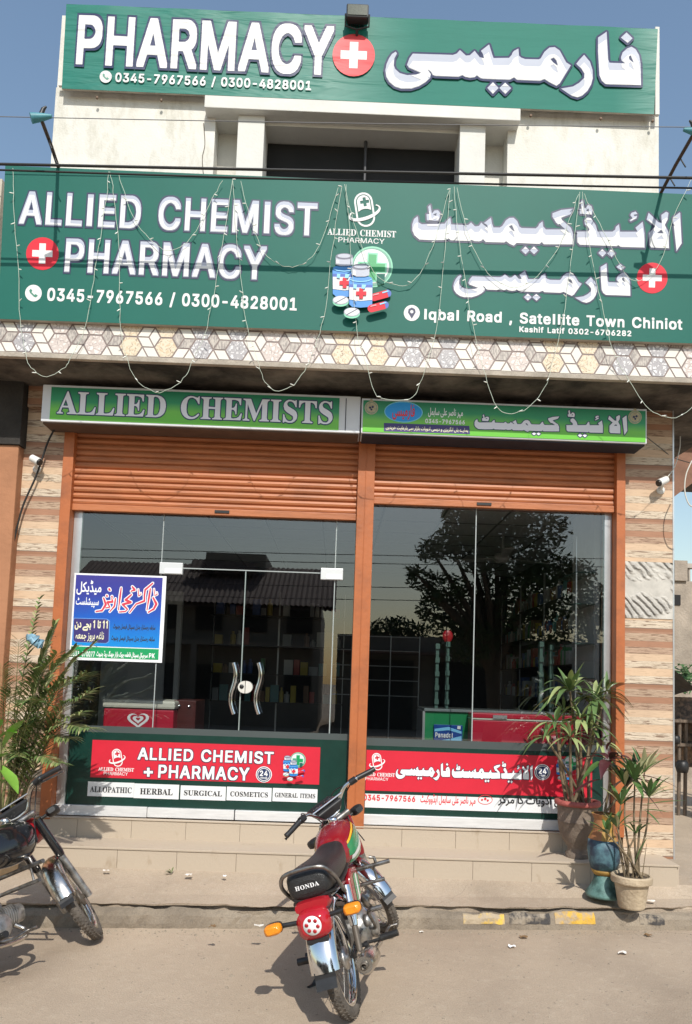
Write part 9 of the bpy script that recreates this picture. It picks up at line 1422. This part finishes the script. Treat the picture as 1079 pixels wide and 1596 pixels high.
# urn with tall dracaena
uc = Vector((1.90, 5.80, .373)); 
U = pot('urn', 'brown clay urn with faded red rim on the shop step', uc, [(.085, 0), (.088, .03), (.07, .055), (.075, .08), (.11, .13), (.138, .20), (.146, .27), (.150, .275), (.146, .282), (.15, .36), (.155, .395)], m_urn)
MB().lathe([(.150, .392), (.170, .396), (.175, .41), (.170, .43), (.150, .434), (.13, .43), (.128, .40)], uc, 'z', 32, caps=False).build('rim', m_rim, U); MB().lathe([(0, .402), (.13, .40), (.13, .39), (0, .39)], uc, 'z', 20).build('soil', m_soil, U)
D = thing('potted_plant', 'tall dracaena with strap leaf rosettes growing from the brown urn', 'plant', uc+Vector((0, 0, .41)))
lf, stm = MB(), MB(); base = uc+Vector((0, 0, .40))
for u, v, y, n, L, W in ((889, 1078, 5.75, 30, .33, .048), (928, 1090, 5.82, 22, .28, .044), (945, 1078, 5.9, 14, .25, .034), (866, 1128, 5.68, 18, .24, .036), (905, 1122, 5.7, 20, .24, .040), (922, 1138, 5.78, 16, .24, .032), (852, 1150, 5.62, 14, .20, .028), (890, 1150, 5.6, 16, .20, .03), (935, 1160, 5.7, 12, .22, .03), (880, 1110, 5.85, 12, .22, .03)):
    c = at(u, v, y); b = base+Vector((rg.uniform(-.08, .08), rg.uniform(-.06, .06), 0)); stm.tube(sm([b, b.lerp(c, .5)+Vector((rg.uniform(-.05, .05), rg.uniform(-.04, .04), .0)), c], 5), [.014-.0006*i for i in range(11)], 6)
    rosette(lf, c, n, L, W, rg, (0, 0, 0, 1, 1), .75, (-.1, 1.25))
lf.build('leaves', [m_l1, m_l1b], D, fixn=False); stm.build('stem', m_stem, D)
# dark red cordyline in the painted vase
vc = gr(942, 1396, .185)
V = thing('painted_vase', 'tall vase painted blue, yellow and green between the two plant pots', 'vase', vc)
pv = lambda mb, nm, m: mb.build(nm, m, V)
m_vb = mat('vase_blue', (.03, .055, .09), .6, col2=(.10, .21, .25), thr=(.4, .6), vscale=9); m_vy = mat('vase_yellow', (.36, .21, .045), .6, var=.35, vscale=10); m_vg = mat('vase_green', (.035, .085, .075), .6, col2=(.12, .24, .22), thr=(.4, .6), vscale=12); m_vo = mat('vase_orange', (.34, .15, .06), .6, var=.3, vscale=9)
pv(MB().lathe([(.0, 0), (.125, 0), (.13, .02), (.10, .06), (.075, .11), (.07, .15), (0, .15)], vc, 'z', 24), 'foot', m_vg)
pv(MB().lathe([(0, .151), (.072, .151), (.085, .17), (.09, .19), (0, .19)], vc, 'z', 24), 'waist_band', m_vy)
pv(MB().lathe([(0, .191), (.092, .191), (.108, .25), (.118, .33), (.112, .40), (0, .40)], vc, 'z', 24), 'body', m_vb)
mb = MB()
for k in range(24):
    a0, a1 = 2*math.pi*k/24, 2*math.pi*(k+1)/24
    for (r0, h0), (r1, h1) in zip(((.112, .402), (.08, .46), (.07, .54), (.09, .58)), ((.08, .46), (.07, .54), (.09, .58), (.075, .58))):
        mb.add([vc+Vector((r*math.cos(a), r*math.sin(a), h)) for r, h, a in ((r0, h0, a0), (r0, h0, a1), (r1, h1, a1), (r1, h1, a0))], [(0, 1, 2, 3)], (k//4) % 2, True)
mb.build('neck', [m_vy, m_vo], V)
CD = thing('potted_plant', 'dark red broad leaved cordyline leaning out of the painted vase', 'plant', vc+Vector((0, 0, .6)))
lf, stm = MB(), MB(); b = vc+Vector((0, 0, .58))
for u, v, y, n, L, W in ((950, 1185, 5.4, 9, .26, .075), (985, 1215, 5.35, 6, .24, .055)):
    c = at(u, v, y); stm.tube(sm([b, b.lerp(c, .5)+Vector((.02, 0, .02)), c], 5), .009, 6)
    rosette(lf, c, n, L, W, rg, (0, 0, 1), .8, (-.2, .9))
for u0, v0, u1, v1 in ((985, 1208, 1058, 1230), (980, 1215, 1020, 1262), (940, 1215, 895, 1240), (945, 1170, 965, 1140), (938, 1165, 925, 1135)):
    a, c = at(u0, v0, 5.3), at(u1, v1, 5.22); d = c-a; strap(lf, a, d+Vector((0, 0, .10)), d.length*1.05, .045, .11, 0)
lf.build('leaves', [m_l4, m_l3], CD, fixn=False); stm.build('stem', m_stem, CD)
# small fluted pot with lady palm
pc = gr(985, 1414, .162)
Pt = pot('flower_pot', 'small sandy fluted clay pot on the pavement', pc, [(.0, 0), (.085, 0), (.09, .01), (.112, .155), (.116, .17), (.135, .172), (.138, .18), (.138, .215), (.130, .222), (.118, .222), (.112, .205), (0, .20)], m_clay, 40, flute=.035)
MB().lathe([(0, .208), (.11, .206), (.11, .2015), (0, .2015)], pc, 'z', 20).build('soil', m_soil, Pt)
LP = thing('potted_plant', 'upright lady palm with thin dark stems in the small sandy pot', 'plant', pc+Vector((0, 0, .21)))
lf, stm = MB(), MB(); b = pc+Vector((0, 0, .205))
for u, v, y, n, L in ((990, 1218, 5.28, 17, .30), (975, 1225, 5.36, 16, .28), (1005, 1205, 5.32, 10, .27), (1012, 1243, 5.2, 9, .24), (962, 1290, 5.2, 10, .20), (968, 1255, 5.3, 10, .22), (948, 1300, 5.15, 9, .18), (992, 1300, 5.25, 5, .15)):
    c = at(u, v, y); b2 = b+Vector((rg.uniform(-.06, .06), rg.uniform(-.05, .05), 0)); stm.tube(sm([b2, b2.lerp(c, .55)+Vector((rg.uniform(-.03, .03), 0, 0)), c], 5), [.009-.0004*i for i in range(11)], 6)
    up = (c-b2).normalized()
    for i in range(n):
        a = 2.4*i; d = up*rg.uniform(.5, 1.2)+Vector((math.cos(a), math.sin(a)*.8, 0))*rg.uniform(.3, .9); l = L*rg.uniform(.7, 1.1); strap(lf, c, d, l, .034, l*.22, rg.choice((0, 0, 0, 1)), 6, .3, .5)
for u0, v0, u1, v1 in ((1000, 1255, 1072, 1243), (1002, 1262, 1045, 1262), (1005, 1262, 1030, 1282), (990, 1345, 1010, 1300)):
    a, c = at(u0, v0, 5.15), at(u1, v1, 5.08); strap(lf, a, c-a, (c-a).length, .034, .02, 0, 6, .3, .5)
for i in range(7): a = b+Vector((rg.uniform(-.08, .08), rg.uniform(-.06, .06), 0)); stm.tube([a, a+Vector((rg.uniform(-.03, .05), rg.uniform(-.03, .03), rg.uniform(.12, .3)))], [.004, .002], 5)
lf.build('leaves', [m_l3, m_l6], LP, fixn=False); stm.build('stem', m_stem, LP)
# areca palm on the left
ac = Vector((-2.36, 5.50, .20))
A_ = pot('flower_pot', 'clay pot of the areca palm hidden behind the left motorcycle', ac, [(0, 0), (.11, 0), (.15, .25), (.17, .26), (.17, .30), (.14, .30), (.13, .27), (0, .27)], m_clay)
AP = thing('areca_palm', 'tall areca palm with feathery fronds in front of the left stone pillar', 'palm', ac+Vector((0, 0, .27)))
lf, stm = MB(), MB(); b = ac+Vector((0, 0, .27))
for u, v, y, bend, n, L in ((140, 1078, 5.25, .16, 22, .20), (62, 935, 5.6, .10, 16, .13), (30, 1000, 5.4, .10, 20, .17), (118, 1010, 5.45, .2, 22, .19), (128, 1110, 5.2, .14, 20, .20), (85, 975, 5.5, .12, 22, .20), (20, 1075, 5.3, .16, 20, .20), (150, 1000, 5.6, .2, 18, .17), (60, 1040, 5.2, .12, 24, .20), (100, 1060, 5.35, .16, 24, .21), (45, 1130, 5.15, .14, 20, .18), (110, 1150, 5.2, .16, 20, .18), (5, 1040, 5.3, .12, 18, .18), (75, 1110, 5.1, .10, 20, .18), (30, 1180, 5.2, .16, 18, .16), (95, 1190, 5.15, .14, 18, .16), (135, 1050, 5.2, .22, 22, .22), (90, 1020, 5.15, .2, 24, .22), (140, 1135, 5.1, .2, 22, .2), (60, 1090, 5.0, .2, 22, .22)):
    c = at(u, v, y); b2 = b+Vector((rg.uniform(-.07, .07), rg.uniform(-.06, .06), 0)); frond(lf, stm, b2, c, bend+.10, int(n*1.5), L*1.12, rg, (0, 0, 0, 0, 1, 1, 2))
for i in range(4): a = b+Vector((rg.uniform(-.08, .08), rg.uniform(-.05, .05), 0)); stm.tube(sm([a, a+Vector((rg.uniform(-.06, .06), 0, .4)), a+Vector((rg.uniform(-.15, .15), rg.uniform(-.1, .1), .8))], 4), .011, 6)
lf.build('fronds', [m_l2, m_l2b, m_l6], AP, fixn=False); stm.build('stem', m_gstem, AP)
gc = gr(8, 1345, .18)
BP = thing('leafy_plant', 'bright green broad leaved plant at the far left edge behind the motorcycle', 'plant', gc)
lf = MB(); 
for u0, v0, u1, v1, w_ in ((5, 1165, 40, 1118, .10), (0, 1150, 28, 1140, .08), (-5, 1190, 22, 1228, .11), (-12, 1150, 5, 1115, .09), (-10, 1235, 14, 1210, .10), (-20, 1200, 15, 1170, .10)):
    a, c = at(u0, v0, 4.95), at(u1, v1, 4.9); strap(lf, a, c-a+Vector((0, 0, .04)), (c-a).length*1.1, w_, .05, 0, 7, .35, .55)
lf.build('leaves', m_l5, BP, fixn=False); MB().tube(sm([gc, at(0, 1250, 4.97), at(0, 1160, 4.95)], 5), .014, 7).build('stem', m_gstem, BP)
BG = thing('plastic_bag', 'crumpled pale blue plastic bag caught in the areca palm', 'bag', at(48, 1000, 5.35)); mb = MB(); q = at(48, 998, 5.33); rings = []
for i in range(7):
    t = i/6; rings.append([q+Vector(((.045*math.sin(math.pi*(.2+.7*t)))*math.cos(a)*(1+.45*math.sin(3*a+2*i))+.07*t, .03*math.sin(a)*(1+.4*math.cos(2*a+i)), .03-.07*t+.02*math.sin(5*a+2*i))) for a in [2*math.pi*k/12 for k in range(12)]])
mb.loft(rings, 0, True).build('bag', mat('pale_blue_film', (.22, .38, .48), .3, var=.4, vscale=20), BG)

# ================================================================ litter on the pavement and road
m_paper = mat('scrap_paper', (.72, .68, .62), .8, var=.2, vscale=30); m_dry = mat('dry_leaf', (.22, .13, .06), .8, var=.4, vscale=30); m_weed = mat('weed_leaf', (.12, .15, .05), .7)
def pz(x, y): return 0. if y < KY(x)+.0 else (.150+(.224-.150)*min(1, max(0, (y-KY(x)-.24)/(5.66-KY(x)-.24))))
def scrap(label, u, v, s, m, name='paper_scrap', cat='paper scrap', ln=1.):
    s *= .85; z = .18 if v < 1415 else 0.; p = gr(u, v, z); p = gr(u, v, pz(p.x, p.y)); mb = MB(); vs = []; r = random.Random(u*3+v)
    for j in range(4):
        for i in range(4): vs.append(p+Vector(((i-1.5)*s*ln*.4+r.uniform(-.2, .2)*s, (j-1.5)*s*.4+r.uniform(-.2, .2)*s, .006+r.random()*s*.55)))
    mb.add(vs, [(4*j+i, 4*j+i+1, 4*j+i+5, 4*j+i+4) for j in range(3) for i in range(3)]); o = mb.build(name, m, fixn=False); tag(o, label, cat)
scrap('crumpled pinkish paper scrap below the entrance steps', 295, 1366, .045, m_paper)
scrap('small torn white paper scrap right of the crumpled one below the steps', 350, 1368, .03, m_wht)
scrap('flat white paper scrap on the pavement near the left motorcycle wheel', 166, 1359, .03, m_paper, ln=1.6)
scrap('white paper scrap lying flat against the kerb left of the red motorcycle', 404, 1446, .03, m_paper, ln=1.6)
scrap('white paper scrap on the road before the dark kerb stone', 798, 1478, .038, m_wht)
scrap('rounded white scrap on the road at lower right', 971, 1488, .036, m_paper, ln=1.4)
scrap('white scrap beside the small sandy pot on the pavement', 1016, 1407, .03, m_paper, ln=1.5)
scrap('tiny pale scrap at the kerb foot right of the red motorcycle', 657, 1454, .026, m_paper)
scrap('dry brown leaf on the road below the first yellow kerb patch', 817, 1463, .03, m_dry, 'dry_leaf', 'leaf', 1.5)
scrap('dry brown leaf on the road below the right end of the kerb', 1011, 1460, .03, m_dry, 'dry_leaf', 'leaf', 1.5)
scrap('dry leaf against the kerb foot left of the red motorcycle', 332, 1447, .034, m_dry, 'dry_leaf', 'leaf', 1.3)
wp = gr(268, 1361, .22); WD = thing('weed', 'small weed growing from the joint at the foot of the lower step', 'weed', wp); mb = MB()
for i in range(9): a = rg.uniform(0, 6.28); strap(mb, wp, (math.cos(a), math.sin(a)*.6-.2, rg.uniform(.2, 1.4)), rg.uniform(.04, .09), .012, .03, 0, 4)
mb.build('leaves', m_weed, WD, fixn=False)
# small stones strewn over the road
st = MB(); r = random.Random(3)
for i in range(760):
    x, y = r.uniform(-2.6, 3.2), r.uniform(3.2, 5.0); y = min(y, KY(x)-.03) if i < 420 else KY(x)-.03-abs(r.gauss(0, .06)); s = r.uniform(.003, .009)*(1 if r.random() < .93 else 1.8)
    k = [Vector((x+s*math.cos(a)*r.uniform(.7, 1.2), y+s*math.sin(a)*r.uniform(.7, 1.2), .0)) for a in (0, 1.25, 2.5, 3.8, 5.0)]; st.add(k+[Vector((x, y, s*.8))], [(i_, (i_+1) % 5, 5) for i_ in range(5)], 0)
tag(st.build('gravel', mat('road_grit', (.30, .25, .19), .9, var=.5, vscale=60)), kind='stuff')
